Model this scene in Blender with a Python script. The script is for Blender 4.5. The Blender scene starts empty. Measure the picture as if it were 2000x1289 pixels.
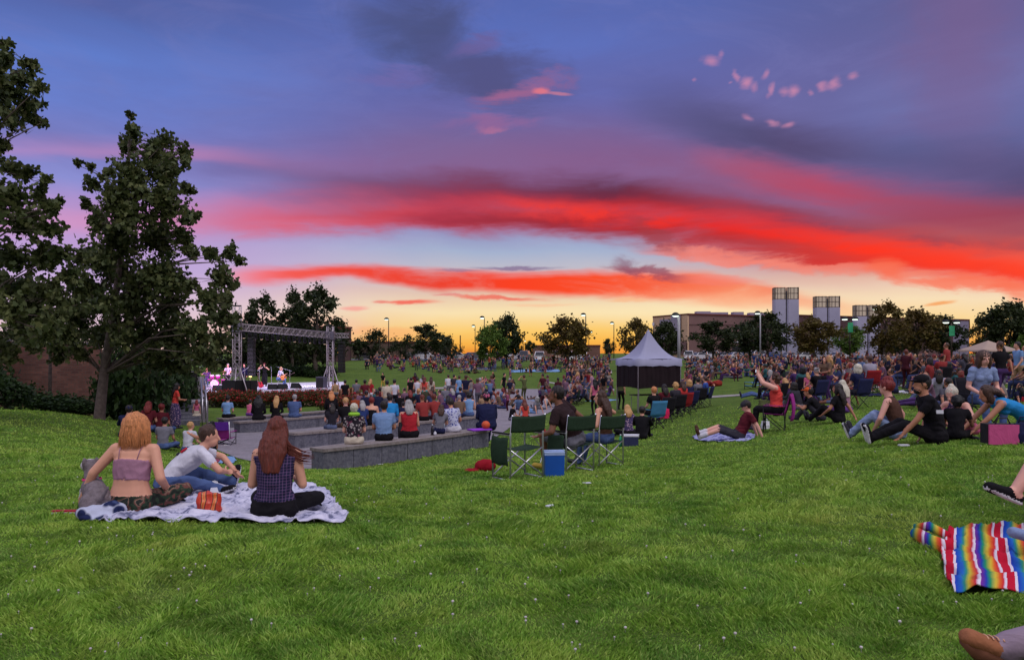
import bpy, math, random
import numpy as np
from mathutils import Vector, Matrix, kdtree, noise as mnoise

random.seed(7); rng = np.random.default_rng(11)
V = Vector
SC = bpy.context.scene
COL = SC.collection
R = math.radians
F, CX, HY, CZ = 1500.0, 1000.0, 690.0, 1.5      # focal length in photo pixels, horizon row, eye height

# ------------------------------------------------------------------ camera
cam = bpy.data.cameras.new('camera'); cam_o = bpy.data.objects.new('camera', cam); COL.objects.link(cam_o)
cam_o.location = (0, 0, CZ); cam_o.rotation_euler = (R(90), 0, 0)
cam.sensor_width = 36; cam.lens = 27; cam.shift_y = 45.5/2000
cam.clip_start = .05; cam.clip_end = 9000
SC.camera = cam_o
SC.view_settings.view_transform = 'Standard'; SC.view_settings.look = 'None'
SC.view_settings.exposure = 0; SC.view_settings.gamma = 1
SC.render.engine = 'CYCLES'
SC.cycles.max_bounces = 5; SC.cycles.diffuse_bounces = 2; SC.cycles.transparent_max_bounces = 4

def lin(c):
    return tuple(((x/255.)/12.92 if x/255. <= .04045 else ((x/255.+.055)/1.055)**2.4) for x in c)+(1.,)

# ------------------------------------------------------------------ sky
W = bpy.data.worlds.new('World'); SC.world = W; W.use_nodes = True
WT = W.node_tree; WT.nodes.clear()
def N(t, **k):
    n = WT.nodes.new(t)
    for a, b in k.items(): setattr(n, a, b)
    return n
def L(a, b): WT.links.new(a, b)
def put(s, v):
    if isinstance(v, (int, float)): s.default_value = v
    elif isinstance(v, tuple): s.default_value = v
    else: L(v, s)
def M(op, a, b=0., c=0., clamp=False):
    n = N('ShaderNodeMath', operation=op, use_clamp=clamp)
    put(n.inputs[0], a); put(n.inputs[1], b); put(n.inputs[2], c)
    return n.outputs[0]
def MR(v, a, b, c=0., d=1., smooth=True):
    n = N('ShaderNodeMapRange', interpolation_type='SMOOTHSTEP' if smooth else 'LINEAR')
    for i, x in enumerate((v, a, b, c, d)): put(n.inputs[i], x)
    return n.outputs[0]
def MIX(f, a, b):
    n = N('ShaderNodeMix', data_type='RGBA'); put(n.inputs[0], f); put(n.inputs[6], a); put(n.inputs[7], b)
    return n.outputs[2]
def RAMP(v, stops, interp='LINEAR'):
    n = N('ShaderNodeValToRGB'); r = n.color_ramp; r.interpolation = interp
    stops = sorted(stops)
    r.elements[0].position = stops[0][0]; r.elements[0].color = stops[0][1]
    r.elements[1].position = stops[-1][0]; r.elements[1].color = stops[-1][1]
    for p, c in stops[1:-1]:
        e = r.elements.new(p); e.color = c
    put(n.inputs[0], v); return n.outputs[0]
def CURVE(v, pts):
    n = N('ShaderNodeFloatCurve'); m = n.mapping; m.use_clip = False; c = m.curves[0]
    pts = sorted(pts)
    c.points[0].location = pts[0]; c.points[1].location = pts[-1]
    for p in pts[1:-1]: c.points.new(*p)
    for p in c.points: p.handle_type = 'AUTO_CLAMPED'
    m.update(); put(n.inputs[1], v); return n.outputs[0]
def ae(px, py):                      # compass bearing and height above the horizon of a cloud
    az = math.atan((px-CX)/F); return az, math.atan((HY-py)/F*math.cos(az))
tc = N('ShaderNodeTexCoord'); sx = N('ShaderNodeSeparateXYZ'); L(tc.outputs['Generated'], sx.inputs[0])
AZ = M('ARCTAN2', sx.outputs[0], sx.outputs[1]); EL = M('ARCSINE', sx.outputs[2])
cmb = N('ShaderNodeCombineXYZ'); put(cmb.inputs[0], AZ); put(cmb.inputs[1], EL)
def NOISE(sx_, sy_, det=4, rough=.55, dist=0., rot=0., off=0.):
    mp = N('ShaderNodeMapping'); L(cmb.outputs[0], mp.inputs[0]); mp.inputs['Scale'].default_value = (sx_, sy_, 1)
    mp.inputs['Rotation'].default_value = (0, 0, rot); mp.inputs['Location'].default_value = (off, off*.7, off)
    n = N('ShaderNodeTexNoise'); L(mp.outputs[0], n.inputs['Vector']); n.inputs['Scale'].default_value = 1
    n.inputs['Detail'].default_value = det; n.inputs['Roughness'].default_value = rough; n.inputs['Distortion'].default_value = dist
    return n.outputs[0]
nA = NOISE(3.0, 22, 5, .6, .4); nB = NOISE(9, 30, 6, .65, .5, off=3.3); nC = NOISE(2.2, 5, 4, .6, 1.0, off=7.1)
nD = NOISE(14, 20, 5, .6, .6, rot=.3, off=1.7)
ELw = M('ADD', EL, M('ADD', M('MULTIPLY', M('SUBTRACT', nA, .5), .034), M('MULTIPLY', M('SUBTRACT', nC, .5), .035)))
ELb = M('ADD', ELw, M('MULTIPLY', M('SUBTRACT', nB, .5), .024))
AZn = MR(AZ, -.9, .9, 0., 1., False)
def tn(az): return (az+.9)/1.8
EM = .62
def base(px, rows):
    return RAMP(MR(ELc, 0., EM, 0., 1., False), [(max(0., min(1., ae(px, y)[1]/EM)), lin(c)) for y, c in rows])
ELc = M('ADD', EL, M('ADD', M('MULTIPLY', M('SUBTRACT', nC, .5), .03), M('MULTIPLY', M('SUBTRACT', nA, .5), .008)))
bL = base(150, [(-120, (62, 84, 150)), (0, (76, 100, 172)), (100, (94, 128, 212)), (200, (106, 132, 214)), (280, (128, 130, 200)),
                (350, (142, 146, 215)), (430, (190, 152, 208)), (520, (190, 165, 218)), (600, (218, 190, 216)), (690, (240, 205, 196))])
bC = base(1000, [(-120, (70, 90, 160)), (0, (80, 104, 182)), (90, (90, 114, 196)), (180, (98, 106, 180)), (260, (118, 98, 155)), (330, (140, 92, 138)),
                 (400, (135, 95, 135)), (450, (150, 150, 195)), (490, (168, 182, 210)), (530, (195, 190, 200)), (575, (228, 198, 175)), (612, (250, 226, 176)),
                 (648, (251, 208, 122)), (672, (248, 172, 70)), (690, (232, 135, 48))])
bR = base(1850, [(-120, (80, 84, 140)), (0, (92, 96, 152)), (100, (106, 104, 162)), (200, (108, 114, 174)), (290, (96, 100, 154)), (360, (110, 94, 142)),
                 (430, (150, 76, 98)), (500, (215, 130, 120)), (555, (235, 200, 178)), (590, (248, 222, 184)), (630, (252, 216, 150)), (660, (250, 182, 92)), (690, (235, 128, 50))])
aL, aC, aR = ae(200, 0)[0], ae(1000, 0)[0], ae(1850, 0)[0]
col = MIX(MR(AZ, aL, ae(930, 0)[0]), bL, bC)
col = MIX(MR(AZ, ae(1150, 0)[0], aR), col, bR)
front = MR(M('ABSOLUTE', AZ), .72, 1.15, 1., 0.)
tex = MR(NOISE(2.4, 9, 6, .62, .8, off=5.), .35, .68)
col = MIX(M('MULTIPLY', M('MULTIPLY', tex, .3), MR(EL, .1, .2)), col, lin((94, 88, 146)))
tex2 = MR(NOISE(4.5, 13, 6, .68, 1.2, rot=.25, off=11.), .42, .72)
col = MIX(M('MULTIPLY', M('MULTIPLY', tex2, .22), MR(EL, .14, .24)), col, lin((128, 128, 190)))
def band(rows, sb=.02, st=.034, EL_=None, nz=None, nlo=.3, nhi=.6, nmin=.55):
    global col
    E = EL_ or ELb
    rows = sorted(rows); fr = 1./.62
    top = CURVE(AZn, [(tn(ae(p, 0)[0]), ae(p, t)[1]*fr) for p, t, b, a, c in rows])
    bot = CURVE(AZn, [(tn(ae(p, 0)[0]), ae(p, b)[1]*fr) for p, t, b, a, c in rows])
    al = CURVE(AZn, [(tn(ae(p, 0)[0]), a) for p, t, b, a, c in rows])
    cc = RAMP(AZn, [(tn(ae(p, 0)[0]), lin(c)) for p, t, b, a, c in rows])
    top = M('MULTIPLY', top, .62); bot = M('MULTIPLY', bot, .62)
    m1 = MR(M('SUBTRACT', E, bot), -sb*.5, sb*.5); m2 = MR(M('SUBTRACT', top, E), -st*.5, st*.5)
    m = M('MULTIPLY', M('MULTIPLY', m1, m2), M('MULTIPLY', al, front), clamp=True)
    if nz is not None: m = M('MULTIPLY', m, MR(nz, nlo, nhi, nmin, 1.))
    col = MIX(m, col, cc)
def splat(px, py, rx, ry, c, a=1., rot=0., warp=1., soft=1.):
    global col
    az, el = ae(px, py); rx /= F; ry /= F
    dx = M('SUBTRACT', M('ADD', AZ, M('MULTIPLY', M('SUBTRACT', nD, .5), .09*warp)), az)
    dy = M('SUBTRACT', M('ADD', EL, M('MULTIPLY', M('SUBTRACT', nB, .5), .06*warp)), el)
    if rot:
        c_, s_ = math.cos(rot), math.sin(rot)
        dx, dy = M('ADD', M('MULTIPLY', dx, c_), M('MULTIPLY', dy, s_)), M('SUBTRACT', M('MULTIPLY', dy, c_), M('MULTIPLY', dx, s_))
    dx = M('DIVIDE', dx, rx); dy = M('DIVIDE', dy, ry)
    d = M('SQRT', M('ADD', M('MULTIPLY', dx, dx), M('MULTIPLY', dy, dy)))
    m = MR(d, 1.-.6*soft, 1.+.55*soft, a, 0.)
    col = MIX(m, col, lin(c))
# veils and dark masses, high to low
splat(1880, 60, 90, 190, (124, 92, 138), .6, 0, 1.2, 1.5)
band([(650, 255, 325, 0., (132, 104, 154)), (850, 262, 350, .5, (132, 104, 154)), (1100, 262, 370, .65, (138, 96, 144)), (1300, 280, 385, .6, (146, 88, 128)), (1450, 310, 400, .5, (170, 84, 115)), (1650, 360, 430, 0., (160, 84, 115))],
     .05, .06, ELw, nC, .35, .6, .5)
band([(1180, 150, 220, 0., (78, 80, 130)), (1320, 175, 265, .6, (76, 74, 122)), (1440, 215, 300, .85, (72, 68, 110)), (1540, 245, 330, .95, (74, 62, 100)), (1660, 265, 335, .75, (80, 70, 110)), (1800, 285, 350, .6, (78, 76, 120)), (2000, 300, 390, .75, (76, 72, 112))],
     .04, .05, ELb, nC, .3, .55, .5)
splat(800, 62, 105, 58, (64, 72, 116), .78, -.25, 1.5, 1.4); splat(870, 55, 70, 36, (64, 72, 116), .6, .2, 1.6, 1.4)
splat(955, 150, 115, 50, (72, 70, 114), .8, -.15, 1.5, 1.3); splat(770, 148, 62, 13, (124, 100, 162), .4, .1, 1.2, 1.4)
splat(945, 85, 45, 12, (112, 92, 150), .6, .3, .8); splat(1015, 182, 75, 15, (180, 102, 142), .7, .25, 1.2, 1.3); splat(1058, 178, 14, 6, (238, 122, 132), .9, 0, .3)
splat(1090, 184, 22, 3, (205, 125, 150), .8, -.1, .2); splat(955, 246, 75, 13, (160, 100, 150), .65, .05, 1.2, 1.4); splat(960, 258, 30, 6, (200, 116, 150), .5, .0, .8, 1.4)
for p in [(1386, 120, 17, 11, .85), (1405, 107, 6, 10, .5), (1432, 150, 7, 14, .8), (1455, 163, 16, 13, 1), (1476, 172, 8, 11, .6), (1494, 146, 8, 11, .7), (1511, 176, 6, 16, .8), (1536, 180, 10, 9, .7),
          (1554, 179, 11, 12, 1), (1585, 181, 6, 5, .6), (1612, 168, 12, 10, .8), (1634, 163, 12, 14, .85), (1668, 150, 10, 8, .7), (1352, 160, 4, 4, .5), (1455, 228, 12, 7, .7), (1508, 240, 18, 8, .8), (1542, 246, 15, 7, .8), (1418, 164, 5, 3, .5)]:
    splat(p[0], p[1], p[2]*.66, p[3]*.6, (226, 146, 176), p[4]*.72, random.uniform(-.5, .5), .35, 1.7)
# pink streak on the left
band([(-300, 290, 315, .3, (190, 135, 190)), (60, 284, 310, .65, (190, 140, 196)), (400, 286, 312, .7, (198, 132, 180)), (550, 304, 338, .5, (162, 112, 160)), (700, 338, 378, .35, (150, 96, 142)), (900, 362, 392, .15, (150, 84, 124))],
     .016, .03, ELw)
band([(380, 312, 345, 0., (110, 95, 150)), (480, 316, 345, .45, (106, 92, 145)), (700, 345, 375, .5, (104, 80, 124)), (900, 350, 388, .5, (104, 66, 100)), (1000, 350, 392, 0., (110, 58, 86))], .03, .03, ELw)
# the red upper right veil
band([(1330, 280, 322, 0., (170, 84, 112)), (1450, 312, 362, .75, (190, 72, 92)), (1600, 345, 402, .9, (204, 62, 76)), (1780, 366, 440, .75, (180, 66, 84)), (2000, 395, 480, .8, (158, 64, 84))], .035, .04, ELb, nC, .3, .6, .55)
# dark maroon top of the main band
band([(430, 366, 400, 0., (110, 70, 110)), (700, 352, 398, .5, (120, 66, 100)), (900, 345, 392, .8, (124, 50, 78)), (1080, 348, 402, .9, (110, 40, 64)), (1200, 358, 415, .95, (92, 34, 56)), (1320, 372, 425, .85, (130, 34, 48)), (1450, 392, 440, .7, (160, 36, 44)),
      (1700, 446, 478, .55, (150, 50, 62)), (2000, 470, 505, .5, (140, 50, 64))], .02, .03, ELb)
# main red band
band([(-200, 405, 455, .2, (225, 150, 185)), (120, 405, 462, .45, (226, 150, 190)), (380, 406, 458, .6, (222, 116, 146)), (500, 398, 460, .78, (222, 92, 114)), (700, 390, 452, .86, (208, 68, 82)), (850, 384, 447, .92, (188, 46, 58)), (1000, 387, 450, .95, (184, 44, 52)),
      (1200, 402, 468, 1., (176, 34, 42)), (1350, 412, 496, 1., (192, 44, 46)), (1500, 430, 512, 1., (200, 46, 44)), (1650, 455, 526, 1., (222, 56, 48)), (1800, 472, 542, 1., (240, 60, 44)), (2000, 492, 562, 1., (246, 66, 46))],
     .024, .05, ELb, nA, .3, .55, .72)
band([(500, 420, 440, 0., (170, 60, 90)), (760, 412, 432, .4, (160, 50, 74)), (960, 418, 440, .65, (140, 42, 58)), (1150, 436, 458, .6, (140, 40, 52)), (1330, 455, 480, .4, (150, 44, 56)), (1450, 466, 484, 0., (150, 44, 56))], .016, .02, ELb, nA, .35, .6, .3)
band([(1400, 392, 412, 0., (120, 50, 74)), (1520, 414, 436, .5, (120, 50, 74)), (1700, 440, 462, .6, (124, 54, 78)), (1860, 462, 484, .5, (120, 58, 84)), (2000, 478, 500, .4, (116, 60, 88))], .02, .02, ELb, nB, .35, .6, .3)
band([(450, 432, 452, 0., (240, 120, 140)), (700, 425, 438, .5, (232, 82, 92)), (900, 386, 402, .5, (238, 48, 42)), (1050, 392, 416, .95, (248, 58, 42)), (1200, 406, 440, 1., (246, 52, 36)), (1400, 428, 458, .9, (236, 40, 32)), (1550, 444, 476, .9, (250, 48, 34)),
      (1700, 466, 508, 1., (254, 56, 36)), (1850, 492, 535, 1., (254, 62, 40)), (2000, 512, 550, 1., (254, 70, 44))], .028, .028, ELb, nB, .32, .55, .4)
band([(1350, 450, 470, 0., (150, 60, 70)), (1450, 462, 486, .7, (176, 58, 66)), (1570, 474, 500, .6, (190, 62, 62)), (1680, 500, 516, .5, (200, 66, 60)), (1750, 512, 524, 0., (200, 60, 60))], .014, .014, ELb, nB, .35, .55, .2)
splat(1290, 470, 60, 12, (160, 60, 68), .6, -.5, .8); splat(1420, 503, 130, 12, (250, 130, 110), .75, -.12, .8); splat(1620, 524, 120, 9, (250, 140, 120), .6, -.15, .8); splat(1730, 530, 28, 16, (250, 110, 80), .8, -.3, .6)
splat(1880, 555, 110, 10, (252, 110, 78), .8, -.12, .7)
# second streak
band([(420, 522, 552, 0., (245, 150, 165)), (490, 520, 554, .8, (244, 120, 130)), (570, 524, 552, 1., (244, 92, 84)), (700, 526, 552, 1., (240, 74, 58)), (850, 531, 564, 1., (236, 66, 48)), (1000, 536, 574, 1., (250, 66, 36)), (1150, 536, 582, 1., (250, 78, 42)),
      (1300, 534, 590, .96, (249, 98, 62)), (1450, 550, 604, .9, (250, 124, 82)), (1580, 588, 612, .7, (246, 104, 68)), (1700, 600, 618, .2, (246, 120, 70)), (1800, 606, 618, 0., (246, 120, 70))], .014, .016, ELw, nB, .3, .5, .85)
splat(1235, 522, 30, 12, (134, 84, 108), .65, -.5, 1.1, 1.3); splat(1270, 534, 75, 8, (150, 76, 96), .8, -.15, .7); splat(1010, 524, 70, 3.5, (132, 108, 146), .8, 0, .3); splat(900, 530, 40, 3, (146, 112, 146), .6, 0, .3)
splat(1420, 548, 70, 8, (246, 130, 120), .5, -.1, .6); splat(800, 590, 52, 4.2, (244, 108, 92), .95, 0, .25); splat(742, 588, 14, 3, (235, 120, 110), .7, 0, .2); splat(970, 582, 85, 4.2, (240, 104, 88), .85, -.03, .35)
splat(880, 577, 26, 2.5, (225, 130, 130), .6, 0, .3); splat(690, 602, 26, 5, (248, 160, 150), .8, 0, .3); splat(1228, 588, 40, 3, (248, 170, 120), .7, 0, .3); splat(1060, 596, 60, 3, (250, 190, 150), .6, 0, .3)
splat(1832, 592, 22, 3, (246, 160, 90), .9, .12, .15); splat(760, 648, 90, 7, (250, 176, 120), .6, .0, .4); splat(560, 640, 130, 16, (248, 180, 170), .45, 0, .6); splat(1990, 572, 30, 14, (250, 120, 90), .7, -.3, .5)
splat(1180, 662, 360, 26, (254, 196, 84), .45, 0, .3, 1.6); splat(1400, 600, 260, 24, (255, 236, 190), .4, 0, .4, 1.5)
col = MIX(MR(EL, .14, .3, 0., .16), col, lin((112, 112, 152)))
# the rest of the dome, outside the view: sky overhead and behind, brightened to add fill light
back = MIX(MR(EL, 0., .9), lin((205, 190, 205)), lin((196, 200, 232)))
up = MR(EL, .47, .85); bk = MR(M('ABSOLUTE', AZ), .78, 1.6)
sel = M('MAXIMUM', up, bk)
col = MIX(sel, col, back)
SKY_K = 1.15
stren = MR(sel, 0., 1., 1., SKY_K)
below = MR(EL, -.02, 0., 0., 1.)
col = MIX(below, lin((60, 62, 40)), col)
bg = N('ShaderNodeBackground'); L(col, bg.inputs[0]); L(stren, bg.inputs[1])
wo = N('ShaderNodeOutputWorld'); L(bg.outputs[0], wo.inputs[0])
W.cycles.sampling_method = 'MANUAL'; W.cycles.sample_map_resolution = 512

sun = bpy.data.lights.new('sun', 'SUN'); sun.energy = 1.25; sun.angle = R(30); sun.color = (1., .93, .86)  # fill lamp added above and behind the view, acting as bright overhead sky
fill_o = bpy.data.objects.new('sun', sun); COL.objects.link(fill_o)
fill_o.rotation_euler = V((.30, -.35, .9)).to_track_quat('Z', 'Y').to_euler()

# ------------------------------------------------------------------ materials
MATS = {}
class NT:
    def __init__(s, m):
        s.t = m.node_tree; s.t.nodes.clear()
    def n(s, t, ins=None, **k):
        x = s.t.nodes.new(t)
        for a, b in k.items(): setattr(x, a, b)
        for a, b in (ins or {}).items():
            if isinstance(b, bpy.types.NodeSocket): s.t.links.new(b, x.inputs[a])
            else: x.inputs[a].default_value = b
        return x
    def ramp(s, fac, stops, interp='LINEAR'):
        x = s.n('ShaderNodeValToRGB', {0: fac}); r = x.color_ramp; r.interpolation = interp
        r.elements[0].position, r.elements[0].color = stops[0]; r.elements[1].position, r.elements[1].color = stops[-1]
        for p, c in stops[1:-1]: r.elements.new(p).color = c
        return x.outputs[0]
    def mix(s, f, a, b, bt='MIX'):
        x = s.n('ShaderNodeMix', data_type='RGBA', blend_type=bt)
        for i, v in ((0, f), (6, a), (7, b)):
            if isinstance(v, bpy.types.NodeSocket): s.t.links.new(v, x.inputs[i])
            else: x.inputs[i].default_value = v
        return x.outputs[2]
    def noise(s, scale, det=3, rough=.5, vec=None, dist=0.):
        d = {'Scale': scale, 'Detail': det, 'Roughness': rough, 'Distortion': dist}
        if vec is not None: d['Vector'] = vec
        return s.n('ShaderNodeTexNoise', d).outputs[0]
def newmat(name):
    m = bpy.data.materials.new(name); m.use_nodes = True; return m, NT(m)
def fin(t, colour, rough=.8, bump=None, bs=.2, bd=.02, metal=0., extra=None, spec=.3):
    d = {'Base Color': colour, 'Roughness': rough, 'Metallic': metal, 'Specular IOR Level': spec}
    if bump is not None:
        d['Normal'] = t.n('ShaderNodeBump', {'Strength': bs, 'Distance': bd, 'Height': bump}).outputs[0]
    d.update(extra or {})
    p = t.n('ShaderNodeBsdfPrincipled', d); o = t.n('ShaderNodeOutputMaterial'); t.t.links.new(p.outputs[0], o.inputs[0]); return p
def pm(name, rgb, rough=.8, var=.18, scale=6., bs=.25, bscale=30., bd=.01, metal=0., spec=.3, emit=None, es=1.):
    if name in MATS: return MATS[name]
    m, t = newmat(name); c = lin(rgb)
    tcn = t.n('ShaderNodeTexCoord').outputs['Object']
    nz = t.noise(scale, 4, .6, tcn)
    lo = tuple(x*(1-var) for x in c[:3])+(1,); hi = tuple(min(1, x*(1+var)) for x in c[:3])+(1,)
    cc = t.ramp(nz, [(.3, lo), (.7, hi)])
    ex = {}
    if emit: ex = {'Emission Color': lin(emit), 'Emission Strength': es}
    fin(t, cc, rough, t.noise(bscale, 3, .6, tcn) if bs else None, bs, bd, metal, ex, spec)
    MATS[name] = m; return m

# ------------------------------------------------------------------ objects
def tag(o, label=None, cat=None, group=None, kind=None):
    if label: o['label'] = label
    if cat: o['category'] = cat
    if group: o['group'] = group
    if kind: o['kind'] = kind
    return o
def mkmesh(name, vs, fs, mats, midx=None, smooth=True):
    me = bpy.data.meshes.new(name)
    vs = np.asarray(vs, dtype=np.float32)
    if isinstance(fs, np.ndarray):
        n, k = fs.shape
        me.vertices.add(len(vs)); me.vertices.foreach_set('co', vs.ravel())
        me.loops.add(n*k); me.loops.foreach_set('vertex_index', fs.astype(np.int32).ravel())
        me.polygons.add(n); me.polygons.foreach_set('loop_start', (np.arange(n)*k).astype(np.int32))
        me.update(calc_edges=True)
    else:
        me.from_pydata([tuple(v) for v in vs.tolist()], [], fs); me.update()
    for m in (mats if isinstance(mats, (list, tuple)) else [mats]): me.materials.append(m)
    if midx is not None: me.polygons.foreach_set('material_index', np.asarray(midx, dtype=np.int32))
    me.polygons.foreach_set('use_smooth', np.full(len(me.polygons), smooth))
    return me
def link(name, me, parent=None, loc=None, rz=0):
    o = bpy.data.objects.new(name, me); COL.objects.link(o)
    if parent: o.parent = parent
    if loc is not None: o.location = loc
    if rz: o.rotation_euler = (0, 0, rz)
    return o
def thing(name, label, cat, loc=(0, 0, 0), rz=0, group=None):
    return tag(link(name, None, None, loc, rz), label, cat, group)
def copy_tree(o, parent=None):
    c = o.copy(); COL.objects.link(c)
    if parent:
        c.parent = parent; c.matrix_parent_inverse = o.matrix_parent_inverse.copy()
    for ch in list(o.children): copy_tree(ch, c)
    return c
class MB:
    def __init__(s): s.v = []; s.f = []; s.m = []
    def add(s, vs, fs, mi=0):
        b = len(s.v); s.v += [tuple(v) for v in vs]; s.f += [tuple(i+b for i in f) for f in fs]; s.m += [mi]*len(fs)
    def box(s, c, d, rz=0, mi=0, taper=1., rot=None):
        c = V(c); x, y, z = d[0]/2, d[1]/2, d[2]/2
        m = rot if rot is not None else Matrix.Rotation(rz, 3, 'Z')
        vs = [c+m@V((a*x*(taper if k > 0 else 1), b*y*(taper if k > 0 else 1), k*z)) for k in (-1, 1) for a, b in ((-1, -1), (1, -1), (1, 1), (-1, 1))]
        s.add(vs, [(0, 3, 2, 1), (4, 5, 6, 7), (0, 1, 5, 4), (1, 2, 6, 5), (2, 3, 7, 6), (3, 0, 4, 7)], mi); return s
    def tube(s, pts, rs, n=8, mi=0, cap=True):
        pts = [V(p) for p in pts]
        if not isinstance(rs, (list, tuple)): rs = [rs]*len(pts)
        rings = []; up = None
        for i, p in enumerate(pts):
            d = (pts[min(i+1, len(pts)-1)]-pts[max(i-1, 0)]).normalized()
            if up is None or abs(d.dot(up)) > .95: up = V((0, 0, 1)) if abs(d.z) < .9 else V((1, 0, 0))
            a = d.cross(up).normalized(); b = a.cross(d).normalized(); up = b
            rings.append([p+(a*math.cos(2*math.pi*k/n)+b*math.sin(2*math.pi*k/n))*rs[i] for k in range(n)])
        vs = [v for r in rings for v in r]; fs = []
        for i in range(len(pts)-1):
            for k in range(n): fs.append((i*n+k, i*n+(k+1) % n, (i+1)*n+(k+1) % n, (i+1)*n+k))
        if cap: fs += [tuple(range(n))[::-1], tuple((len(pts)-1)*n+k for k in range(n))]
        s.add(vs, fs, mi); return s
    def lathe(s, c, prof, n=16, mi=0):
        c = V(c); vs = []; fs = []
        for r, z in prof:
            for k in range(n): vs.append(c+V((r*math.cos(2*math.pi*k/n), r*math.sin(2*math.pi*k/n), z)))
        for i in range(len(prof)-1):
            for k in range(n): fs.append((i*n+k, i*n+(k+1) % n, (i+1)*n+(k+1) % n, (i+1)*n+k))
        s.add(vs, fs, mi); return s
    def grid(s, fn, nu, nv, mi=0, thick=None):
        vs = [V(fn(i/nu, j/nv)) for j in range(nv+1) for i in range(nu+1)]
        fs = [(j*(nu+1)+i, j*(nu+1)+i+1, (j+1)*(nu+1)+i+1, (j+1)*(nu+1)+i) for j in range(nv) for i in range(nu)]
        if thick:
            n = len(vs); w = [v-V(thick) for v in vs]; vs += w; fs += [tuple(x+n for x in f[::-1]) for f in fs]
            ed = [(i, i+1) for i in range(nu)]+[(j*(nu+1)+nu, (j+1)*(nu+1)+nu) for j in range(nv)]
            ed += [(nv*(nu+1)+i+1, nv*(nu+1)+i) for i in range(nu)]+[((j+1)*(nu+1), j*(nu+1)) for j in range(nv)]
            fs += [(b, a, a+n, b+n) for a, b in ed]
        s.add(vs, fs, mi); return s
    def build(s, name, mats, parent=None, smooth=False, loc=None, rz=0):
        return link(name, mkmesh(name, s.v, s.f, mats, s.m, smooth), parent, loc, rz)

# ------------------------------------------------------------------ terrain: the park lies in a bowl around the stage
CP = [(0, 3, .02), (1000, 3, 0), (2000, 3, .12), (0, 4.5, .02), (1000, 4.5, .03), (2000, 4.6, .15), (0, 6.5, 0), (560, 6.5, .05), (1000, 6.5, .04), (2000, 6.5, .2),
      (100, 10, -.06), (560, 10.2, -.18), (1050, 10.6, -.23), (1500, 10.6, -.02), (1800, 10.6, .22), (2150, 10.6, .26), (-400, 12, -.15), (100, 15, -.26), (420, 15, -.7), (635, 15.8, -.92),
      (560, 14, -.62), (800, 17.5, -.93), (957, 20, -.92), (1000, 14.5, -.55), (1200, 14.5, -.55), (1250, 20, -.8), (1500, 18.7, -.37), (1900, 18, .1), (2150, 18, .2), (195, 24, -.5), (-300, 24, -.48), (350, 20, -1.05), (300, 25, -1.0),
      (575, 21.6, -1.2), (952, 27.9, -1.2), (467, 28, -1.42), (342, 31, -1.5), (916, 37, -1.45), (887, 42, -1.52), (435, 31, -1.5), (100, 32, -.8), (-300, 35, -.7), (1300, 36, -1.1), (1500, 34, -.42),
      (1780, 34, .08), (2150, 34, .15), (1000, 38, -1.55), (1100, 50, -1.55), (560, 45, -1.85), (350, 45, -1.6), (560, 62, -2.), (400, 60, -2.), (760, 62, -1.75), (900, 60, -1.72), (100, 60, -.9), (-300, 60, -.8), (1050, 75, -1.5),
      (700, 100, -.8), (870, 100, -.85), (1050, 110, -.6), (500, 100, -.6), (0, 100, -.3), (1300, 60, -.8), (1500, 60, -.35), (1800, 60, -.02), (2150, 60, .05), (1300, 100, -.3), (1500, 100, -.05), (1900, 100, .05), (2200, 100, .1),
      (-200, 150, .1), (400, 150, 0), (900, 145, .15), (1100, 150, .2), (1300, 150, .2), (1600, 150, .25), (2100, 150, .3), (-200, 260, .3), (1000, 260, .4), (2200, 260, .5), (-200, 400, .5), (1000, 400, .5), (2200, 400, .6)]
_c = np.array([(math.atan((p-CX)/F)*1.6, math.log(d/math.cos(math.atan((p-CX)/F)))) for p, d, z in CP]); _z = np.array([z for p, d, z in CP])
def _phi(r): return np.sqrt(r*r+.05)
_A = _phi(np.linalg.norm(_c[:, None]-_c[None], axis=2))
_n = len(CP); _S = np.zeros((_n+1, _n+1)); _S[:_n, :_n] = _A-np.eye(_n)*.004; _S[:_n, _n] = 1; _S[_n, :_n] = 1
_w = np.linalg.solve(_S, np.append(_z, 0))
AZG = np.linspace(-1.05, 1.05, 141); LG = np.linspace(math.log(2.4), math.log(500), 180).tolist()
_g = np.stack(np.meshgrid(AZG*1.6, np.array(LG), indexing='ij'), -1).reshape(-1, 2)
HG = (_phi(np.linalg.norm(_g[:, None]-_c[None], axis=2))@_w[:_n]+_w[_n]).reshape(141, 180)
def Hn(x, y):
    x = np.asarray(x, float); y = np.asarray(y, float)
    r = np.sqrt(x*x+y*y)+1e-6; a = np.arctan2(x, y)
    i = np.clip((a+1.05)/2.1*140, 0, 139.999); j = np.clip((np.log(r)-LG[0])/(LG[-1]-LG[0])*179, 0, 178.999)
    i0 = i.astype(int); j0 = j.astype(int); fi = i-i0; fj = j-j0
    h = HG[i0, j0]*(1-fi)*(1-fj)+HG[i0+1, j0]*fi*(1-fj)+HG[i0, j0+1]*(1-fi)*fj+HG[i0+1, j0+1]*fi*fj
    k = np.clip((np.abs(a)-1.05)/1.2, 0, 1); h = h*(1-k)+.15*k
    k = np.clip((r-380)/500, 0, 1); h = h*(1-k)+.5*k
    k = np.clip((2.6-r)/2.6, 0, 1); return h*(1-k)+.03*k
_HL = HG.tolist()
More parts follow.
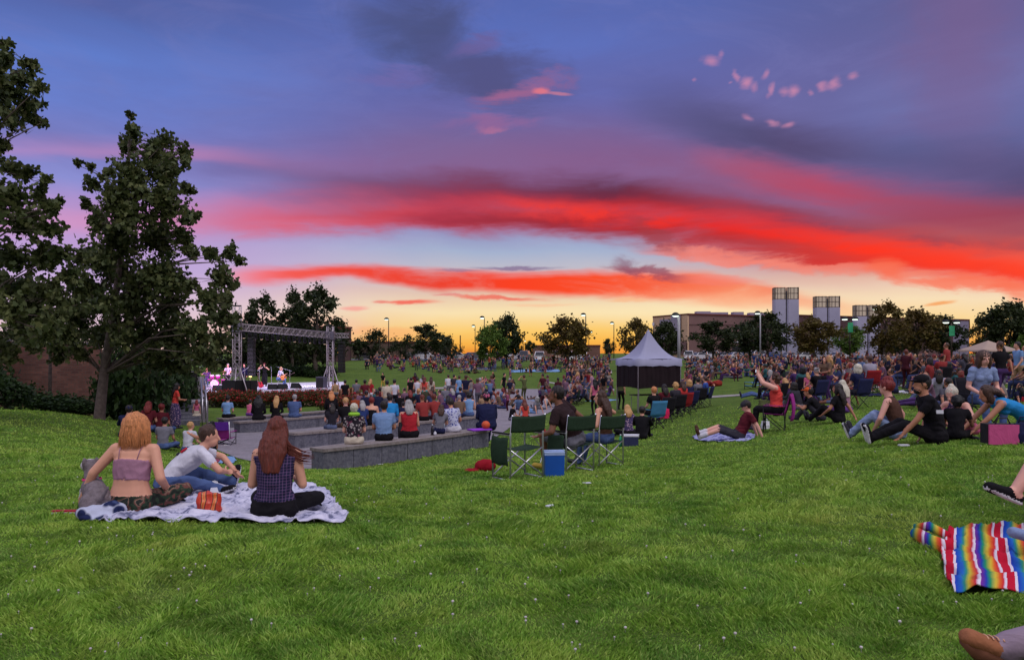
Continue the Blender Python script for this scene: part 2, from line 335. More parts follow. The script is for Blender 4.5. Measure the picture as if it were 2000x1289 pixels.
def H(x, y):
    r = math.hypot(x, y)+1e-6; a = math.atan2(x, y)
    i = min(max((a+1.05)/2.1*140, 0), 139.999); j = min(max((math.log(r)-LG[0])/(LG[-1]-LG[0])*179, 0), 178.999)
    i0 = int(i); j0 = int(j); fi = i-i0; fj = j-j0; A, B = _HL[i0], _HL[i0+1]
    h = (A[j0]*(1-fj)+A[j0+1]*fj)*(1-fi)+(B[j0]*(1-fj)+B[j0+1]*fj)*fi
    k = min(max((abs(a)-1.05)/1.2, 0), 1); h = h*(1-k)+.15*k
    k = min(max((r-380)/500, 0), 1); h = h*(1-k)+.5*k
    k = min(max((2.6-r)/2.6, 0), 1); return h*(1-k)+.03*k
def gp(px, py):                      # the point of the ground seen at a photo pixel
    d = 2.6; t = max(py-HY, .1)/F; s = (px-CX)/F; pd = d
    while d < 2500:
        if CZ-t*d <= H(s*d, d):
            lo, hi = pd, d
            for _ in range(18):
                m = (lo+hi)/2
                if CZ-t*m <= H(s*m, m): hi = m
                else: lo = m
            d = hi; break
        pd = d; d *= 1.02
    return V((s*d, d, H(s*d, d)))
def pz(px, py, z):
    d = (CZ-z)*F/(py-HY); return V(((px-CX)/F*d, d, z))
def at(px, py, d): return V(((px-CX)/F*d, d, CZ-(py-HY)/F*d))
def gd(px, d): x = (px-CX)/F*d; return V((x, d, H(x, d)))

# lawn sheet, one surface from underfoot to the horizon
NA, NRR = 420, 260
aa = np.concatenate([np.linspace(-.75, .75, 300, endpoint=False), np.linspace(.75, 2*math.pi-.75, 120, endpoint=False)])
rr = np.exp(np.linspace(math.log(.4), math.log(3500), NRR))
A2, R2 = np.meshgrid(aa, rr, indexing='ij'); X = np.sin(A2)*R2; Y = np.cos(A2)*R2
Z = Hn(X, Y)
idx = np.arange(NA*NRR).reshape(NA, NRR)
q = np.stack([idx[:, :-1], idx[:, 1:], np.roll(idx, -1, 0)[:, 1:], np.roll(idx, -1, 0)[:, :-1]], -1).reshape(-1, 4)
vs = np.stack([X, Y, Z], -1).reshape(-1, 3)
m, t = newmat('lawn_soil_and_turf')
co = t.n('ShaderNodeNewGeometry').outputs['Position']
n1 = t.noise(.22, 4, .6, co); n2 = t.noise(1.6, 5, .65, co, .5); n3 = t.noise(28, 4, .7, co); n4 = t.noise(.045, 3, .5, co)
c1 = t.ramp(n2, [(.32, lin((48, 68, 22))), (.5, lin((78, 100, 34))), (.68, lin((108, 124, 46)))])
c2 = t.ramp(n1, [(.35, lin((40, 60, 26))), (.65, lin((78, 92, 44)))])
cc = t.mix(.45, c1, c2); cc = t.mix(t.ramp(n3, [(.35, (0, 0, 0, 1)), (.7, (.6, .6, .6, 1))]), cc, lin((98, 124, 50)))
vo = t.n('ShaderNodeTexVoronoi', {'Scale': 4.5, 'Vector': co, 'Randomness': 1.}).outputs['Distance']
fin(t, cc, .95, t.mix(.5, n3, n2), .9, .06, spec=.1)
lawn_mat = m
o = link('lawn_ground', mkmesh('lawn_ground', vs, q, m)); tag(o, kind='structure')

def sheet(name, rows, mat, dz=.02, cols=40, step=2., thick=0):
    rows = sorted(rows); ys = [r[0] for r in rows]; mb = MB()
    nr = max(2, int((ys[-1]-ys[0])/step))
    def f(u, v):
        y = ys[0]+(ys[-1]-ys[0])*v
        l = np.interp(y, ys, [r[1] for r in rows]); r_ = np.interp(y, ys, [r[2] for r in rows])
        p = gp(l+(r_-l)*u, y); p.z += dz; return p
    mb.grid(f, cols, nr); return mb.build(name, mat, smooth=True)
def concrete(name, rgb, sc=1.2):
    m, t = newmat(name); co = t.n('ShaderNodeNewGeometry').outputs['Position']
    a = t.noise(sc, 5, .65, co); b = t.noise(14, 4, .7, co); c = lin(rgb)
    k = t.ramp(a, [(.3, tuple(x*.72 for x in c[:3])+(1,)), (.7, tuple(min(1, x*1.15) for x in c[:3])+(1,))])
    k = t.mix(.22, k, t.ramp(b, [(.3, (.05, .05, .05, 1)), (.7, (.6, .58, .6, 1))]))
    st_ = t.noise(1., 5, .7, t.n('ShaderNodeMapping', {'Vector': co, 'Scale': (5, 5, .5)}).outputs[0]); k = t.mix(t.ramp(st_, [(.48, (0, 0, 0, 1)), (.75, (.6, .6, .6, 1))]), k, tuple(x*.45 for x in c[:3])+(1,))
    fin(t, k, .85, b, .35, .01); return m
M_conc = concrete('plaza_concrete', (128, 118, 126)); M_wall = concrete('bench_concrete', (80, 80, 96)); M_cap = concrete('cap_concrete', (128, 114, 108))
M_path = concrete('path_concrete', (150, 142, 136)); M_asph = concrete('asphalt', (70, 68, 70), .3)
for rows, nm in (([(760, 905, 1130), (770, 868, 1150), (785, 860, 1120), (800, 770, 1085), (812, 640, 1060), (825, 415, 1010), (840, 392, 990), (860, 398, 960), (880, 425, 890), (895, 462, 800), (905, 505, 720), (917, 575, 645)], 'plaza'),):
    tag(sheet(nm, rows, M_conc, .02, 90), kind='structure')
def path(name, pts, mat=None, n=24, dz=.025):
    """pts: far edge and near edge pixel rows along the path"""
    xs = [p[0] for p in pts]; mb = MB()
    def f(u, v):
        x = xs[0]+(xs[-1]-xs[0])*u
        a = np.interp(x, xs, [p[1] for p in pts]); b = np.interp(x, xs, [p[2] for p in pts])
        p = gp(x, a+(b-a)*v); p.z += dz; return p
    mb.grid(f, n, 3); return tag(mb.build(name, mat or M_path, smooth=True), kind='structure')
path('path', [(1370, 775, 779), (1500, 767, 770), (1620, 761, 764), (1765, 752, 755), (1830, 748, 751), (1940, 744, 747), (2010, 741, 744)])
path('path', [(690, 766, 769), (770, 771, 777), (850, 776, 784)])
path('path', [(1060, 744, 746), (1100, 750, 753), (1155, 757, 760), (1200, 760, 764)])
path('path', [(840, 757, 760), (875, 756, 760), (920, 757, 761)])
# ------------------------------------------------------------------ vegetation
def leafmat(name, cols, sc=.6, trans=.25):
    m, t = newmat(name)
    g = t.n('ShaderNodeNewGeometry'); ri = g.outputs['Random Per Island']
    nz = t.noise(sc, 3, .6, g.outputs['Position'])
    a = t.ramp(ri, [(0., lin(cols[0])), (.5, lin(cols[1])), (1., lin(cols[2]))])
    b = t.ramp(nz, [(.3, lin(cols[0])), (.7, lin(cols[2]))])
    c = t.mix(.4, a, b)
    p = t.n('ShaderNodeBsdfPrincipled', {'Base Color': c, 'Roughness': .6, 'Specular IOR Level': .25})
    tr = t.n('ShaderNodeBsdfTranslucent', {'Color': c}); mx = t.n('ShaderNodeMixShader', {0: trans, 1: p.outputs[0], 2: tr.outputs[0]})
    o = t.n('ShaderNodeOutputMaterial', {0: mx.outputs[0]}); return m
M_leaf = leafmat('sycamore_leaves', [(30, 44, 20), (64, 82, 42), (112, 116, 70)], .8)
M_leaf2 = leafmat('evergreen_leaves', [(26, 36, 20), (44, 56, 28), (64, 72, 36)], .3)
M_leaf3 = leafmat('sunset_tinged_leaves', [(70, 50, 26), (88, 70, 32), (104, 96, 42)], .3)  # reddish sunset tone on the far trees, put into the leaf colour
M_leafg = leafmat('fresh_green_leaves', [(52, 74, 24), (74, 100, 34), (104, 130, 50)], .3)
M_shrub = leafmat('shrub_leaves', [(18, 34, 16), (34, 54, 24), (56, 78, 32)], .8)
M_bed = leafmat('flower_bed_leaves', [(44, 50, 24), (70, 72, 34), (92, 88, 44)], 1.)
M_red = leafmat('red_blossoms', [(130, 22, 32), (178, 36, 48), (206, 62, 70)], .8, .1)
M_bark = pm('bark', (96, 84, 78), .95, .35, 9, .8, 22, .03)
m, t = newmat('grass_blades'); g = t.n('ShaderNodeNewGeometry'); po = g.outputs['Position']
c1 = t.ramp(g.outputs['Random Per Island'], [(0, lin((72, 116, 34))), (.5, lin((118, 168, 54))), (1, lin((204, 214, 122)))])
c2 = t.ramp(t.noise(2.2, 5, .7, po, .6), [(.3, lin((22, 52, 20))), (.42, lin((70, 124, 38))), (.53, lin((146, 190, 64))), (.7, lin((196, 206, 96)))])
c3 = t.ramp(t.noise(.5, 3, .6, po), [(.32, lin((66, 116, 40))), (.55, lin((146, 174, 62))), (.72, lin((200, 186, 104)))])
c = t.mix(.3, t.mix(.5, c1, c2), c3)
M_blade = m; t.n('ShaderNodeOutputMaterial', {0: t.n('ShaderNodeMixShader', {0: .25, 1: t.n('ShaderNodeBsdfPrincipled', {'Base Color': c, 'Roughness': .6, 'Specular IOR Level': .25}).outputs[0], 2: t.n('ShaderNodeBsdfTranslucent', {'Color': c}).outputs[0]}).outputs[0]})
LEAF6 = np.array([(0, 0), (.22, .16), (.5, .3), (.24, .52), (.26, .84), (0, 1.), (-.26, .84), (-.24, .52), (-.5, .3), (-.22, .16)]) - np.array([0, .1])
LEAF4 = np.array([(0, 0), (.36, .45), (0, 1.), (-.36, .5)])
def leaves(centres, size, shape=LEAF4, jitter=.35, droop=.3):
    c = np.asarray(centres, float); n = len(c); k = len(shape)
    d = rng.normal(size=(n, 3)); d[:, 2] -= droop; d /= np.linalg.norm(d, axis=1)[:, None]
    e = rng.normal(size=(n, 3)); e -= d*np.sum(d*e, 1)[:, None]; e /= np.linalg.norm(e, axis=1)[:, None]
    s = size*(1+jitter*rng.uniform(-1, 1, n))
    v = c[:, None]+(shape[None, :, 0, None]*e[:, None]+shape[None, :, 1, None]*d[:, None])*s[:, None, None]
    return v.reshape(-1, 3), np.arange(n*k).reshape(n, k)
def blob_points(c, r, n, flat=1.):
    d = rng.normal(size=(n, 3)); d /= np.linalg.norm(d, axis=1)[:, None]
    return np.asarray(c)+d*(np.cbrt(rng.uniform(.12, 1., n))*r)[:, None]*np.array([1, 1, flat])
def twig_points(c, r, ntw, per, out=None):
    """leaf positions along twigs that spring from a clump centre; ragged edges"""
    pts = []
    for _ in range(ntw):
        d = rng.normal(size=3); d[2] += .25
        if out is not None: d += out*.7
        d /= np.linalg.norm(d); L_ = r*rng.uniform(.45, 1.3)
        s = rng.uniform(.15, 1., per)[:, None]
        sag = rng.normal(size=(per, 3))*r*.11
        pts.append(np.asarray(c)+d*s*L_+sag)
    return np.concatenate(pts)
def big_tree(name, label, base, spine, clumps, leaf, dens, depth, mat):
    """spine: trunk points (world); clumps: (point, radius)"""
    t = thing(name, label, 'tree', base)
    b = V(base); mb = MB()
    sp = [V(p)-b for p, r in spine]; rs = [r for p, r in spine]
    mb.tube(sp, rs, 12)
    pts = []
    for c, r in clumps:
        c = V(c); k = min(range(2, len(sp)), key=lambda i: (sp[i]-(c-b)).length+max(0, (sp[i].z-(c-b).z+.25*(c-b-sp[i]).xy.length))*2.5)
        a = sp[k]; e = c-b; mid = a.lerp(e, .5)+V((0, 0, .12*(e-a).length)); dl = (e-a).length
        mb.tube([a, mid, e], [min(rs[k]*.5, .014+.008*dl), .008+.005*dl, .006], 6)
        n = int(dens*r*r)
        out = np.array(e-a)/(dl+1e-6)
        ntw = max(3, int(n/16))
        pts.append(twig_points(np.array(e), r, ntw, 16, out))
        for _ in range(min(6, ntw)):
            dd = rng.normal(size=3); dd /= np.linalg.norm(dd)
            mb.tube([e, e+V(dd*r*.9)], [.012, .004], 4, cap=False)
    pts = np.concatenate(pts)
    vv, ff = leaves(pts, leaf, LEAF6, .4)
    link('crown', mkmesh('crown', vv, ff, mat, smooth=False), t)
    mb.build('trunk', M_bark, t, smooth=True)
    return t
D1 = 24.
b1 = gd(193, D1)
spine = [(b1+V((0, 0, -.3)), .22), (b1+V((.02, 0, .1)), .165), (at(203, 730, D1), .135), (at(214, 660, D1), .12), (at(224, 590, D1), .10), (at(236, 500, D1), .075), (at(246, 400, D1), .075), (at(252, 300, D1), .04), (at(254, 235, D1), .015)]
c1 = [(253, 228, 13), (262, 262, 24), (248, 290, 28), (322, 278, 20), (296, 305, 38), (352, 298, 18), (362, 318, 16), (256, 345, 42), (318, 345, 42), (366, 372, 18), (208, 342, 14), (180, 330, 12), (150, 322, 10), (182, 365, 20), (172, 402, 18), (225, 395, 34),
      (242, 425, 48), (312, 405, 50), (366, 428, 24), (195, 440, 30), (228, 478, 48), (300, 475, 52), (352, 465, 26), (362, 490, 16), (170, 505, 36), (232, 540, 50), (306, 545, 46), (178, 570, 48), (250, 605, 50), (325, 605, 44), (360, 560, 30), (402, 498, 22), (445, 495, 22), (462, 510, 14),
      (425, 545, 32), (460, 560, 14), (405, 590, 36), (432, 625, 32), (385, 650, 36), (330, 655, 44), (272, 662, 40), (215, 640, 30), (150, 622, 44), (132, 660, 34), (420, 668, 26), (352, 690, 34), (308, 702, 30), (408, 708, 22), (380, 500, 14), (250, 700, 24), (160, 690, 26), (440, 590, 22), (270, 380, 30), (330, 320, 24), (120, 690, 26), (90, 665, 26), (190, 665, 30), (235, 665, 34), (290, 690, 30), (345, 720, 24), (385, 690, 28), (270, 560, 40), (330, 560, 30), (200, 600, 34), (205, 520, 30)]
big_tree('sycamore_tree', 'tall leafy sycamore with a slanting trunk standing at the left of the stage', b1, spine,
         [(at(p, y, D1+random.uniform(-1.5, 1.5)), r*D1/F*1.02) for p, y, r in c1], .145, 1600, 1.5, M_leaf)
D2 = 19.
b2 = gd(-70, D2)
spine2 = [(b2+V((0, 0, -.3)), .3), (b2+V((0, 0, .1)), .24), (at(-66, 650, D2), .2), (at(-60, 500, D2), .17), (at(-50, 350, D2), .13), (at(-35, 200, D2), .09), (at(-15, 90, D2), .04)]
c2 = [(8, 88, 18), (12, 120, 26), (-20, 130, 40), (58, 130, 20), (38, 160, 30), (72, 175, 20), (8, 185, 36), (50, 205, 36), (82, 240, 12), (20, 235, 34), (66, 235, 16), (-30, 230, 50), (8, 285, 18), (-20, 300, 34), (12, 330, 26), (50, 345, 26), (84, 350, 16), (24, 385, 40), (74, 385, 24),
      (100, 415, 22), (118, 398, 10), (40, 440, 44), (92, 450, 28), (-20, 420, 50), (20, 500, 44), (78, 510, 42), (116, 500, 26), (-20, 560, 60), (36, 575, 46), (92, 580, 42), (130, 545, 26), (30, 640, 38), (84, 645, 36), (130, 600, 24), (10, 690, 26), (-30, 680, 50), (60, 680, 20), (60, 655, 26), (110, 620, 26), (20, 610, 34), (70, 610, 30)]
big_tree('sycamore_tree', 'tall leafy sycamore cut off by the left edge of the view', b2, spine2,
         [(at(p, y, D2+random.uniform(-1.3, 1.3)), r*D2/F*1.0) for p, y, r in c2], .145, 1550, 1.5, M_leaf)
# a thin young tree between the two
D3 = 30.; b3 = gd(97, D3)
big_tree('sapling', 'thin young tree in front of the brick wall on the left', b3, [(b3+V((0, 0, -.2)), .07), (at(98, 720, D3), .06), (at(97, 640, D3), .045), (at(99, 560, D3), .02)],
         [(at(p, y, D3+random.uniform(-.8, .8)), r*D3/F) for p, y, r in [(95, 570, 26), (120, 600, 28), (75, 610, 28), (100, 640, 30), (135, 655, 20), (65, 660, 18)]], .2, 700, 1., M_leaf)
# small generic trees, built once per kind and copied
def make_tree(seed, h, w, nblob, leafn, leaf, mat, name='tree', cat='tree', lo=.28, open_=1.):
    global rng
    r0 = rng; rng = np.random.default_rng(seed); rd = random.Random(seed)
    t = thing(name, 'tree', cat)
    mb = MB(); mb.tube([(0, 0, -.5), (.03*h*rd.uniform(-1, 1), 0, h*.3), (.04*h*rd.uniform(-1, 1), 0, h*.62), (0, 0, h*.9)], [.026*h, .02*h, .012*h, .004*h], 7)
    P = []
    for i in range(nblob):
        z = lo+(1-lo)*(i+.5)/nblob; k = math.sin(math.pi*min(1, max(.06, (z-lo*.55)/(1.04-lo*.55))))**.8
        a = rd.uniform(0, 6.28); q_ = w*.5*k*rd.uniform(.35, .95)
        c = np.array([math.cos(a)*q_, math.sin(a)*q_, z*h]); r = w*.22*rd.uniform(.7, 1.25)*(.6+.4*k)
        mb.tube([(0, 0, max(lo*h*.7, c[2]-q_*.8-.05*h)), tuple(c)], [.008*h, .002*h], 5)
        P.append(twig_points(c, r*open_, max(4, leafn//nblob//10), 10))
    vv, ff = leaves(np.concatenate(P), leaf)
    link('crown', mkmesh('crown', vv, ff, mat, smooth=False), t); mb.build('trunk', M_bark, t, smooth=True)
    rng = r0; return t
def place_tree(proto, first, px, d, top_py, label, group=None, wk=1., mat=None, py=None):
    o = proto if first else copy_tree(proto)
    p = gd(px, d); o.location = p; o['label'] = label
    if group: o['group'] = group
    h = CZ-(top_py-HY)/F*d-p.z; k = h/o_h[proto.name.split('.')[0]+str(proto['seed'])]
    o.scale = (k*wk, k*wk, k); o.rotation_euler = (0, 0, random.uniform(0, 6.28))
    if mat:
        for ch in o.children:
            if ch.name.startswith('crown'): ch.material_slots[0].link = 'OBJECT'; ch.material_slots[0].material = mat
    return o
o_h = {}
def proto_tree(seed, *a, **k):
    t = make_tree(seed, *a, **k); t['seed'] = seed; o_h[t.name.split('.')[0]+str(seed)] = a[0]; return t
TA = proto_tree(1, 6., 5.2, 26, 5200, .3, M_leaf2, name='park_tree')
TB = proto_tree(2, 6., 4.2, 24, 4200, .28, M_leaf3, name='park_tree', lo=.3)
TC = proto_tree(3, 7., 3.4, 22, 3600, .27, M_leaf2, name='slender_tree', lo=.2, open_=1.25)
TD = proto_tree(4, 4., 6., 22, 3600, .26, M_leaf2, name='bushy_tree', lo=.12)
used_p = set()
tl = [  # proto, px, d, top py, width factor, material, label
 (TC, 512, 88, 583, 1.0, None, 'slender dark tree just right of the left stage tower'), (TC, 572, 92, 574, .8, None, 'narrow upright tree behind the middle of the stage roof truss'),
 (TC, 618, 86, 568, 1.15, None, 'tallest dark tree behind the right half of the stage truss'), (TD, 540, 100, 640, 1.5, None, 'low spreading tree under the left trees behind the stage'),
 (TD, 590, 104, 636, 1.6, None, 'broad low tree behind the stage, right of centre'), (TD, 460, 96, 640, 1.6, None, 'broad low tree behind the drum kit'), (TA, 655, 120, 650, .9, None, 'small tree in front of the corner of the hall by the stage'),
 (TD, 742, 150, 650, .9, None, 'wide dark tree behind the leftmost lamp post'), (TA, 700, 150, 664, .9, None, 'small tree right of the loudspeaker column'),
 (TB, 832, 140, 638, 1.6, M_leaf2, 'round dark tree with a ragged top left of the pair of lamp posts'), (TD, 880, 150, 662, .9, None, 'low bush-like tree right of the ragged round tree'), (TD, 795, 150, 668, .8, None, 'low tree between the first lamp post and the ragged tree'),
 (TA, 990, 112, 622, .9, None, 'dark tree whose crown leans right beside the pair of lamp posts'), (TA, 958, 108, 640, .95, M_leafg, 'green tree behind the pair of lamp posts'),
 (TA, 1108, 110, 626, 1.3, M_leaf3, 'round brown-green tree left of the tall single lamp post'), (TB, 1188, 170, 664, 1., None, 'small orange-edged tree left of the white canopy'), (TB, 1240, 92, 628, .95, M_leaf3, 'russet tree behind the left side of the white canopy'),
 (TA, 1302, 100, 634, .95, None, 'dark tree behind the peak of the white canopy'), (TB, 1395, 130, 632, 1.7, M_leaf2, 'dusky tree in front of the brown hall, nearest the canopy'), (TB, 1500, 122, 616, 1.3, None, 'russet tree in front of the tallest pair of towers'),
 (TA, 1465, 135, 630, 1.3, M_leaf2, 'dusky tree between the hall and the tallest towers'), (TA, 1590, 112, 626, 1.4, M_leaf3, 'dark reddish tree between the first and second pair of towers'), (TB, 1660, 140, 640, 1.6, M_leafg, 'greenish tree right of the second pair of towers'),
 (TC, 1730, 105, 596, 1.3, M_leaf3, 'tall ragged tree covering the third pair of towers'), (TA, 1790, 118, 612, 1.2, M_leaf3, 'ragged brown tree right of the third pair of towers'), (TB, 1838, 120, 622, 1.5, M_leaf2, 'dusky tree below the double lamp on the right'),
 (TA, 1760, 150, 640, 1.6, M_leaf2, 'low dusky tree filling the gap behind the tall ragged tree'), (TC, 1912, 130, 622, .9, M_leaf3, 'thin see-through tree left of the tan canopy'), (TC, 1938, 128, 616, .7, M_leaf3, 'second thin tree just left of the tan canopy peak'),
 (TA, 1972, 92, 598, 1.1, M_leaf2, 'dark tree above the right side of the tan canopy'), (TA, 2020, 90, 606, 1.1, M_leaf2, 'dark tree cut by the right edge of the view'), (TD, 1990, 88, 662, .8, M_leafg, 'low fresh green tree right of the tan canopy'), (TA, 1035, 210, 668, 1., None, 'tiny tree between the leaning tree and the round tree'),
 (TD, 60, 90, 640, 1.2, None, 'dark tree beyond the brick wall, furthest left'), (TD, 160, 95, 648, 1.2, None, 'dark tree beyond the right end of the brick wall'), (TA, 340, 100, 650, 1.2, None, 'dark tree behind the staircase'), (TB, 1012, 230, 672, 1., None, 'tiny round tree below the low double lamp'),
]
for pr, px, d, ty, wk, mt, lb in tl:
    place_tree(pr, pr.name not in used_p, px, d, ty, lb, 'trees beyond the lawn', wk, mt); used_p.add(pr.name)
# shrubs
def make_shrub(seed, mat, w=2., h=1.2, n=2600, leaf=.12, name='shrub', flowers=0):
    global rng
    r0 = rng; rng = np.random.default_rng(seed)
    t = thing(name, 'shrub', 'shrub'); P = []
    for i in range(9):
        a = rng.uniform(0, 6.28); q_ = rng.uniform(0, .36)*w; c = np.array([math.cos(a)*q_, math.sin(a)*q_*.8, h*rng.uniform(.25, .62)])
        P.append(twig_points(c, h*.42, n//90, 10))
    P = np.concatenate(P); P = P[P[:, 2] > 0]
    vv, ff = leaves(P, leaf, LEAF4, .3, -.1); link('foliage', mkmesh('foliage', vv, ff, mat, smooth=False), t)
    mb = MB()
    for i in range(7):
        a = i*.9; mb.tube([(0, 0, -.1), (math.cos(a)*w*.3, math.sin(a)*w*.25, h*.6)], [.03, .008], 5)
    mb.build('stems', M_bark, t)
    if flowers:
        P2 = P[rng.choice(len(P), flowers)]; P2 = P2+np.array([0, 0, .04]); P2[:, 2] = np.maximum(P2[:, 2], h*.45)
        vv, ff = leaves(P2, leaf*.85, LEAF4, .4, -.6); link('blossoms', mkmesh('blossoms', vv, ff, M_red, smooth=False), t)
    rng = r0; return t
sh = make_shrub(21, M_shrub); sh2 = make_shrub(22, M_bed, 2.2, 1.15, 2200, .11, 'flowering_shrub', 900)
def put_shrub(pr, k, px, d, s, label, group, hs=1., mat=None):
    o = pr if k == 0 else copy_tree(pr); p = gd(px, d); o.location = p; o.scale = (s, s, s*hs); o.rotation_euler = (0, 0, random.uniform(0, 6.28)); tag(o, label, 'shrub', group)
    return o
hs = [(-30, 26, 1.4, .8), (18, 26, 1.1, .9), (75, 28, 1.1, .6), (120, 28, 1.1, .55), (165, 28, 1., .55), (150, 29.5, 1.1, .55), (225, 29, 1.2, 1.5), (255, 29, 1.5, 1.9), (290, 30, 1.4, 1.7), (320, 33, 1.5, 1.6), (350, 36, 1.3, 1.5), (270, 33, 1.6, 2.), (-80, 28, 1.8, 1.3)]
for i, (px, d, s, h) in enumerate(hs):
    put_shrub(sh, i, px, d, s, ['dark green hedge shrub growing along the foot of the brick wall', 'tall dark shrub between the slanting trunk and the staircase'][px > 200], 'hedge shrubs at the brick wall' if px <= 200 else 'tall shrubs by the staircase', h)
for i in range(17):
    px = 402+i*17.5; put_shrub(sh2, i, px, 46.5+.25*i+random.uniform(-.5, .5), .95, 'flowering shrub with red blossoms in the bed before the stage', 'red flowering shrubs before the stage', .9)
for i in range(9):
    px = 640+i*11; put_shrub(sh2, 1, px, 43.2+random.uniform(-.8, .8), .8, 'olive shrub with few red blossoms at the right end of the flower bed', 'shrubs at the right end of the flower bed', .85)
for i in range(16):
    put_shrub(sh, 1, 486+i*10.5, 88+random.uniform(-2, 2), 1.5, 'dark shrub in the low hedge on the bank behind the stage', 'hedge on the bank behind the stage', .7)
# soil under the bed and the worn patch by the trunk
M_soil = pm('bare_soil', (120, 96, 72), .95, .35, 3, .6, 20, .03)
tag(sheet('worn_soil', [(794, 215, 300), (799, 150, 330), (806, 140, 335), (811, 160, 300)], M_soil, .008, 20, 1.), kind='structure')
tag(sheet('flower_bed_soil', [(767, 395, 690), (775, 392, 700), (787, 394, 700), (792, 420, 690)], M_soil, .01, 30, 1.), kind='structure')
M_joint = pm('dark_joint', (44, 42, 48), .9)
# ------------------------------------------------------------------ benches of the amphitheatre
def bench(label, pl, pr, z, sag=.35, w=.46):
    a, b = pz(pl[0], pl[1], z), pz(pr[0], pr[1], z)
    d = (b-a); n = V((-d.y, d.x, 0)).normalized()           # away from the camera
    K = 26
    def P(u, v, zz): return a.lerp(b, u)+n*(v-sag*4*u*(1-u)*.5)+V((0, 0, zz-z))
    t = thing('concrete_bench', label, 'bench', tuple(a.lerp(b, .5)), group='curved concrete benches facing the stage')
    o = V(a.lerp(b, .5)); prof = lambda v0, v1, z0, z1: [(v0, z0), (v0, z1), (v1, z1), (v1, z0)]
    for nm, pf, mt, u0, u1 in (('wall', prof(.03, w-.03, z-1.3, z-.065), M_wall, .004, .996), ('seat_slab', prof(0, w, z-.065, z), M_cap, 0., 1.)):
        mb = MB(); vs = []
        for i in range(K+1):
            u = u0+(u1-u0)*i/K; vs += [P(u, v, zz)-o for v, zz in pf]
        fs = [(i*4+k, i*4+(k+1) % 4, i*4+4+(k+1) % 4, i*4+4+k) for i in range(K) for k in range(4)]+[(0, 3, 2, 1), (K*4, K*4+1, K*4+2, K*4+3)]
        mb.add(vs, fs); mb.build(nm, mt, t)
    for u in (.14, .28, .42, .57, .71, .86):
        q_ = P(u, .03, z)-o; mb = MB(); mb.box((q_.x, q_.y, -.5), (.007, .012, .86), math.atan2(d.y, d.x)); mb.build('joint', M_joint, t)
    return P
B1 = bench('nearest long concrete bench with a pale slab seat, beside the green chairs', (632, 877), (957, 838), -.47)
B2 = bench('second concrete bench from the front, behind the nearest one', (575, 846), (952, 811), -.75)
B3 = bench('third concrete bench from the front, where the black-clad row sits', (467, 824), (916, 791), -1.0)
B4 = bench('farthest concrete bench, just before the strip of grass and flower bed', (435, 817), (887, 784), -1.12)

# ------------------------------------------------------------------ brick wall, stairs
m, t = newmat('brickwork'); co = t.n('ShaderNodeTexCoord').outputs['Object']
mp = t.n('ShaderNodeMapping', {'Vector': co, 'Rotation': (R(90), 0, 0)})
br = t.n('ShaderNodeTexBrick', {'Vector': mp.outputs[0], 'Color1': lin((136, 90, 78)), 'Color2': lin((104, 66, 60)), 'Mortar': lin((110, 92, 84)), 'Scale': 1., 'Mortar Size': .012, 'Brick Width': .3, 'Row Height': .1, 'Bias': -.1})
nz = t.noise(.8, 5, .7, co); c = t.mix(t.ramp(nz, [(.4, (0, 0, 0, 1)), (.7, (.7, .7, .7, 1))]), br.outputs[0], lin((66, 48, 48)))
fin(t, c, .9, br.outputs['Fac'], .4, .01); M_brick = m
w = thing('brick_wall', 'weathered red-brown brick wall behind the hedge on the left', 'wall', tuple(gd(108, 32)))
MB().box((0, 0, 1.15), (3.75, .3, 3.1)).build('wall', M_brick, w); MB().box((0, 0, 2.74), (3.8, .36, .07)).build('coping', M_wall, w)
w2 = thing('brick_wall', 'darker return of the brick wall at the far left edge, behind the hedge', 'wall', tuple(gd(-60, 31)))
MB().box((0, 0, .9), (3.2, .3, 3.4)).build('wall', M_brick, w2); MB().box((0, 0, 2.64), (3.25, .36, .07)).build('coping', M_wall, w2)
M_steel = pm('brushed_steel', (176, 172, 178), .35, .1, 20, .05, metal=.9)
M_alu = pm('truss_aluminium', (176, 164, 170), .45, .12, 10, .1, metal=.55)
M_black = pm('black_paint', (18, 18, 20), .6, .2, 12, .15); M_dark = pm('charcoal', (40, 38, 42), .8, .2, 12, .2)
M_white = pm('white_plastic', (212, 212, 220), .45, .05, 5, .05); M_dwood = pm('dark_wood', (60, 44, 38), .7, .3, 10, .3)
st = thing('staircase', 'concrete steps up to the stage between two pairs of steel handrails', 'stairs', tuple(at(350, 828, 32)), .41)
mb2 = MB()
for i in range(6): mb2.box((0, .36*i+.17, (.13*(i+1))/2-.3+.0), (1.6, .355, .13*(i+1)+.6))
mb2.build('steps', M_wall, st)
MB().box((0, 2.2+4, .2), (2.4, 8, 1.16)).build('landing', M_conc, st)
for sx_ in (-.95, .9):
    for k, dx in enumerate((0, .16)):
        mb = MB(); x = sx_+dx
        mb.tube([(x, .1, -.2), (x, .1, .95), (x, 2.2, 1.75), (x, 2.2, .6)], .028, 8); mb.tube([(x, 1.1, .1), (x, 1.1, 1.33)], .022, 6); mb.tube([(x, .1, .5), (x, 2.2, 1.25)], .018, 6)
        mb.build('handrail', M_steel, st, smooth=True)

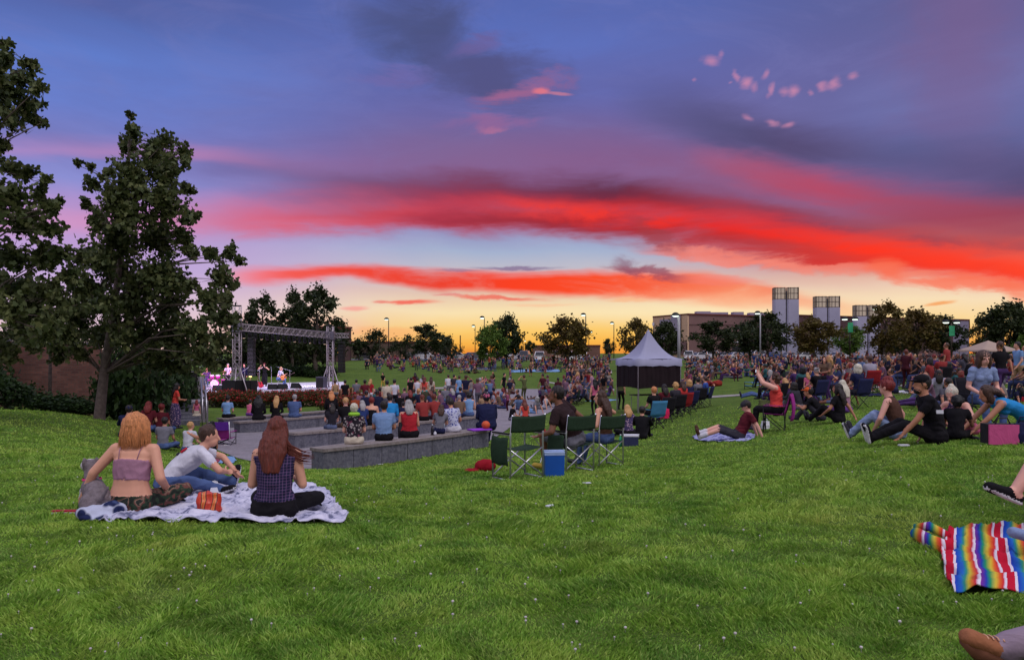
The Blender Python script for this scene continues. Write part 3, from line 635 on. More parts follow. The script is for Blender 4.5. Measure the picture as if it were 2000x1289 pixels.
# ------------------------------------------------------------------ stage
sz = -1.0
def sp_(px, d, z): x = (px-CX)/F*d; return V((x, d, z))
FL, FR, BR, BL = sp_(383, 48.5, sz), sp_(668, 55, sz), sp_(676, 68, sz), sp_(392, 62, sz)
M_deck = pm('pale_stage_floor', (205, 196, 212), .55, .12, 3, .1); M_skirt = pm('stage_skirt', (30, 26, 34), .9, .3, 3, .2)
stg = thing('stage', 'low concert stage with a pale floor lit violet behind the flower bed', 'stage', (0, 0, 0))
mb = MB(); vs = [FL, FR, BR, BL]; mb.add([v for v in vs]+[v-V((0, 0, .12)) for v in vs], [(0, 1, 2, 3), (7, 6, 5, 4)]+[(a, a+4, (a+1) % 4+4, (a+1) % 4) for a in range(4)]); mb.build('floor', M_deck, stg)
mb = MB(); c_ = (FL+FR+BR+BL)/4; vs = [c_.lerp(v, .985)-V((0, 0, .12)) for v in vs]; mb.add(vs+[v-V((0, 0, 1.6)) for v in vs], [(a, a+4, (a+1) % 4+4, (a+1) % 4) for a in range(4)]); mb.build('skirt', M_skirt, stg)
def truss(mb, a, b, w, seg=None, r=.025, br=.014, n=5):
    a, b = V(a), V(b); d = (b-a); L_ = d.length; d.normalize()
    up = V((0, 0, 1)) if abs(d.z) < .7 else V((0, 1, 0)); s = d.cross(up).normalized(); u = s.cross(d)
    seg = seg or max(2, int(L_/w)); cs = [(i, j) for i in (-1, 1) for j in (-1, 1)]
    P = lambda k, c: a+d*L_*k/seg+s*w/2*c[0]+u*w/2*c[1]
    for c in cs: mb.tube([P(0, c), P(seg, c)], r, n)
    for k in range(seg):
        for c0, c1 in ((cs[0], cs[1]), (cs[1], cs[3]), (cs[3], cs[2]), (cs[2], cs[0])):
            x, y = (c0, c1) if k % 2 else (c1, c0)
            mb.tube([P(k, x), P(k+1, y)], br, 4, cap=False); mb.tube([P(k, c0), P(k, c1)], br, 4, cap=False)
rig_ = thing('lighting_truss', 'silver truss gantry over the stage with two lattice towers and hanging lamps', 'truss gantry')
TL, TR = sp_(463, 50, -1.95), sp_(645, 57, -1.95)
def zof(py, d): return CZ-(py-HY)/F*d
zl, zr = zof(639, 50), zof(655, 57)
for nm, T, top, zb in (('tower', TL, zof(599, 50), zl), ('tower', TR, zof(638, 57), zr)):
    mb = MB(); truss(mb, T, (T.x, T.y, top), .42, r=.03); o = mb.build(nm, M_alu, rig_, True)
    mb = MB(); mb.box((T.x, T.y, zb), (.62, .62, .6)); mb.build('sleeve_block', M_dark if nm == 'x' else pm('dull_metal', (110, 106, 120), .5, .15, 8, .1, metal=.4), o)
    mb = MB()
    for sx_, sy_ in ((-1, 0), (1, -.3), (.2, 1), (.1, -1)): mb.tube([(T.x+sx_*.2, T.y+sy_*.2, -1.95+2.5), (T.x+sx_*1.05, T.y+sy_*1.05, -1.9)], .04, 6)
    mb.build('outrigger_brace', M_alu, o, True)
    mb = MB(); mb.box((T.x, T.y, -1.93), (.9, .9, .08)); mb.build('base_plate', M_dark, o)
    mb = MB(); mb.tube([(T.x-.28, T.y, top+.05), (T.x+.28, T.y, top+.05)], .05, 6); mb.tube([(T.x-.1, T.y, top), (T.x-.1, T.y, top+.28)], .05, 6); mb.build('head_block', M_dark, o)
mb = MB(); truss(mb, (TL.x, TL.y, zl), (TR.x, TR.y, zr), .42, 30); mb.build('beam', M_alu, rig_, True)
mb = MB(); truss(mb, (TR.x, TR.y, zr), (TR.x+1.35, TR.y+.2, zr-.03), .3, 4); mb.build('outrigger_beam', M_alu, rig_, True)
EMV = {}
def emis(name, rgb, k):
    if name not in EMV:
        m, t = newmat(name); e = t.n('ShaderNodeEmission', {'Color': lin(rgb), 'Strength': k}); o = t.n('ShaderNodeOutputMaterial', {0: e.outputs[0]}); EMV[name] = m
    return EMV[name]
for i in range(16):
    u = .06+.058*i; p = V((TL.x, TL.y, zl)).lerp(V((TR.x, TR.y, zr)), u)-V((0, 0, .3))
    mb = MB(); mb.tube([p+V((0, 0, .1)), p], .02, 5); mb.tube([p+V((0, -.05, -.02)), p+V((0, .1, -.34))], [.09, .13], 10); o = mb.build('stage_lamp', M_black, rig_, True)
    mb = MB(); mb.tube([p+V((0, .101, -.342)), p+V((0, .106, -.352))], .11, 10); mb.build('lens', emis('lamp_lens_dim', (150, 110, 160), .5) if i % 3 else emis('lamp_lens_lit', (255, 215, 190), 3.), o)
def spot(loc, to, col, e, ang=50, blend=.6, r=.08):
    l = bpy.data.lights.new('stage_light', 'SPOT'); l.energy = e; l.color = col; l.spot_size = R(ang); l.spot_blend = blend; l.shadow_soft_size = r
    o = bpy.data.objects.new('stage_light', l); COL.objects.link(o); o.location = loc; o.rotation_euler = (V(to)-V(loc)).to_track_quat('-Z', 'Y').to_euler()
ctr = lambda px, d, z=sz: sp_(px, d, z)
spot(ctr(440, 51, zl-.7), ctr(420, 58), (1, .12, .8), 900, 44); spot(ctr(560, 54, zr-.7), ctr(525, 57), (.55, .45, 1), 900, 60)
spot(ctr(500, 52, zl-.7), ctr(450, 57), (.9, .72, 1), 900, 55); spot(ctr(620, 56, zr-.7), ctr(590, 60), (.95, .9, 1), 1300, 75); spot(ctr(535, 53, .6), ctr(532, 54.4), (.1, .08, 1), 260, 50)
spot(ctr(480, 49.5, 2.6), ctr(545, 58, .2), (1, .86, .8), 500, 30); spot(ctr(430, 49.5, 1.8), ctr(405, 53), (.75, .62, 1), 600, 80)
# hanging loudspeaker columns
def line_array(px, d, y0, y1, w, label):
    z1, z0 = zof(y0, d), zof(y1, d); n = 9; t = thing('speaker_column', label, 'loudspeaker', tuple(sp_(px, d, z0)), -.1, 'hanging black speaker columns')
    h = (z1-z0)/n
    for i in range(n):
        c = MB().box((0, .004*(i-4)**2, h*(i+.5)), (w, .42, h*.94)).build('cabinet', M_black, t)
        MB().box((0, .004*(i-4)**2-.215, h*(i+.5)), (w*.86, .01, h*.72)).build('grille', M_dark, c)
    MB().box((0, 0, z1-z0+.12), (w*.8, .5, .1)).tube([(0, 0, z1-z0+.1), (0, 0, z1-z0+.5)], .02, 5).build('rigging_frame', M_dark, t)
line_array(491, 56, 662, 735, .46, 'tall hanging black speaker column at the left of the stage'); line_array(667, 55, 672, 728, .42, 'tall hanging black speaker column at the right edge of the stage')
def cabinet(px, d, w, dp, h, label, z=None, mat=None, grp=None, rz=-.2):
    p = sp_(px, d, sz if z is None else z); t = thing('speaker_cabinet', label, 'loudspeaker', tuple(p), rz, grp)
    MB().box((0, 0, h/2), (w, dp, h)).build('case', mat or M_black, t)
    c = MB(); c.box((0, -dp/2-.008, h/2), (w*.88, .012, h*.84)); c.build('grille', M_dark, t)
    mb = MB(); mb.tube([(-w*.52, 0, h*.6), (-w*.52, .0, h*.8)], .015, 5); mb.build('handle', M_steel, t)
cabinet(454, 49.6, 1.0, .8, .9, 'big black bass cabinet at the foot of the left tower', -1.15); cabinet(484, 50.6, .9, .8, .86, 'black bass cabinet right of the left tower', -1.15); cabinet(628, 55.8, .6, .6, .95, 'grey upright speaker by the foot of the right tower', -1.15, pm('grey_case', (84, 80, 96), .7))
for px, d, lb in ((533, 53.2, 'blue-lit wedge monitor at the front of the stage'), (552, 53.6, 'dark wedge monitor before the seated guitarist'), (578, 55, 'dark wedge monitor at the right of the stage front'), (426, 51, 'black wedge monitor before the drum kit')):
    t = thing('stage_monitor', lb, 'monitor', tuple(sp_(px, d, sz+.005)), random.uniform(-.4, .2)); mb = MB()
    mb.add([(-.32, -.25, 0), (.32, -.25, 0), (.32, .25, 0), (-.32, .25, 0), (-.32, -.1, .38), (.32, -.1, .38), (.32, .25, .12), (-.32, .25, .12)], [(0, 3, 2, 1), (4, 5, 6, 7), (0, 1, 5, 4), (1, 2, 6, 5), (2, 3, 7, 6), (3, 0, 4, 7)]); mb.build('case', M_black, t)
    MB().box((0, .08, .262), (.54, .36, .01), rot=Matrix.Rotation(-.64, 3, 'X')).build('grille', M_dark, t)
# drum kit
M_drum = pm('magenta_lit_drum_shell', (196, 60, 160), .3, .1, 5, 0); M_skin = pm('drum_head', (226, 216, 226), .5, .05); M_cym = pm('cymbal_brass', (190, 160, 90), .3, .1, 20, .1, metal=.8)  # magenta of the stage light put into the shell colour
dk = thing('drum_kit', 'magenta-lit drum kit with cymbals at the left of the stage', 'drums', tuple(sp_(421, 56, sz+.006)), .15)
def drum(name, c, ax, r, h):
    c = V(c); ax = V(ax).normalized(); mb = MB(); mb.tube([c-ax*h/2, c+ax*h/2], r, 20); o = mb.build(name, M_drum, dk, True)
    mb = MB(); mb.tube([c+ax*(h/2+.002), c+ax*(h/2+.012)], r*.97, 20); mb.tube([c-ax*(h/2+.012), c-ax*(h/2+.002)], r*.97, 20); mb.build('drum_head', M_skin, o)
drum('bass_drum', (0, -.2, .3), (0, -1, 0), .29, .42); drum('tom', (-.2, -.15, .78), (0, -.4, 1), .15, .2); drum('tom', (.2, -.15, .78), (0, -.4, 1), .16, .22); drum('floor_tom', (.55, .2, .42), (0, 0, 1), .2, .36); drum('snare_drum', (-.45, .25, .55), (0, 0, 1), .18, .14)
for x, y, z in ((-.65, -.1, 1.1), (.6, -.15, 1.15), (-.75, .3, .9), (.8, .2, 1.05)):
    mb = MB(); mb.lathe((x, y, z), [(0, .03), (.05, .025), (.23, 0), (.23, -.004), (.04, .018)], 18); o = mb.build('cymbal', M_cym, dk, True)
    mb = MB(); mb.tube([(x, y, 0), (x, y, z)], .012, 5)
    for k in range(3): mb.tube([(x, y, .25), (x+.22*math.cos(k*2.1), y+.22*math.sin(k*2.1), 0)], .01, 4)
    mb.build('stand', M_steel, o)
def mic(px, d, lb, boom=.5, h=1.5, a=.5):
    t = thing('microphone_stand', lb, 'microphone stand', tuple(sp_(px, d, sz+.005)), a); mb = MB(); mb.tube([(0, 0, 0), (0, 0, h*.85)], .02, 6)
    for k in range(3): mb.tube([(0, 0, .15), (.3*math.cos(k*2.1), .3*math.sin(k*2.1), 0)], .015, 4)
    mb.tube([(-.15, 0, h*.8), (boom, 0, h)], .018, 5); mb.build('stand', M_steel, t); MB().tube([(boom, 0, h), (boom+.14, 0, h+.02)], [.022, .04], 8).build('microphone', M_black, t, True)
mic(566, 56, 'microphone stand with a long boom before the seated guitarist', 1., 1.5, 2.9); mic(507, 56, 'upright microphone stand left of the singer', .2); mic(530, 56, 'microphone stand just right of the singer', .25, 1.5, 2.); mic(478, 55, 'microphone stand beside the keyboard player', .3); mic(383, 51, 'tripod microphone stand at the far left of the stage', .3, 1.6, 0)
kb = thing('keyboard', 'dark electric keyboard on a crossed stand left of the stage tower', 'keyboard', tuple(sp_(452, 54.6, sz+.005)), .2)
MB().box((0, 0, .92), (1.2, .32, .1)).build('body', M_black, kb); MB().box((0, .05, .975), (1.1, .16, .012)).build('keys', M_white, kb); mb = MB()
for s in (-1, 1): mb.tube([(-.4*s, .1*s, 0), (.4*s, .1*s, .87)], .018, 5)
mb.build('stand', M_steel, kb)
for px, d, w_, h_, lb, mt in ((342, 45, .9, .7, 'black equipment case at the top of the stairs', M_black), (357, 46.5, .8, 1.0, 'tall black equipment rack behind the stairs', M_black), (352, 44, .7, .35, 'low white equipment case near the stairs', M_white), (386, 47, .55, 1.15, 'grey cloth-covered box at the left stage corner', pm('grey_cloth', (158, 150, 160), .9, .3, 6, .5)), (374, 46, .5, 1.3, 'black speaker on a tripod by the handrail', M_black)):
    t = thing('equipment_case', lb, 'equipment case', tuple(sp_(px, d, -.84 if d < 47 else sz-.1)), -.1); MB().box((0, 0, h_/2), (w_, .5, h_)).build('case', mt, t); mb = MB()
    mb.box((0, -.252, h_*.95), (w_+.01, .02, .03))
    mb.build('edging', M_steel, t)
# footlight and far flood
t = thing('uplighter', 'small glowing warm lamp post on the stage behind the cabinets', 'lamp', tuple(sp_(489, 56.5, sz))); MB().tube([(0, 0, 0), (0, 0, .75)], .05, 8).build('post', pm('ochre', (170, 150, 90), .6), t); MB().lathe((0, 0, .88), [(0, -.14), (.11, -.09), (.14, 0), (.1, .1), (0, .14)], 12).build('globe', emis('warm_globe', (255, 225, 140), 5.), t, True)

# ------------------------------------------------------------------ buildings in the distance
M_tan = pm('arena_cladding', (122, 92, 90), .8, .12, .15, 0); M_tan2 = pm('pale_cladding', (206, 170, 140), .8, .1, .2, 0); M_grey = pm('grey_panels', (150, 140, 158), .6, .08, .3, 0)
M_roofd = pm('red_brown_roof', (104, 52, 44), .8, .15, .2, 0); M_glass = pm('dark_glass', (36, 34, 42), .15, .1, .5, 0, spec=.6); M_lant = pm('sunset_lit_glass', (214, 196, 168), .35, .06, .5, 0, spec=.6)  # lantern panes: sunset light through the glass put in as cream colour
M_tow = pm('tower_panels', (164, 160, 182), .5, .06, .4, 0)
def quad_building(name, label, cat, pts, ztop, mat, zb=-1., parts=None, lip=None):
    """pts: list of (px, d) ground corners"""
    c = sum((gd(p, d) for p, d in pts), V((0, 0, 0)))/len(pts); t = thing(name, label, cat, tuple(c)); n = len(pts)
    g = [V(((p-CX)/F*d, d, 0))-V((c.x, c.y, 0)) for p, d in pts]; zt = ztop if isinstance(ztop, list) else [ztop]*n
    mb = MB(); mb.add([v+V((0, 0, zb-c.z)) for v in g]+[v+V((0, 0, z-c.z)) for v, z in zip(g, zt)], [(i, (i+1) % n, (i+1) % n+n, i+n) for i in range(n)]); mb.build('wall', mat, t)
    mb = MB(); cc = sum(g, V((0, 0, 0)))/n; e = [v+(v-cc).normalized()*.25 for v in g]
    mb.add([v+V((0, 0, z-c.z-.02)) for v, z in zip(e, zt)]+[v+V((0, 0, z-c.z+.35)) for v, z in zip(e, zt)], [tuple(range(n))[::-1], tuple(range(n, 2*n))]+[(i, (i+1) % n, (i+1) % n+n, i+n) for i in range(n)]); mb.build('roof', lip or M_roofd, t)
    return t, c
def facade(t, c, a, b, items, off=.06):
    """items: (name, px0, px1, py0, py1, material) on the wall plane from ground corner a to b (px, d)"""
    A, B = V(((a[0]-CX)/F*a[1], a[1], 0)), V(((b[0]-CX)/F*b[1], b[1], 0)); dr = (B-A).normalized(); nn = V((dr.y, -dr.x, 0)); nn = nn if nn.dot(-A) > 0 else -nn
    for nm, p0, p1, y0, y1, mt in items:
        P = []
        for p in (p0, p1):
            s = (p-CX)/F; k = (A.x-s*A.y)/(s*dr.y-dr.x); q_ = A+dr*k; P.append(q_)
        d0 = (P[0].y+P[1].y)/2; za, zb_ = zof(y1, d0), zof(y0, d0)
        m_ = (P[0]+P[1])/2+nn*off; mb = MB(); mb.box((m_.x-c.x, m_.y-c.y, (za+zb_)/2-c.z), ((P[1]-P[0]).length, .12, zb_-za), math.atan2(dr.y, dr.x)); mb.build(nm, mt, t)
hall, hc = quad_building('arena', 'long brown arena hall with a flat roof beyond the car park on the right', 'building', [(1343, 205), (1520, 210), (1560, 290), (1330, 300)], [11.8, 11.4, 13.5, 15.5], M_tan)
facade(hall, hc, (1343, 205), (1520, 210), [('corner_panel', 1342.5, 1345, 617, 690, M_tan2), ('loading_door', 1430, 1452, 676, 692, M_dark), ('canopy', 1428, 1454, 667, 669, M_white), ('door', 1380, 1386, 678, 692, M_glass), ('wall_band', 1345, 1518, 650, 651.5, M_tan2 if 0 else pm('cladding_seam', (104, 76, 76), .8)), ('wall_band', 1345, 1518, 634, 635, pm('cladding_seam', (104, 76, 76), .8))])
for px_, d_, w_ in ((1372, 225, 4), (1400, 230, 6), (1440, 228, 3), (1478, 232, 5)):
    p = at(px_, 0, d_); MB().box((p.x-hc.x, p.y-hc.y, 12.9-hc.z), (w_, 3, 1.6)).build('rooftop_unit', M_grey, hall)
an, ac = quad_building('arena_annex', 'pale corner block left of the brown arena behind the canopy peak', 'building', [(1275, 225), (1344, 207), (1345, 260), (1280, 270)], [12., 11.9, 13, 13], M_tan2)
facade(an, ac, (1275, 225), (1344, 207), [('side_panel', 1291, 1313, 624, 690, M_grey), ('corner_pier', 1313, 1331, 616, 690, M_grey), ('lower_wall', 1276, 1343, 668, 692, M_tan), ('letter_sign', 1276.5, 1280, 630, 636, M_white)], .4)
lw, lc = quad_building('arena_wing', 'long low dark wing of the arena running to the right behind the trees', 'building', [(1518, 212), (1893, 178), (1893, 230), (1560, 300)], [12.0, 9., 9., 12.5], M_tan)
facade(lw, lc, (1518, 212), (1893, 178), [('end_panel', 1862, 1892, 627, 700, M_grey), ('lit_window', 1626, 1634, 681, 689, emis('window_glow', (255, 180, 90), 1.4)), ('lit_window', 1684, 1687, 681, 690, emis('window_glow', (255, 180, 90), 1.4)), ('lit_window', 1550, 1553, 680, 686, emis('window_glow', (255, 180, 90), 1.4)), ('lit_window', 1719, 1722, 681, 688, emis('window_glow', (255, 180, 90), 1.4)), ('lit_window', 1603, 1608, 683, 690, emis('window_glow', (255, 180, 90), 1.4)), ('entrance', 1650, 1680, 676, 692, M_glass), ('wall_band', 1530, 1860, 655, 657, pm('cladding_seam', (104, 76, 76), .8))])
for i, (pc, d, tp, lb) in enumerate(((1534, 200, 562, 'tallest and leftmost pair of pale towers with glass lantern tops'), (1614, 194, 579, 'middle pair of pale towers with glass lantern tops'), (1692, 184, 596, 'rightmost pair of pale towers, partly behind a ragged tree'))):
    p = gd(pc, d); t = thing('tower_pair', lb, 'tower', tuple(p), -.12, 'towers with glass lantern tops'); hh = zof(tp, d)-p.z; w_ = 46/F*d; lw_ = w_*.5
    zl_ = hh-23.5/F*d*(1 if i == 0 else .95)
    for s in (-1, 1):
        x = s*w_*.265; sh = MB(); 
        def octo(mb, x, w, z0, z1, mi=0, ch=.22):
            k = w/2; c_ = k*(1-ch*2*.5); pr = [(-k, -c_), (-c_, -k), (c_, -k), (k, -c_), (k, c_), (c_, k), (-c_, k), (-k, c_)]
            mb.add([(x+a, b, z0) for a, b in pr]+[(x+a, b, z1) for a, b in pr], [(j, (j+1) % 8, (j+1) % 8+8, j+8) for j in range(8)]+[tuple(range(8, 16)), tuple(range(8))[::-1]], mi)
        octo(sh, x, lw_*.97, -1, zl_); sh.build('shaft', M_tow, t)
        mb = MB(); octo(mb, x, lw_*.9, zl_+.15, hh-.2); ln_ = mb.build('lantern', M_lant, t)
        mb = MB(); k = lw_*.46
        for z in (zl_+.08, (zl_+hh)/2, hh-.12): octo(mb, x, lw_*.93, z-.06, z+.06)
        for a in (-1, -.55, .18, 1): mb.box((x+a*k*.82, -k*1.0, (zl_+hh)/2), (.09, .1, hh-zl_))
        for a in (-.8, 0, .8): mb.box((x+s*k*1.0, a*k, (zl_+hh)/2), (.14, .16, hh-zl_))
        mb.build('glazing_frame', pm('bronze_frame', (88, 72, 66), .5), ln_)
    MB().box((0, .2, (zl_)/2+1), (w_*.05, lw_*.7, zl_+2.5)).build('slot', M_glass, t)
low, _ = quad_building('low_building', 'low warm-grey building under the round tree left of the canopy', 'building', [(1040, 230), (1172, 225), (1172, 260), (1045, 262)], 3.6, pm('dusky_wall', (120, 88, 78), .9, .2, .2))
low2, _ = quad_building('low_building', 'long dim low building left of the leftmost lamp post', 'building', [(640, 190), (880, 200), (880, 230), (650, 225)], 4.2, pm('dim_wall', (88, 70, 62), .9, .2, .2))
hb, hbc = quad_building('hall_building', 'dark two storey hall behind the stage with a red-brown right end', 'building', [(470, 150), (665, 135), (686, 150), (490, 175)], [6.6, 5.9, 6.3, 6.8], pm('dark_hall_wall', (96, 70, 68), .9, .15, .3))
facade(hb, hbc, (470, 150), (665, 135), [('lit_window', 656, 661, 680, 690, emis('window_glow', (255, 180, 90), 1.4)), ('window', 600, 606, 662, 668, M_glass), ('window', 620, 626, 662, 668, M_glass), ('window', 640, 646, 662, 668, M_glass)])
cp_, _ = quad_building('shade_structure', 'slanting pale ramp-like roof rising behind the tan canopy at the far right', 'shelter', [(1915, 96), (1960, 94), (1962, 99), (1918, 101)], [2.2, 6.6, 6.6, 2.2], M_grey, zb=1.8)
# car park strip
def far_strip(name, rows, mat): tag(sheet(name, rows, mat, .03, 60, 1.), kind='structure')
mb = MB(); mb.grid(lambda u, v: (lambda x, y: (x, y, H(x, y)+.03))((-90+230*u), 147+26*v), 90, 8); tag(mb.build('car_park_road', M_asph, smooth=True), kind='structure')
# ------------------------------------------------------------------ lamps, poles
M_pole = pm('bronze_pole', (62, 54, 48), .5, .1, 5, 0, metal=.4); M_pgrey = pm('grey_pole', (150, 146, 152), .5, .1, 5, 0); M_ban = pm('green_banner', (54, 150, 104), .7, .35, 1.5, 0, emit=(60, 170, 110), es=.06)  # banner cloth is given a faint glow of its own, no lamp behind it
lens = emis('lamp_white', (236, 255, 236), 3.2)
def lamp(px, top, label, heads=1, d=None, banner=None, mat=None, k=1.):
    d = d or 7.2/(HY-top)*F; p = gd(px, d); h = zof(top, d)-p.z
    t = thing('street_lamp', label, 'street lamp', tuple(p), 0, 'lamp posts round the park'); mt = mat or M_pole
    MB().tube([(0, 0, -.3), (0, 0, h-.5)], [.11*k, .08*k], 8).build('post', mt, t, True)
    for s in ((0,) if heads == 1 else (-1, 1)):
        x = s*.75 if s else -.42
        mb = MB(); mb.lathe((x, 0, h-.42), [(.5, 0), (.48, .12), (.36, .3), (.18, .4), (0, .42)], 14); mb.tube([(0, 0, h-.55), (x*.6, 0, h-.3), (x, 0, h-.18)], .05, 6); hd = mb.build('lamp_head', M_black, t, True)
        mb = MB(); mb.lathe((x, 0, h-.46), [(0, -.1), (.26, -.07), (.42, .02), (0, .03)], 14); mb.build('lens', lens, hd, True)
    if banner: MB().box((.0, -.16, h-1.6), (.75, .04, 1.4)).build('banner', M_ban, t)
lamp(759, 620, 'leftmost single lamp post, on the far lawn right of the stage'); lamp(928, 634, 'shorter of the two lamp posts by the leaning tree'); lamp(946, 617, 'taller of the two lamp posts by the leaning tree'); lamp(1144, 611, 'tall lamp post just right of the round brown-green tree')
lamp(1199, 628, 'lamp post left of the white canopy'); lamp(1326, 610, 'thick pale lamp post right of the white canopy peak', 1, 95, None, M_pgrey, 2.); lamp(1485, 607, 'lamp post in front of the brown arena hall', 1, 120, None, M_pgrey, 1.2)
lamp(1660, 618, 'double lamp with green banner between middle and right tower pairs', 2, 112, True); lamp(1858, 624, 'double lamp with green banner before the end of the arena wing', 2, 108, True); lamp(1716, 598, 'single lamp post shining before the ragged tree at the right towers', 1, 112); lamp(1022, 664, 'small double-headed lamp far off between two trees', 2, 330, None, M_pole, 1.); lamp(1150, 646, 'double-headed lamp right beside the tall single lamp post', 2, 250)
lamp(556, 688, 'low bright lamp under the trees behind the stage', 1, 110)
for px, top, d, lb in ((899, 655, 260, 'plain utility pole left of the pair of lamp posts'), (939, 645, 300, 'utility pole with crossarm behind the pair of lamp posts'), (1066, 658, 320, 'utility pole with crossarm left of the round tree'), (1026, 670, 380, 'utility pole with crossarm beside the tiny trees')):
    p = gd(px, d); h = zof(top, d)-p.z; t = thing('utility_pole', lb, 'utility pole', tuple(p), 0, 'utility poles on the horizon'); MB().tube([(0, 0, -.3), (0, 0, h)], .2, 6).build('pole', M_dwood, t)
    if 'crossarm' in lb: MB().box((0, -.25, h-.6), (3.4, .2, .25)).build('crossarm', M_dwood, t)
# ------------------------------------------------------------------ cars
M_win = pm('car_window', (30, 30, 36), .1, .1, 1, 0, spec=.7); M_tyre = pm('tyre', (22, 22, 22), .9); M_rim = pm('wheel_rim', (150, 150, 154), .4, .1, 5, 0, metal=.7)
CARM = {k: pm('car_'+k, v, .25, .04, 1, 0, spec=.6) for k, v in {'white': (214, 212, 216), 'silver': (164, 164, 172), 'red': (140, 34, 34), 'black': (28, 28, 32), 'blue': (44, 70, 130), 'grey': (96, 96, 102), 'tan': (160, 140, 116)}.items()}
def make_car(kind):
    L_, W_, HT = (4.5, 1.78, 1.45) if kind == 'sedan' else (4.7, 1.9, 1.78)
    t = thing(kind+'_car', 'car', 'car')
    def hull(prof, w0, w1, mat, name, par):
        mb = MB(); n = len(prof); vs = [(x, -w_/2, z) for (x, z), w_ in zip(prof, w0)]+[(x, w_/2, z) for (x, z), w_ in zip(prof, w0)]
        mb.add(vs, [tuple(range(n)), tuple(range(2*n-1, n-1, -1))]+[(i, i+n, (i+1) % n+n, (i+1) % n) for i in range(n)]); return mb.build(name, mat, par)
    bh = .9 if kind == 'sedan' else 1.02
    pr = [(-L_/2, .35), (-L_/2+.05, .62), (-L_/2+.08, bh-.12), (-L_/2+.9, bh), (L_/2-1.25, bh), (L_/2-.25, bh-.15), (L_/2, .6), (L_/2-.02, .3), (L_/2-.4, .22), (-L_/2+.4, .22)]
    body = hull(pr, [W_*k for k in (.86, .92, .95, 1, 1, .94, .86, .86, .92, .92)], None, CARM['white'], 'body', t)
    if kind == 'sedan': cb = [(-L_/2+.55, bh-.01), (-L_/2+1.25, HT-.04), (-L_/2+1.9, HT), (L_/2-1.95, HT-.02), (L_/2-1.2, bh-.01)]
    else: cb = [(-L_/2+.1, bh-.01), (-L_/2+.35, HT-.06), (-L_/2+1., HT), (L_/2-1.9, HT-.02), (L_/2-1.15, bh-.01)]
    wd = [W_*.98, W_*.8, W_*.78, W_*.78, W_*.98]; cab = hull(cb, wd, None, CARM['white'], 'cabin', t)
    # windows: panels just proud of the cabin
    for s in (-1, 1):
        mb = MB(); c0 = [V((x, s*w_/2, z)) for (x, z), w_ in zip(cb, wd)]; ce = sum(c0, V((0, 0, 0)))/5; vs = [ce.lerp(v, .84)+V((0, s*.012, .01)) for v in c0]; mb.add(vs, [tuple(range(5)) if s < 0 else tuple(range(5))[::-1]]); mb.build('side_window', M_win, t)
    for i, j, nm in ((0, 1, 'rear_window'), (3, 4, 'windscreen')):
        mb = MB(); q_ = [V((cb[i][0], -wd[i]/2, cb[i][1])), V((cb[i][0], wd[i]/2, cb[i][1])), V((cb[j][0], wd[j]/2, cb[j][1])), V((cb[j][0], -wd[j]/2, cb[j][1]))]; ce = sum(q_, V((0, 0, 0)))/4; o_ = V((-.015 if i == 0 else .015, 0, .012)); mb.add([ce.lerp(v, .86)+o_ for v in q_], [(0, 1, 2, 3)]); mb.build(nm, M_win, t)
    for x in (-L_/2+.85, L_/2-.9):
        for s in (-1, 1):
            mb = MB(); mb.tube([(x, s*(W_/2-.2), .33), (x, s*(W_/2+.01), .33)], .33, 16); wh = mb.build('wheel', M_tyre, t, True); mb = MB(); mb.tube([(x, s*(W_/2+.012), .33), (x, s*(W_/2+.02), .33)], .2, 12); mb.build('rim', M_rim, wh)
    for s in (-1, 1):
        MB().box((L_/2-.1, s*W_*.34, .66), (.14, .32, .14)).build('headlight', M_white, t); MB().box((-L_/2+.06, s*W_*.38, .72), (.08, .24, .16)).build('taillight', pm('tail_red', (150, 20, 20), .4), t)
    return t
CP_ = {'sedan': make_car('sedan'), 'suv': make_car('suv')}; seen = set()
cars = [(478, 'suv', 'red', 1.2), (497, 'sedan', 'white', .2), (530, 'suv', 'red', .1), (556, 'sedan', 'silver', .2), (577, 'sedan', 'white', -.1), (597, 'sedan', 'blue', .1), (613, 'sedan', 'black', .4), (628, 'suv', 'white', .9), (718, 'sedan', 'silver', .1), (806, 'sedan', 'silver', .3), (829, 'suv', 'white', .4),
        (871, 'sedan', 'silver', .2), (896, 'sedan', 'white', .1), (925, 'sedan', 'grey', .5), (978, 'suv', 'black', 1.5), (1003, 'sedan', 'white', .5), (1026, 'suv', 'grey', 1.4), (1053, 'suv', 'white', 1.57), (1087, 'suv', 'tan', 1.5), (1117, 'suv', 'white', 1.57), (1141, 'sedan', 'white', 1.3),
        (1346, 'suv', 'white', 1.3), (1369, 'sedan', 'white', .4), (1393, 'suv', 'white', .4), (1418, 'sedan', 'silver', .3), (1440, 'sedan', 'white', .2), (1462, 'sedan', 'grey', .3), (1486, 'suv', 'white', .3), (1512, 'sedan', 'blue', .2), (1545, 'sedan', 'silver', .3), (1572, 'sedan', 'white', .3), (1602, 'sedan', 'silver', .2), (1640, 'sedan', 'white', .2), (1775, 'sedan', 'silver', .2), (1985, 'suv', 'white', .2), (1500, 'sedan', 'red', .4)]
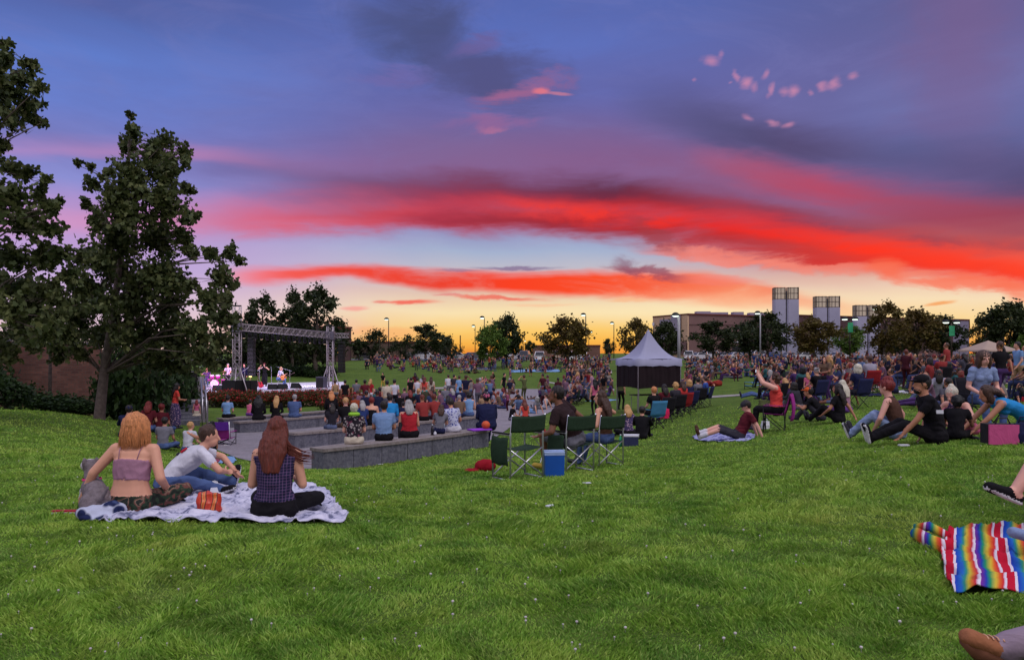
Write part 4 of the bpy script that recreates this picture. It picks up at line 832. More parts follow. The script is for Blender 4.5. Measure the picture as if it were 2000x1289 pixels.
for i, (px, k, c, a) in enumerate(cars):
    o = CP_[k] if k not in seen else copy_tree(CP_[k]); seen.add(k); d = 150+random.uniform(-1, 6) if px != 1053 and px != 1117 else 138
    o.location = gd(px, d)+V((0, 0, .03)); o.rotation_euler = (0, 0, a)
    where = 'behind the stage' if px < 640 else 'past the lawn right of the stage' if px < 900 else 'between the lamp posts and the canopy' if px < 1200 else 'before the brown arena' if px < 1500 else 'before the arena towers' if px < 1700 else 'at the far right'
    tag(o, '%s %s parked %s' % (c, 'tall car' if k == 'suv' else 'low car', where), 'car', 'cars parked round the park')
    o['_px'] = px; o['_w'] = where
    for ch in o.children:
        if ch.name.split('.')[0] in ('body', 'cabin'): ch.material_slots[0].link = 'OBJECT'; ch.material_slots[0].material = CARM[c]
ORD = ['first', 'second', 'third', 'fourth', 'fifth', 'sixth', 'seventh', 'eighth', 'ninth', 'tenth', 'eleventh', 'twelfth', 'thirteenth', 'fourteenth', 'fifteenth', 'sixteenth', 'seventeenth', 'eighteenth', 'nineteenth', 'twentieth']
def ordinal(i): return ORD[i] if i < 20 else '%dth' % (i+1) if (i+1) % 10 not in (1, 2, 3) else '%d%s' % (i+1, {1: 'st', 2: 'nd', 3: 'rd'}[(i+1) % 10])
def rank_labels(obs):
    """look-alikes: add the place from the left to a label several would share"""
    g = {}
    for o in obs: g.setdefault(o['label'], []).append(o)
    for lb, l in g.items():
        lb = lb.rstrip(', ')
        l.sort(key=lambda o: o['_px'])
        for i, o in enumerate(l): o['label'] = lb if len(l) == 1 else '%s, %s from left' % (lb, ordinal(i))
    for o in obs:
        for k in ('_px', '_w'):
            if k in o: del o[k]
rank_labels([o for o in COL.objects if '_px' in o])

# ------------------------------------------------------------------ canopies
M_tent = pm('white_canopy', (146, 146, 170), .7, .06, 1.5, .1, 3, .03); M_twall = pm('maroon_tent_wall', (30, 16, 22), .9, .25, 2., .4, 4, .04)
def canopy(px, d, w, eave_py, peak_py, rz, label, mat, wallmat=None, wall_py=None, conc=2.0, val=.28):
    p = gd(px, d); t = thing('canopy_tent', label, 'canopy tent', tuple(p), rz); ze = zof(eave_py, d)-p.z; zp = zof(peak_py, d)-p.z; k = w/2
    mb = MB(); NS, NR = 6, 10; vs = []; fs = []
    per = [(-1+2*i/NS, -1) for i in range(NS)]+[(1, -1+2*i/NS) for i in range(NS)]+[(1-2*i/NS, 1) for i in range(NS)]+[(-1, 1-2*i/NS) for i in range(NS)]; n = len(per)
    for j in range(NR+1):
        s = 1-j/NR; s_ = max(s, .004); z = ze+(zp-ze)*(1-s)**conc
        for x, y in per:
            dip = -.05*(1-max(abs(x), abs(y))**8*min(abs(x), abs(y))**2)*s; vs.append((x*k*s_, y*k*s_, z+dip))
    for j in range(NR):
        for i in range(n): fs.append((j*n+i, j*n+(i+1) % n, (j+1)*n+(i+1) % n, (j+1)*n+i))
    b = len(vs)
    for x, y in per: vs.append((x*k*1.01, y*k*1.01, ze-val-.03*math.sin(x*9+y*7)))
    for i in range(n): fs.append((b+i, b+(i+1) % n, (i+1) % n, i))
    mb.add(vs, fs); mb.build('roof', mat, t, True)
    for sx_, sy_ in ((-1, -1), (1, -1), (1, 1), (-1, 1)): MB().box((sx_*(k-.05), sy_*(k-.05), (ze-.05)/2), (.05, .05, ze+.05)).build('leg', M_steel, t)
    if wallmat:
        zw = zof(wall_py, d)-p.z
        for nm, a, b_ in (('side_wall', (-1, -1), (1, -1)), ('side_wall', (1, -1), (1, 1)), ('side_wall', (-1, 1), (-1, -1)), ('side_wall', (1, 1), (-1, 1))):
            mb = MB(); q_ = k-.03
            def f(u, v):
                x, y = (a[0]+(b_[0]-a[0])*u)*q_, (a[1]+(b_[1]-a[1])*u)*q_; o_ = .02*math.sin(u*26)+.015*math.sin(u*61); nx, ny = (b_[1]-a[1])/2, -(b_[0]-a[0])/2
                return (x+nx*o_, y+ny*o_, zw+.05*math.sin(u*3)+(ze-.06-zw)*v)
            mb.grid(f, 40, 3); mb.build(nm, wallmat, t, True)
    return t, p, ze, zp
tent, tp_, tze, tzp = canopy(1266, 36, 2.25, 700, 643, .32, 'white peaked canopy with dark maroon side walls in the middle of the crowd', M_tent, M_twall, 757, 2.0, .34)
canopy(1930, 62, 3.0, 683, 665, .1, 'tan low-peaked canopy above the crowd at the far right', pm('tan_canopy', (160, 138, 124), .8, .06, 1.5, .1), None, None, 1.1, .16)
tb = thing('folding_table', 'dark folding table with bottles under the white canopy', 'table', (tp_.x, tp_.y-.2, tp_.z), .32); MB().box((0, 0, .76), (1.7, .7, .04)).build('table_top', M_dark, tb); mb = MB()
for a in (-.75, .75):
    for b in (-.3, .3): mb.tube([(a, b, 0), (a, b, .74)], .015, 5)
mb.build('legs', M_steel, tb)
# ------------------------------------------------------------------ people
def basis(z, x=V((1, 0, 0))):
    z = z.normalized(); y = z.cross(x).normalized(); x = y.cross(z).normalized(); return x, y, z
class Fig:
    def __init__(s): s.p = []
    def ell(s, c, r, tag_, rot=None, n=12, m=8):
        vs = []; rot = rot or Matrix.Identity(3); c = V(c)
        for j in range(m+1):
            t_ = math.pi*j/m
            for i in range(n): a = 2*math.pi*i/n; vs.append(c+rot@V((r[0]*math.sin(t_)*math.cos(a), r[1]*math.sin(t_)*math.sin(a), r[2]*math.cos(t_))))
        fs = [(j*n+i, (j+1)*n+i, (j+1)*n+(i+1) % n, j*n+(i+1) % n) for j in range(m) for i in range(n)]
        s.p.append((vs, fs, tag_))
    def loft(s, st, tag_, n=16):
        """st: (centre, x axis * half width, y axis * half depth)"""
        vs = []; fs = []; K = len(st)
        for c, a, b in st:
            for i in range(n): t_ = 2*math.pi*i/n; vs.append(c+a*math.cos(t_)+b*math.sin(t_))
        for j in range(K-1):
            for i in range(n): fs.append((j*n+i, j*n+(i+1) % n, (j+1)*n+(i+1) % n, (j+1)*n+i))
        vs += [st[0][0], st[-1][0]]
        for i in range(n): fs += [(K*n, (i+1) % n, i), (K*n+1, (K-1)*n+i, (K-1)*n+(i+1) % n)]
        s.p.append((vs, fs, tag_))
    def cap(s, p0, p1, r0, r1, tag_, k=4, sq=1., ends=True):
        p0, p1 = V(p0), V(p1); d = p1-p0; L_ = d.length
        if L_ < 1e-5: return
        x, y, z = basis(d, V((1, 0, 0)) if abs(d.normalized().x) < .9 else V((0, 1, 0))); st = []
        if ends: st += [(p0-z*r0*.9, x*r0*.35, y*r0*.35), (p0-z*r0*.6, x*r0*.8, y*r0*.8)]
        for i in range(k+1):
            f = i/k; r = r0+(r1-r0)*f; st.append((p0+d*f, x*r, y*r*sq))
        if ends: st += [(p1+z*r1*.6, x*r1*.8, y*r1*.8*sq), (p1+z*r1*.9, x*r1*.35, y*r1*.35*sq)]
        s.loft(st, tag_, 10)
    def mesh(s, tags, voxel, name, mats, smooth=4, disp=None, fold=None):
        P = [p for p in s.p if p[2] in tags] if tags else s.p
        vs = []; fs = []
        for v, f, t_ in P: b = len(vs); vs += v; fs += [tuple(i+b for i in q_) for q_ in f]
        me = bpy.data.meshes.new('tmp'); me.from_pydata([tuple(v) for v in vs], [], fs); o = bpy.data.objects.new('tmp', me); COL.objects.link(o)
        m = o.modifiers.new('r', 'REMESH'); m.mode = 'VOXEL'; m.voxel_size = voxel; m.adaptivity = 0
        if smooth: q_ = o.modifiers.new('s', 'SMOOTH'); q_.factor = .5; q_.iterations = smooth
        dg = bpy.context.evaluated_depsgraph_get(); ev = o.evaluated_get(dg); out = bpy.data.meshes.new_from_object(ev, depsgraph=dg)
        bpy.data.objects.remove(o); bpy.data.meshes.remove(me); out.name = name
        out.materials.clear(); order = []
        for v, f, t_ in P:
            if t_ not in order: order.append(t_)
        for t_ in order: out.materials.append(mats[t_])
        if len(order) > 1:
            from mathutils.bvhtree import BVHTree
            trees = []
            for t_ in order:
                vv = []; ff = []
                for v, f, tt in P:
                    if tt == t_: b = len(vv); vv += [tuple(x) for x in v]; ff += [tuple(i+b for i in q_) for q_ in f]
                trees.append(BVHTree.FromPolygons(vv, ff))
            mi = np.zeros(len(out.polygons), dtype=np.int32)
            for i, p in enumerate(out.polygons):
                best = 1e9; c = p.center; nn = p.normal
                for k, tr_ in enumerate(trees):
                    h = tr_.find_nearest(c, best+.004)
                    if h[0] is not None:
                        dd = h[3]-.012*max(-1, min(1, nn.dot(h[1])))
                        if dd < best: best = dd; mi[i] = k
            out.polygons.foreach_set('material_index', mi)
        nv = len(out.vertices)
        if disp or (fold and len(order) > 1):
            co = np.empty(nv*3, dtype=np.float32); no = np.empty(nv*3, dtype=np.float32); out.vertices.foreach_get('co', co); out.vertex_normals.foreach_get('vector', no)
            co = co.reshape(-1, 3); no = no.reshape(-1, 3); off = np.zeros(nv, dtype=np.float32); N_ = mnoise.noise
            if fold and len(order) > 1:
                nl = len(out.loops); lv = np.empty(nl, dtype=np.int32); out.loops.foreach_get('vertex_index', lv); lt = np.empty(len(out.polygons), dtype=np.int32); out.polygons.foreach_get('loop_total', lt)
                iscl = np.isin(mi, [k for k, t_ in enumerate(order) if t_ in ('top', 'bottom')]); lf = np.repeat(iscl, lt)
                flag = np.zeros(nv, bool); flag[lv[lf]] = True; flag[lv[~lf]] = False
                am, sc = fold; cl = co.tolist()
                for q_ in np.nonzero(flag)[0].tolist():
                    x, y, z = cl[q_]; w_ = N_((x*3+9, y*3, z*3))*1.2
                    off[q_] = am*(1-2.6*abs(N_((x*sc*.8+w_, y*sc*.8, z*sc*1.5+w_)))+.5*(1-2.6*abs(N_((x*sc*1.7+3, y*sc*1.7+w_, z*sc*2.1)))))
            if disp:
                amp, sc, zf = (tuple(disp)+(.55,))[:3]
                for q_, (x, y, z) in enumerate(co.tolist()): off[q_] += amp*(N_((x*sc, y*sc, z*sc*zf))+.5*N_((x*sc*2.3+5, y*sc*2.3, z*sc*zf*2.5)))
            out.vertices.foreach_set('co', (co+no*off[:, None]).ravel())
        out.polygons.foreach_set('use_smooth', np.ones(len(out.polygons), bool)); out.update()
        return out, order
def ik(a, b, l1, l2, hint):
    a, b, hint = V(a), V(b), V(hint); d = b-a; D = d.length
    if D > (l1+l2)*.995: b = a+d.normalized()*(l1+l2)*.995; d = b-a; D = d.length
    if D < abs(l1-l2)*1.05+.03: D = abs(l1-l2)*1.05+.03; b = a+(d.normalized() if d.length > 1e-5 else V((0, 1, 0)))*D; d = b-a
    x = (l1*l1-l2*l2+D*D)/(2*D); h = math.sqrt(max(l1*l1-x*x, 0)); z = d.normalized(); hp = (hint-z*hint.dot(z))
    hp = hp.normalized() if hp.length > 1e-5 else V((0, 0, 1))
    return a+z*x+hp*h, b
def sdir(lean, side): return V((math.sin(R(side)), math.sin(R(lean)), math.cos(R(lean)))).normalized()
def person_fig(p, lk, fingers=False):
    """p: pose, lk: look. Local frame: faces +Y, z up, origin on what carries the person"""
    f = Fig(); s = p.get('s', 1.); fem = lk.get('f', 0); fat = lk.get('fat', 1.); U = lambda *a: V(a)
    P = V(p.get('P', (0, 0, .12)))*1.; d0 = sdir(p.get('lean', 0), p.get('side', 0)); d1 = sdir(p.get('lean', 0)+p.get('curve', 10), p.get('side', 0)+p.get('side2', 0))
    X0, Y0, _ = basis(d0); tw = R(p.get('tw', 0)); xr = V((math.cos(tw), math.sin(tw), 0)); X1, Y1, _ = basis(d1, xr)
    wa = P+d0*.19*s; ch = wa+d1*.18*s; nb = ch+d1*.14*s
    hw = (.170 if fem else .158)*s*fat; ww = (.122 if fem else .142)*s*fat; cw = (.146 if fem else .168)*s*(.5+.5*fat); sw = (.160 if fem else .182)*s*(.7+.3*fat)
    top, bot, sk = 'top', 'bottom', 'skin'; ttop = top
    st = [(P-d0*.09*s, X0*hw*.75, Y0*.10*s*fat), (P-d0*.02*s, X0*hw, Y0*.125*s*fat), (P+d0*.06*s, X0*hw*.95, Y0*.115*s*fat)]
    f.loft(st, bot)
    mid = lk.get('midriff')
    st2 = [(P+d0*.05*s, X0*hw*.93, Y0*.112*s*fat), (wa-d0*.04*s, X0*ww*1.04, Y0*.1*s*fat)]
    f.loft(st2+[(wa, X1*ww, Y1*.1*s*fat)], sk if mid else top)
    st3 = [(wa, X1*ww, Y1*.1*s*fat), (wa+d1*.08*s, X1*(ww+cw)/2*1.03, Y1*.106*s*fat), (ch, X1*cw*1.05, Y1*.112*s*(.4+.6*fat))]
    f.loft(st3, top)
    sleeve = lk.get('sleeve', 'short')
    uts = sk if sleeve in ('strapless', 'tank') else top
    f.loft([(ch, X1*cw*1.05, Y1*.112*s), (ch+d1*.06*s, X1*cw*1.06, Y1*.105*s), (nb-d1*.02*s, X1*sw*.82, Y1*.075*s), (nb+d1*.02*s, X1*sw*.45, Y1*.06*s)], sk if sleeve == 'strapless' else top if sleeve != 'tank' else top)
    if fem:
        for q_ in (-1, 1): f.ell(ch+X1*.07*s*q_+Y1*.07*s-d1*.02*s, (.062*s,)*3, top)
    hy, hp, ht = R(p.get('hy', 0)), R(p.get('hp', 0)), R(p.get('ht', 0))
    hm = Matrix.Rotation(hy+tw*.0, 3, 'Z')@Matrix.Rotation(-hp, 3, 'X')@Matrix.Rotation(ht, 3, 'Y')
    hb = nb+d1*.055*s; hc = hb+(hm@U(0, .02, .115))*s; hs = s*p.get('hs', 1.)
    f.cap(nb-d1*.03*s, hc-hm@U(0, .01, .05)*s, .062*s, .054*s, sk)
    E = lambda v: hc+hm@V(v)*hs
    f.ell(E((0, -.008, .015)), (.076*hs, .096*hs, .104*hs), sk, hm); f.ell(E((0, .03, -.055)), (.055*hs, .062*hs, .062*hs), sk, hm)
    f.cap(E((0, .088, .012)), E((0, .108, -.028)), .009*hs, .015*hs, sk, 2)
    for q_ in (-1, 1): f.ell(E((.077*q_, -.005, -.005)), (.012*hs, .02*hs, .032*hs), sk, hm)
    if lk.get('face'):
        for q_ in (-1, 1):
            f.ell(E((.032*q_, .086, .014)), (.012*hs, .008*hs, .006*hs), 'eye', hm)
        f.ell(E((0, .092, -.058)), (.026*hs, .01*hs, .009*hs), 'lip', hm)
    if lk.get('beard'): f.ell(E((0, .048, -.085)), (.052*hs, .056*hs, .045*hs), 'hair', hm)
    # arms
    la, lf = .285*s, .25*s
    for q_, key in ((-1, 'L'), (1, 'R')):
        sh = nb-d1*.035*s+X1*sw*q_; tgt = V(p.get('H'+key, (.28*q_, .25, .25))); hint = V(p.get('E'+key, (q_*.6, -.5, -.5)))
        el, wr = ik(sh, tgt, la, lf, hint); ar = lk.get('arm', 1.)*s
        e2 = sh.lerp(el, .55); f.cap(nb-d1*.035*s+X1*.03*s*q_, sh-d1*.006*s, .056*s, .054*ar, sk if sleeve in ('strapless', 'tank') else top, 4); f.cap(ch+X1*cw*.55*q_, sh-d1*.02*s, .07*s, .05*ar, sk if sleeve == 'strapless' else top, 3)
        if sleeve == 'long': f.cap(sh, el, .056*ar, .046*ar, top); f.cap(el, wr-(wr-el)*.04, .046*ar, .034*ar, top)
        elif sleeve == 'short': f.cap(sh, e2, .058*ar, .056*ar, top); f.cap(e2, el, .046*ar, .040*ar, sk); f.cap(el, wr, .040*ar, .027*ar, sk)
        else: f.cap(sh, el, .051*ar, .040*ar, sk); f.cap(el, wr, .040*ar, .027*ar, sk)
        fd = (wr-el).normalized(); hd = V(p.get('D'+key, fd)); hd = (hd.normalized() if hd.length else fd)
        hx, hyy, hz = basis(hd, X1 if abs(hd.dot(X1)) < .85 else Y1)
        pc = wr+hd*.045*s; pm_ = Matrix((hx, hyy, hz)).transposed()
        f.ell(pc, (.040*s, .018*s, .052*s), sk, pm_, 10, 6)
        if fingers:
            cu = p.get('curl', .5)
            for i in range(4):
                bs = pc+hx*(-.028+.0187*i)*s+hd*.038*s; ln = (.034, .040, .037, .029)[i]*s; d2 = (hd-hyy*cu*.6).normalized(); d3 = (hd-hyy*cu*1.8).normalized()
                a1 = bs+d2*ln; a2 = a1+d3*ln*.8; f.cap(bs, a1, .0095*s, .009*s, sk, 2); f.cap(a1, a2, .009*s, .0075*s, sk, 2)
            tb = pc-hx*.034*s*q_*-1*-1-hd*.012*s; t1 = tb+(hd*.5-hx*q_*.7-hyy*.3).normalized()*.04*s; f.cap(tb, t1, .012*s, .0105*s, sk, 2); f.cap(t1, t1+(hd*.9-hyy*.4).normalized()*.028*s, .0105*s, .008*s, sk, 2)
        else:
            for i in range(2): bs = pc+hx*(-.016+.032*i)*s+hd*.03*s; f.cap(bs, bs+(hd-hyy*.5).normalized()*.06*s, .016*s, .011*s, sk, 2)
            f.cap(pc-hx*.03*s*q_, pc-hx*.05*s*q_+hd*.03*s, .013*s, .01*s, sk, 2)
    # legs
    lt, ls = .42*s, .41*s; lw = lk.get('leg', 1.)*s; legs = lk.get('legs', 'long')
    for q_, key in ((-1, 'L'), (1, 'R')):
        hip = P+X0*.088*s*q_-d0*.02*s; an = V(p.get('F'+key, (.12*q_, .6, .06))); hint = V(p.get('K'+key, (q_*.4, .2, 1)))
        kn, an = ik(hip, an, lt, ls, hint)
        tb_, sb = (bot, bot) if legs == 'long' else ((bot, sk) if legs != 'bare' else (sk, sk))
        f.cap(hip, kn, .086*lw, .060*lw, tb_, 5); f.ell(hip-Y0*.02*s, (.1*s*fat, .1*s*fat, .095*s*fat), bot)
        m1 = kn.lerp(an, .35); f.cap(kn, m1, .058*lw, .056*lw, sb); f.cap(m1, an, .056*lw, .038*lw if legs != 'long' else .046*lw, sb)
        toe = p.get('T'+key); td = V(toe).normalized() if toe else V((q_*.25, 1, .15)).normalized()
        if lk.get('sock'): f.cap(an.lerp(kn, .3), an, .064*lw, .058*lw, 'sock', 6)
        x_, y_, z_ = basis(td, X0 if abs(td.dot(X0)) < .9 else Y0); dn = V((0, 0, -1)); dn = (dn-td*dn.dot(td)); dn = dn.normalized() if dn.length > .1 else V((0, 1, 0))
        if p.get('S'+key): dn = V(p['S'+key]).normalized()
        a0 = an-td*.045*s+dn*.035*s; a1 = an+td*.155*s+dn*.045*s; side = td.cross(dn).normalized()
        shoe = lk.get('shoe', 'shoe')
        f.loft([(a0-td*.02*s, side*.018*s, dn*.02*s), (a0, side*.034*s, dn*.034*s), (a0.lerp(a1, .3)-dn*.012*s, side*.042*s, dn*.046*s), (a0.lerp(a1, .65)-dn*.004*s, side*.052*s, dn*.037*s), (a1-dn*.004*s, side*.052*s, dn*.038*s), (a1+td*.022*s-dn*.004*s, side*.046*s, dn*.035*s), (a1+td*.040*s-dn*.002*s, side*.030*s, dn*.022*s)], shoe, 12)
        if lk.get('sole'): f.loft([(a0-td*.024*s+dn*.03*s, side*.02*s, dn*.008*s), (a0+dn*.032*s, side*.04*s, dn*.010*s), (a0.lerp(a1, .7)+dn*.024*s, side*.052*s, dn*.009*s), (a1+dn*.018*s, side*.046*s, dn*.009*s), (a1+td*.036*s+dn*.014*s, side*.022*s, dn*.008*s)], 'sole', 12)
    if lk.get('skirt'):
        kl = (V(p.get('FL', (-.1, 0, .06)))+V(p.get('FR', (.1, 0, .06))))/2; L_ = lk['skirt']; f.loft([(P+d0*.05*s, X0*hw*.95, Y0*.12*s), (P-U(0, 0, .15*s), X0*hw*1.15, Y0*.17*s), (P-U(0, 0, L_*s), X0*hw*lk.get('flare', 1.35), Y0*hw*lk.get('flare', 1.35))], bot)
    # hair and hats
    h = lk.get('hair', 'short'); G = lambda c, r: f.ell(E(c), tuple(x*hs for x in r), 'hair', hm)
    if h != 'bald':
        G((0, -.026, .034), (.091, .102, .103)); 
        if h == 'short': G((0, -.04, -.02), (.074, .07, .06))
    if h == 'bob':
        G((0, -.05, -.07), (.122, .09, .13)); G((-.085, -.005, -.07), (.04, .06, .12)); G((.085, -.005, -.07), (.04, .06, .12)); G((0, -.03, .02), (.116, .118, .115))
    if h in ('long', 'vlong'):
        L_ = .26 if h == 'long' else .38; wv = lk.get('hw', 1.)
        st = []
        for i in range(8):
            u = i/7; c = hc+(hm@U(0, -.045, .03))*hs
            tgt = nb-d1*(L_-.16)*s-Y1*.115*s+X1*lk.get('hx', 0)*s; c = c.lerp(tgt, u); c += -Y1*.03*math.sin(u*3.14)*s
            w_ = (.085+.03*math.sin(min(1, u*1.3)*2.6))*(1-.35*max(0, u-.6)/.4)*wv; st.append((c, X1*w_*s, Y1*(.062-.028*u)*s))
        f.loft(st, 'hair'); G((-.06, -.01, -.04), (.034, .05, .11)); G((.06, -.01, -.04), (.034, .05, .11))
    if h == 'pony': G((0, -.1, .05), (.035, .035, .035)); c = E((0, -.125, .04)); f.cap(c, c+V((0, 0, -.2*s))-Y1*.03, .034*s, .016*s, 'hair')
    if h == 'bun': G((0, -.05, .125), (.045, .045, .04)); G((0, -.05, -.02), (.075, .06, .05))
    if h == 'curly':
        rd = random.Random(5)
        for i in range(22):
            a = rd.uniform(0, 6.28); b = rd.uniform(-.5, 1.4); r = .095; G((r*math.cos(a)*math.cos(b), -.02+r*math.sin(a)*math.cos(b)*(1 if math.sin(a) < 0 else .55), .02+r*math.sin(b)), (.036, .036, .036))
        G((0, -.05, -.05), (.09, .07, .08))
    if h == 'mohawk':
        for i in range(7): a = -.5+i*.38; G((0, .07*math.cos(a+.3)-.02, .035+.09*math.sin(a+.3)), (.035, .05, .055)); 
        G((0, -.03, .03), (.08, .094, .09))
    hat = lk.get('hat')
    if hat in ('cap', 'capback'):
        sg = 1 if hat == 'cap' else -1; f.ell(E((0, -.01, .055)), (.092*hs, .108*hs, .078*hs), 'hat', hm); f.ell(E((0, .115*sg, .045)), (.062*hs, .07*hs, .010*hs), 'hat', hm)
    if hat == 'brim': f.ell(E((0, -.01, .06)), (.09*hs, .104*hs, .085*hs), 'hat', hm); f.ell(E((0, 0, .05)), (.16*hs, .17*hs, .011*hs), 'hat', hm)
    if hat == 'beanie': f.ell(E((0, -.02, .045)), (.092*hs, .106*hs, .09*hs), 'hat', hm)
    f.hc, f.hm, f.nb, f.X1, f.Y1, f.d1, f.P = hc, hm, nb, X1, Y1, d1, P
    return f
def skinmat(nm, rgb): return pm('skin_'+nm, rgb, .55, .07, 9, .08, 60, .002, spec=.35)
SKIN = {'fair': skinmat('fair', (206, 150, 124)), 'tan': skinmat('tan', (178, 122, 94)), 'brown': skinmat('brown', (122, 80, 60)), 'pink': skinmat('pink', (214, 158, 140))}
def hairmat(nm, rgb):
    if 'hair_'+nm in MATS: return MATS['hair_'+nm]
    m, t = newmat('hair_'+nm); co = t.n('ShaderNodeTexCoord').outputs['Object']; mp = t.n('ShaderNodeMapping', {'Vector': co, 'Scale': (60, 60, 5)}); nz = t.noise(1.6, 5, .7, mp.outputs[0], .4); c = lin(rgb)
    k = t.ramp(nz, [(.3, tuple(x*.45 for x in c[:3])+(1,)), (.55, c), (.75, tuple(min(1, x*1.7) for x in c[:3])+(1,))]); fin(t, k, .5, nz, .9, .012, spec=.4); MATS['hair_'+nm] = m; return m
HAIR = {'blond': hairmat('blond', (196, 150, 96)), 'copper': hairmat('copper', (206, 134, 82)), 'auburn': hairmat('auburn', (104, 44, 30)), 'brown': hairmat('brown', (70, 46, 34)), 'dark': hairmat('dark', (34, 26, 24)), 'black': hairmat('black', (18, 16, 18)), 'grey': hairmat('grey', (160, 156, 156)), 'white': hairmat('white', (206, 198, 178)), 'red': hairmat('red', (120, 34, 30))}
CL = {}
def cloth(nm, rgb, kind=None, rgb2=None, rgb3=None, sc=8.):
    if nm in CL: return CL[nm]
    m, t = newmat('cloth_'+nm); co = t.n('ShaderNodeTexCoord').outputs['Object']; c = lin(rgb); fo = t.noise(5.5, 4, .6, t.n('ShaderNodeMapping', {'Vector': co, 'Scale': (1, 1, .55)}).outputs[0], .8)
    k = t.ramp(t.noise(3, 3, .5, co), [(.3, tuple(x*.86 for x in c[:3])+(1,)), (.7, tuple(min(1, x*1.1) for x in c[:3])+(1,))])
    if kind == 'floral':
        vo = t.n('ShaderNodeTexVoronoi', {'Vector': co, 'Scale': sc*3}); k = t.mix(t.ramp(vo.outputs['Distance'], [(.3, (1, 1, 1, 1)), (.42, (0, 0, 0, 1))]), k, lin(rgb2))
        if rgb3: v2 = t.n('ShaderNodeTexVoronoi', {'Vector': co, 'Scale': sc*2.1}); k = t.mix(t.ramp(v2.outputs['Distance'], [(.22, (1, 1, 1, 1)), (.32, (0, 0, 0, 1))]), k, lin(rgb3))
    if kind == 'plaid':
        for ax, rr in ((0, 0), (2, 0)):
            sp2 = t.n('ShaderNodeSeparateXYZ', {0: co}); mm = t.n('ShaderNodeMath', {0: sp2.outputs[ax], 1: sc*8}, operation='MULTIPLY'); fr = t.n('ShaderNodeMath', {0: mm.outputs[0]}, operation='FRACT'); gt = t.n('ShaderNodeMath', {0: fr.outputs[0], 1: .8}, operation='GREATER_THAN'); ml = t.n('ShaderNodeMath', {0: gt.outputs[0], 1: .55}, operation='MULTIPLY'); k = t.mix(ml.outputs[0], k, lin(rgb2))
    if kind == 'camo':
        a = t.noise(sc*1.4, 2, .5, co, .6); k = t.ramp(a, [(.0, lin((34, 38, 34))), (.42, lin((46, 60, 46))), (.5, lin((104, 66, 60))), (.57, lin((120, 100, 84))), (.62, lin((40, 44, 40)))], 'CONSTANT')
    if kind == 'stripe':
        sp2 = t.n('ShaderNodeSeparateXYZ', {0: co}); mm = t.n('ShaderNodeMath', {0: sp2.outputs[2], 1: sc*4}, operation='MULTIPLY'); fr = t.n('ShaderNodeMath', {0: mm.outputs[0]}, operation='FRACT'); gt = t.n('ShaderNodeMath', {0: fr.outputs[0], 1: .5}, operation='GREATER_THAN'); k = t.mix(gt.outputs[0], k, lin(rgb2))
    fin(t, k, .9, fo, .8, .03, spec=.15); CL[nm] = m; return m
for nm, c in {'white': (196, 194, 204), 'black': (22, 20, 24), 'navy': (30, 34, 66), 'red': (164, 36, 46), 'maroon': (92, 30, 40), 'blue': (52, 80, 150), 'sky blue': (116, 150, 192), 'grey': (110, 108, 118), 'denim': (74, 92, 134), 'light denim': (128, 144, 180),
              'pink': (196, 96, 130), 'mauve': (158, 116, 136), 'purple': (100, 62, 130), 'teal': (70, 140, 140), 'turquoise': (40, 130, 190), 'orange': (206, 92, 44), 'tan': (158, 128, 98), 'olive': (84, 88, 54), 'brown': (82, 56, 46), 'coral': (206, 70, 62), 'charcoal': (52, 50, 58), 'cream': (190, 178, 160), 'yellow': (190, 160, 70), 'green': (60, 110, 66), 'suede': (150, 96, 66), 'espresso': (46, 32, 34), 'mauve grey': (140, 122, 136)}.items(): cloth(nm, c)
cloth('camo', (60, 60, 50), 'camo'); cloth('plaid navy', (34, 34, 62), 'plaid', (120, 90, 130), sc=5.); cloth('plaid blue', (92, 124, 168), 'plaid', (160, 176, 204), sc=5.); cloth('dark floral', (38, 32, 40), 'floral', (150, 140, 140), (112, 54, 74), sc=5.); cloth('white floral', (180, 182, 206), 'floral', (60, 66, 140), sc=7.); cloth('purple floral', (70, 60, 96), 'floral', (170, 140, 160), sc=6.)
M_sole = pm('sole_white', (206, 204, 206), .6); M_eye = pm('eye_dark', (26, 20, 20), .3); M_lip = pm('lips', (150, 76, 72), .5)
def lookmats(lk):
    return {'skin': SKIN[lk.get('skin', 'fair')], 'top': CL[lk.get('top', 'grey')], 'bottom': CL[lk.get('bottom', 'denim')], 'hair': HAIR[lk.get('hc', 'brown')], 'hat': CL[lk.get('hatc', 'black')], 'shoe': CL[lk.get('shoec', 'charcoal')], 'sole': M_sole, 'sock': CL[lk.get('sockc', 'white')], 'eye': M_eye, 'lip': M_lip}
def person(label, pose, lk, loc, rz, voxel=.014, group=None, fingers=False, hairvox=None, split=True, garments=False, disp=(.006, 9)):
    """rz: heading, 0 faces away from the camera (+Y), positive turns left"""
    f = person_fig(pose, lk, fingers); mats = lookmats(lk)
    t = thing('person', label, 'person', tuple(loc), rz, group)
    hairtags = {'hair'} if split and lk.get('hair') != 'bald' and not lk.get('face') and not lk.get('beard') else set()
    tags = [p[2] for p in f.p]; hat = {'hat'} if 'hat' in tags and split else set()
    body = set(tags)-hairtags-hat
    me, _ = f.mesh(body, voxel, 'body', mats, 4, None, (.0085, 6.) if voxel < .013 else (.008, 5.) if voxel < .019 else None); link('body', me, t)
    if hairtags & set(tags):
        me, _ = f.mesh({'hair'}, hairvox or voxel*.85, 'hair', mats, 2, (.012, 34, .12)); link('hair', me, t)
    if hat: me, _ = f.mesh({'hat'}, voxel*.8, 'hat', mats, 2); link('hat', me, t)
    return t, f
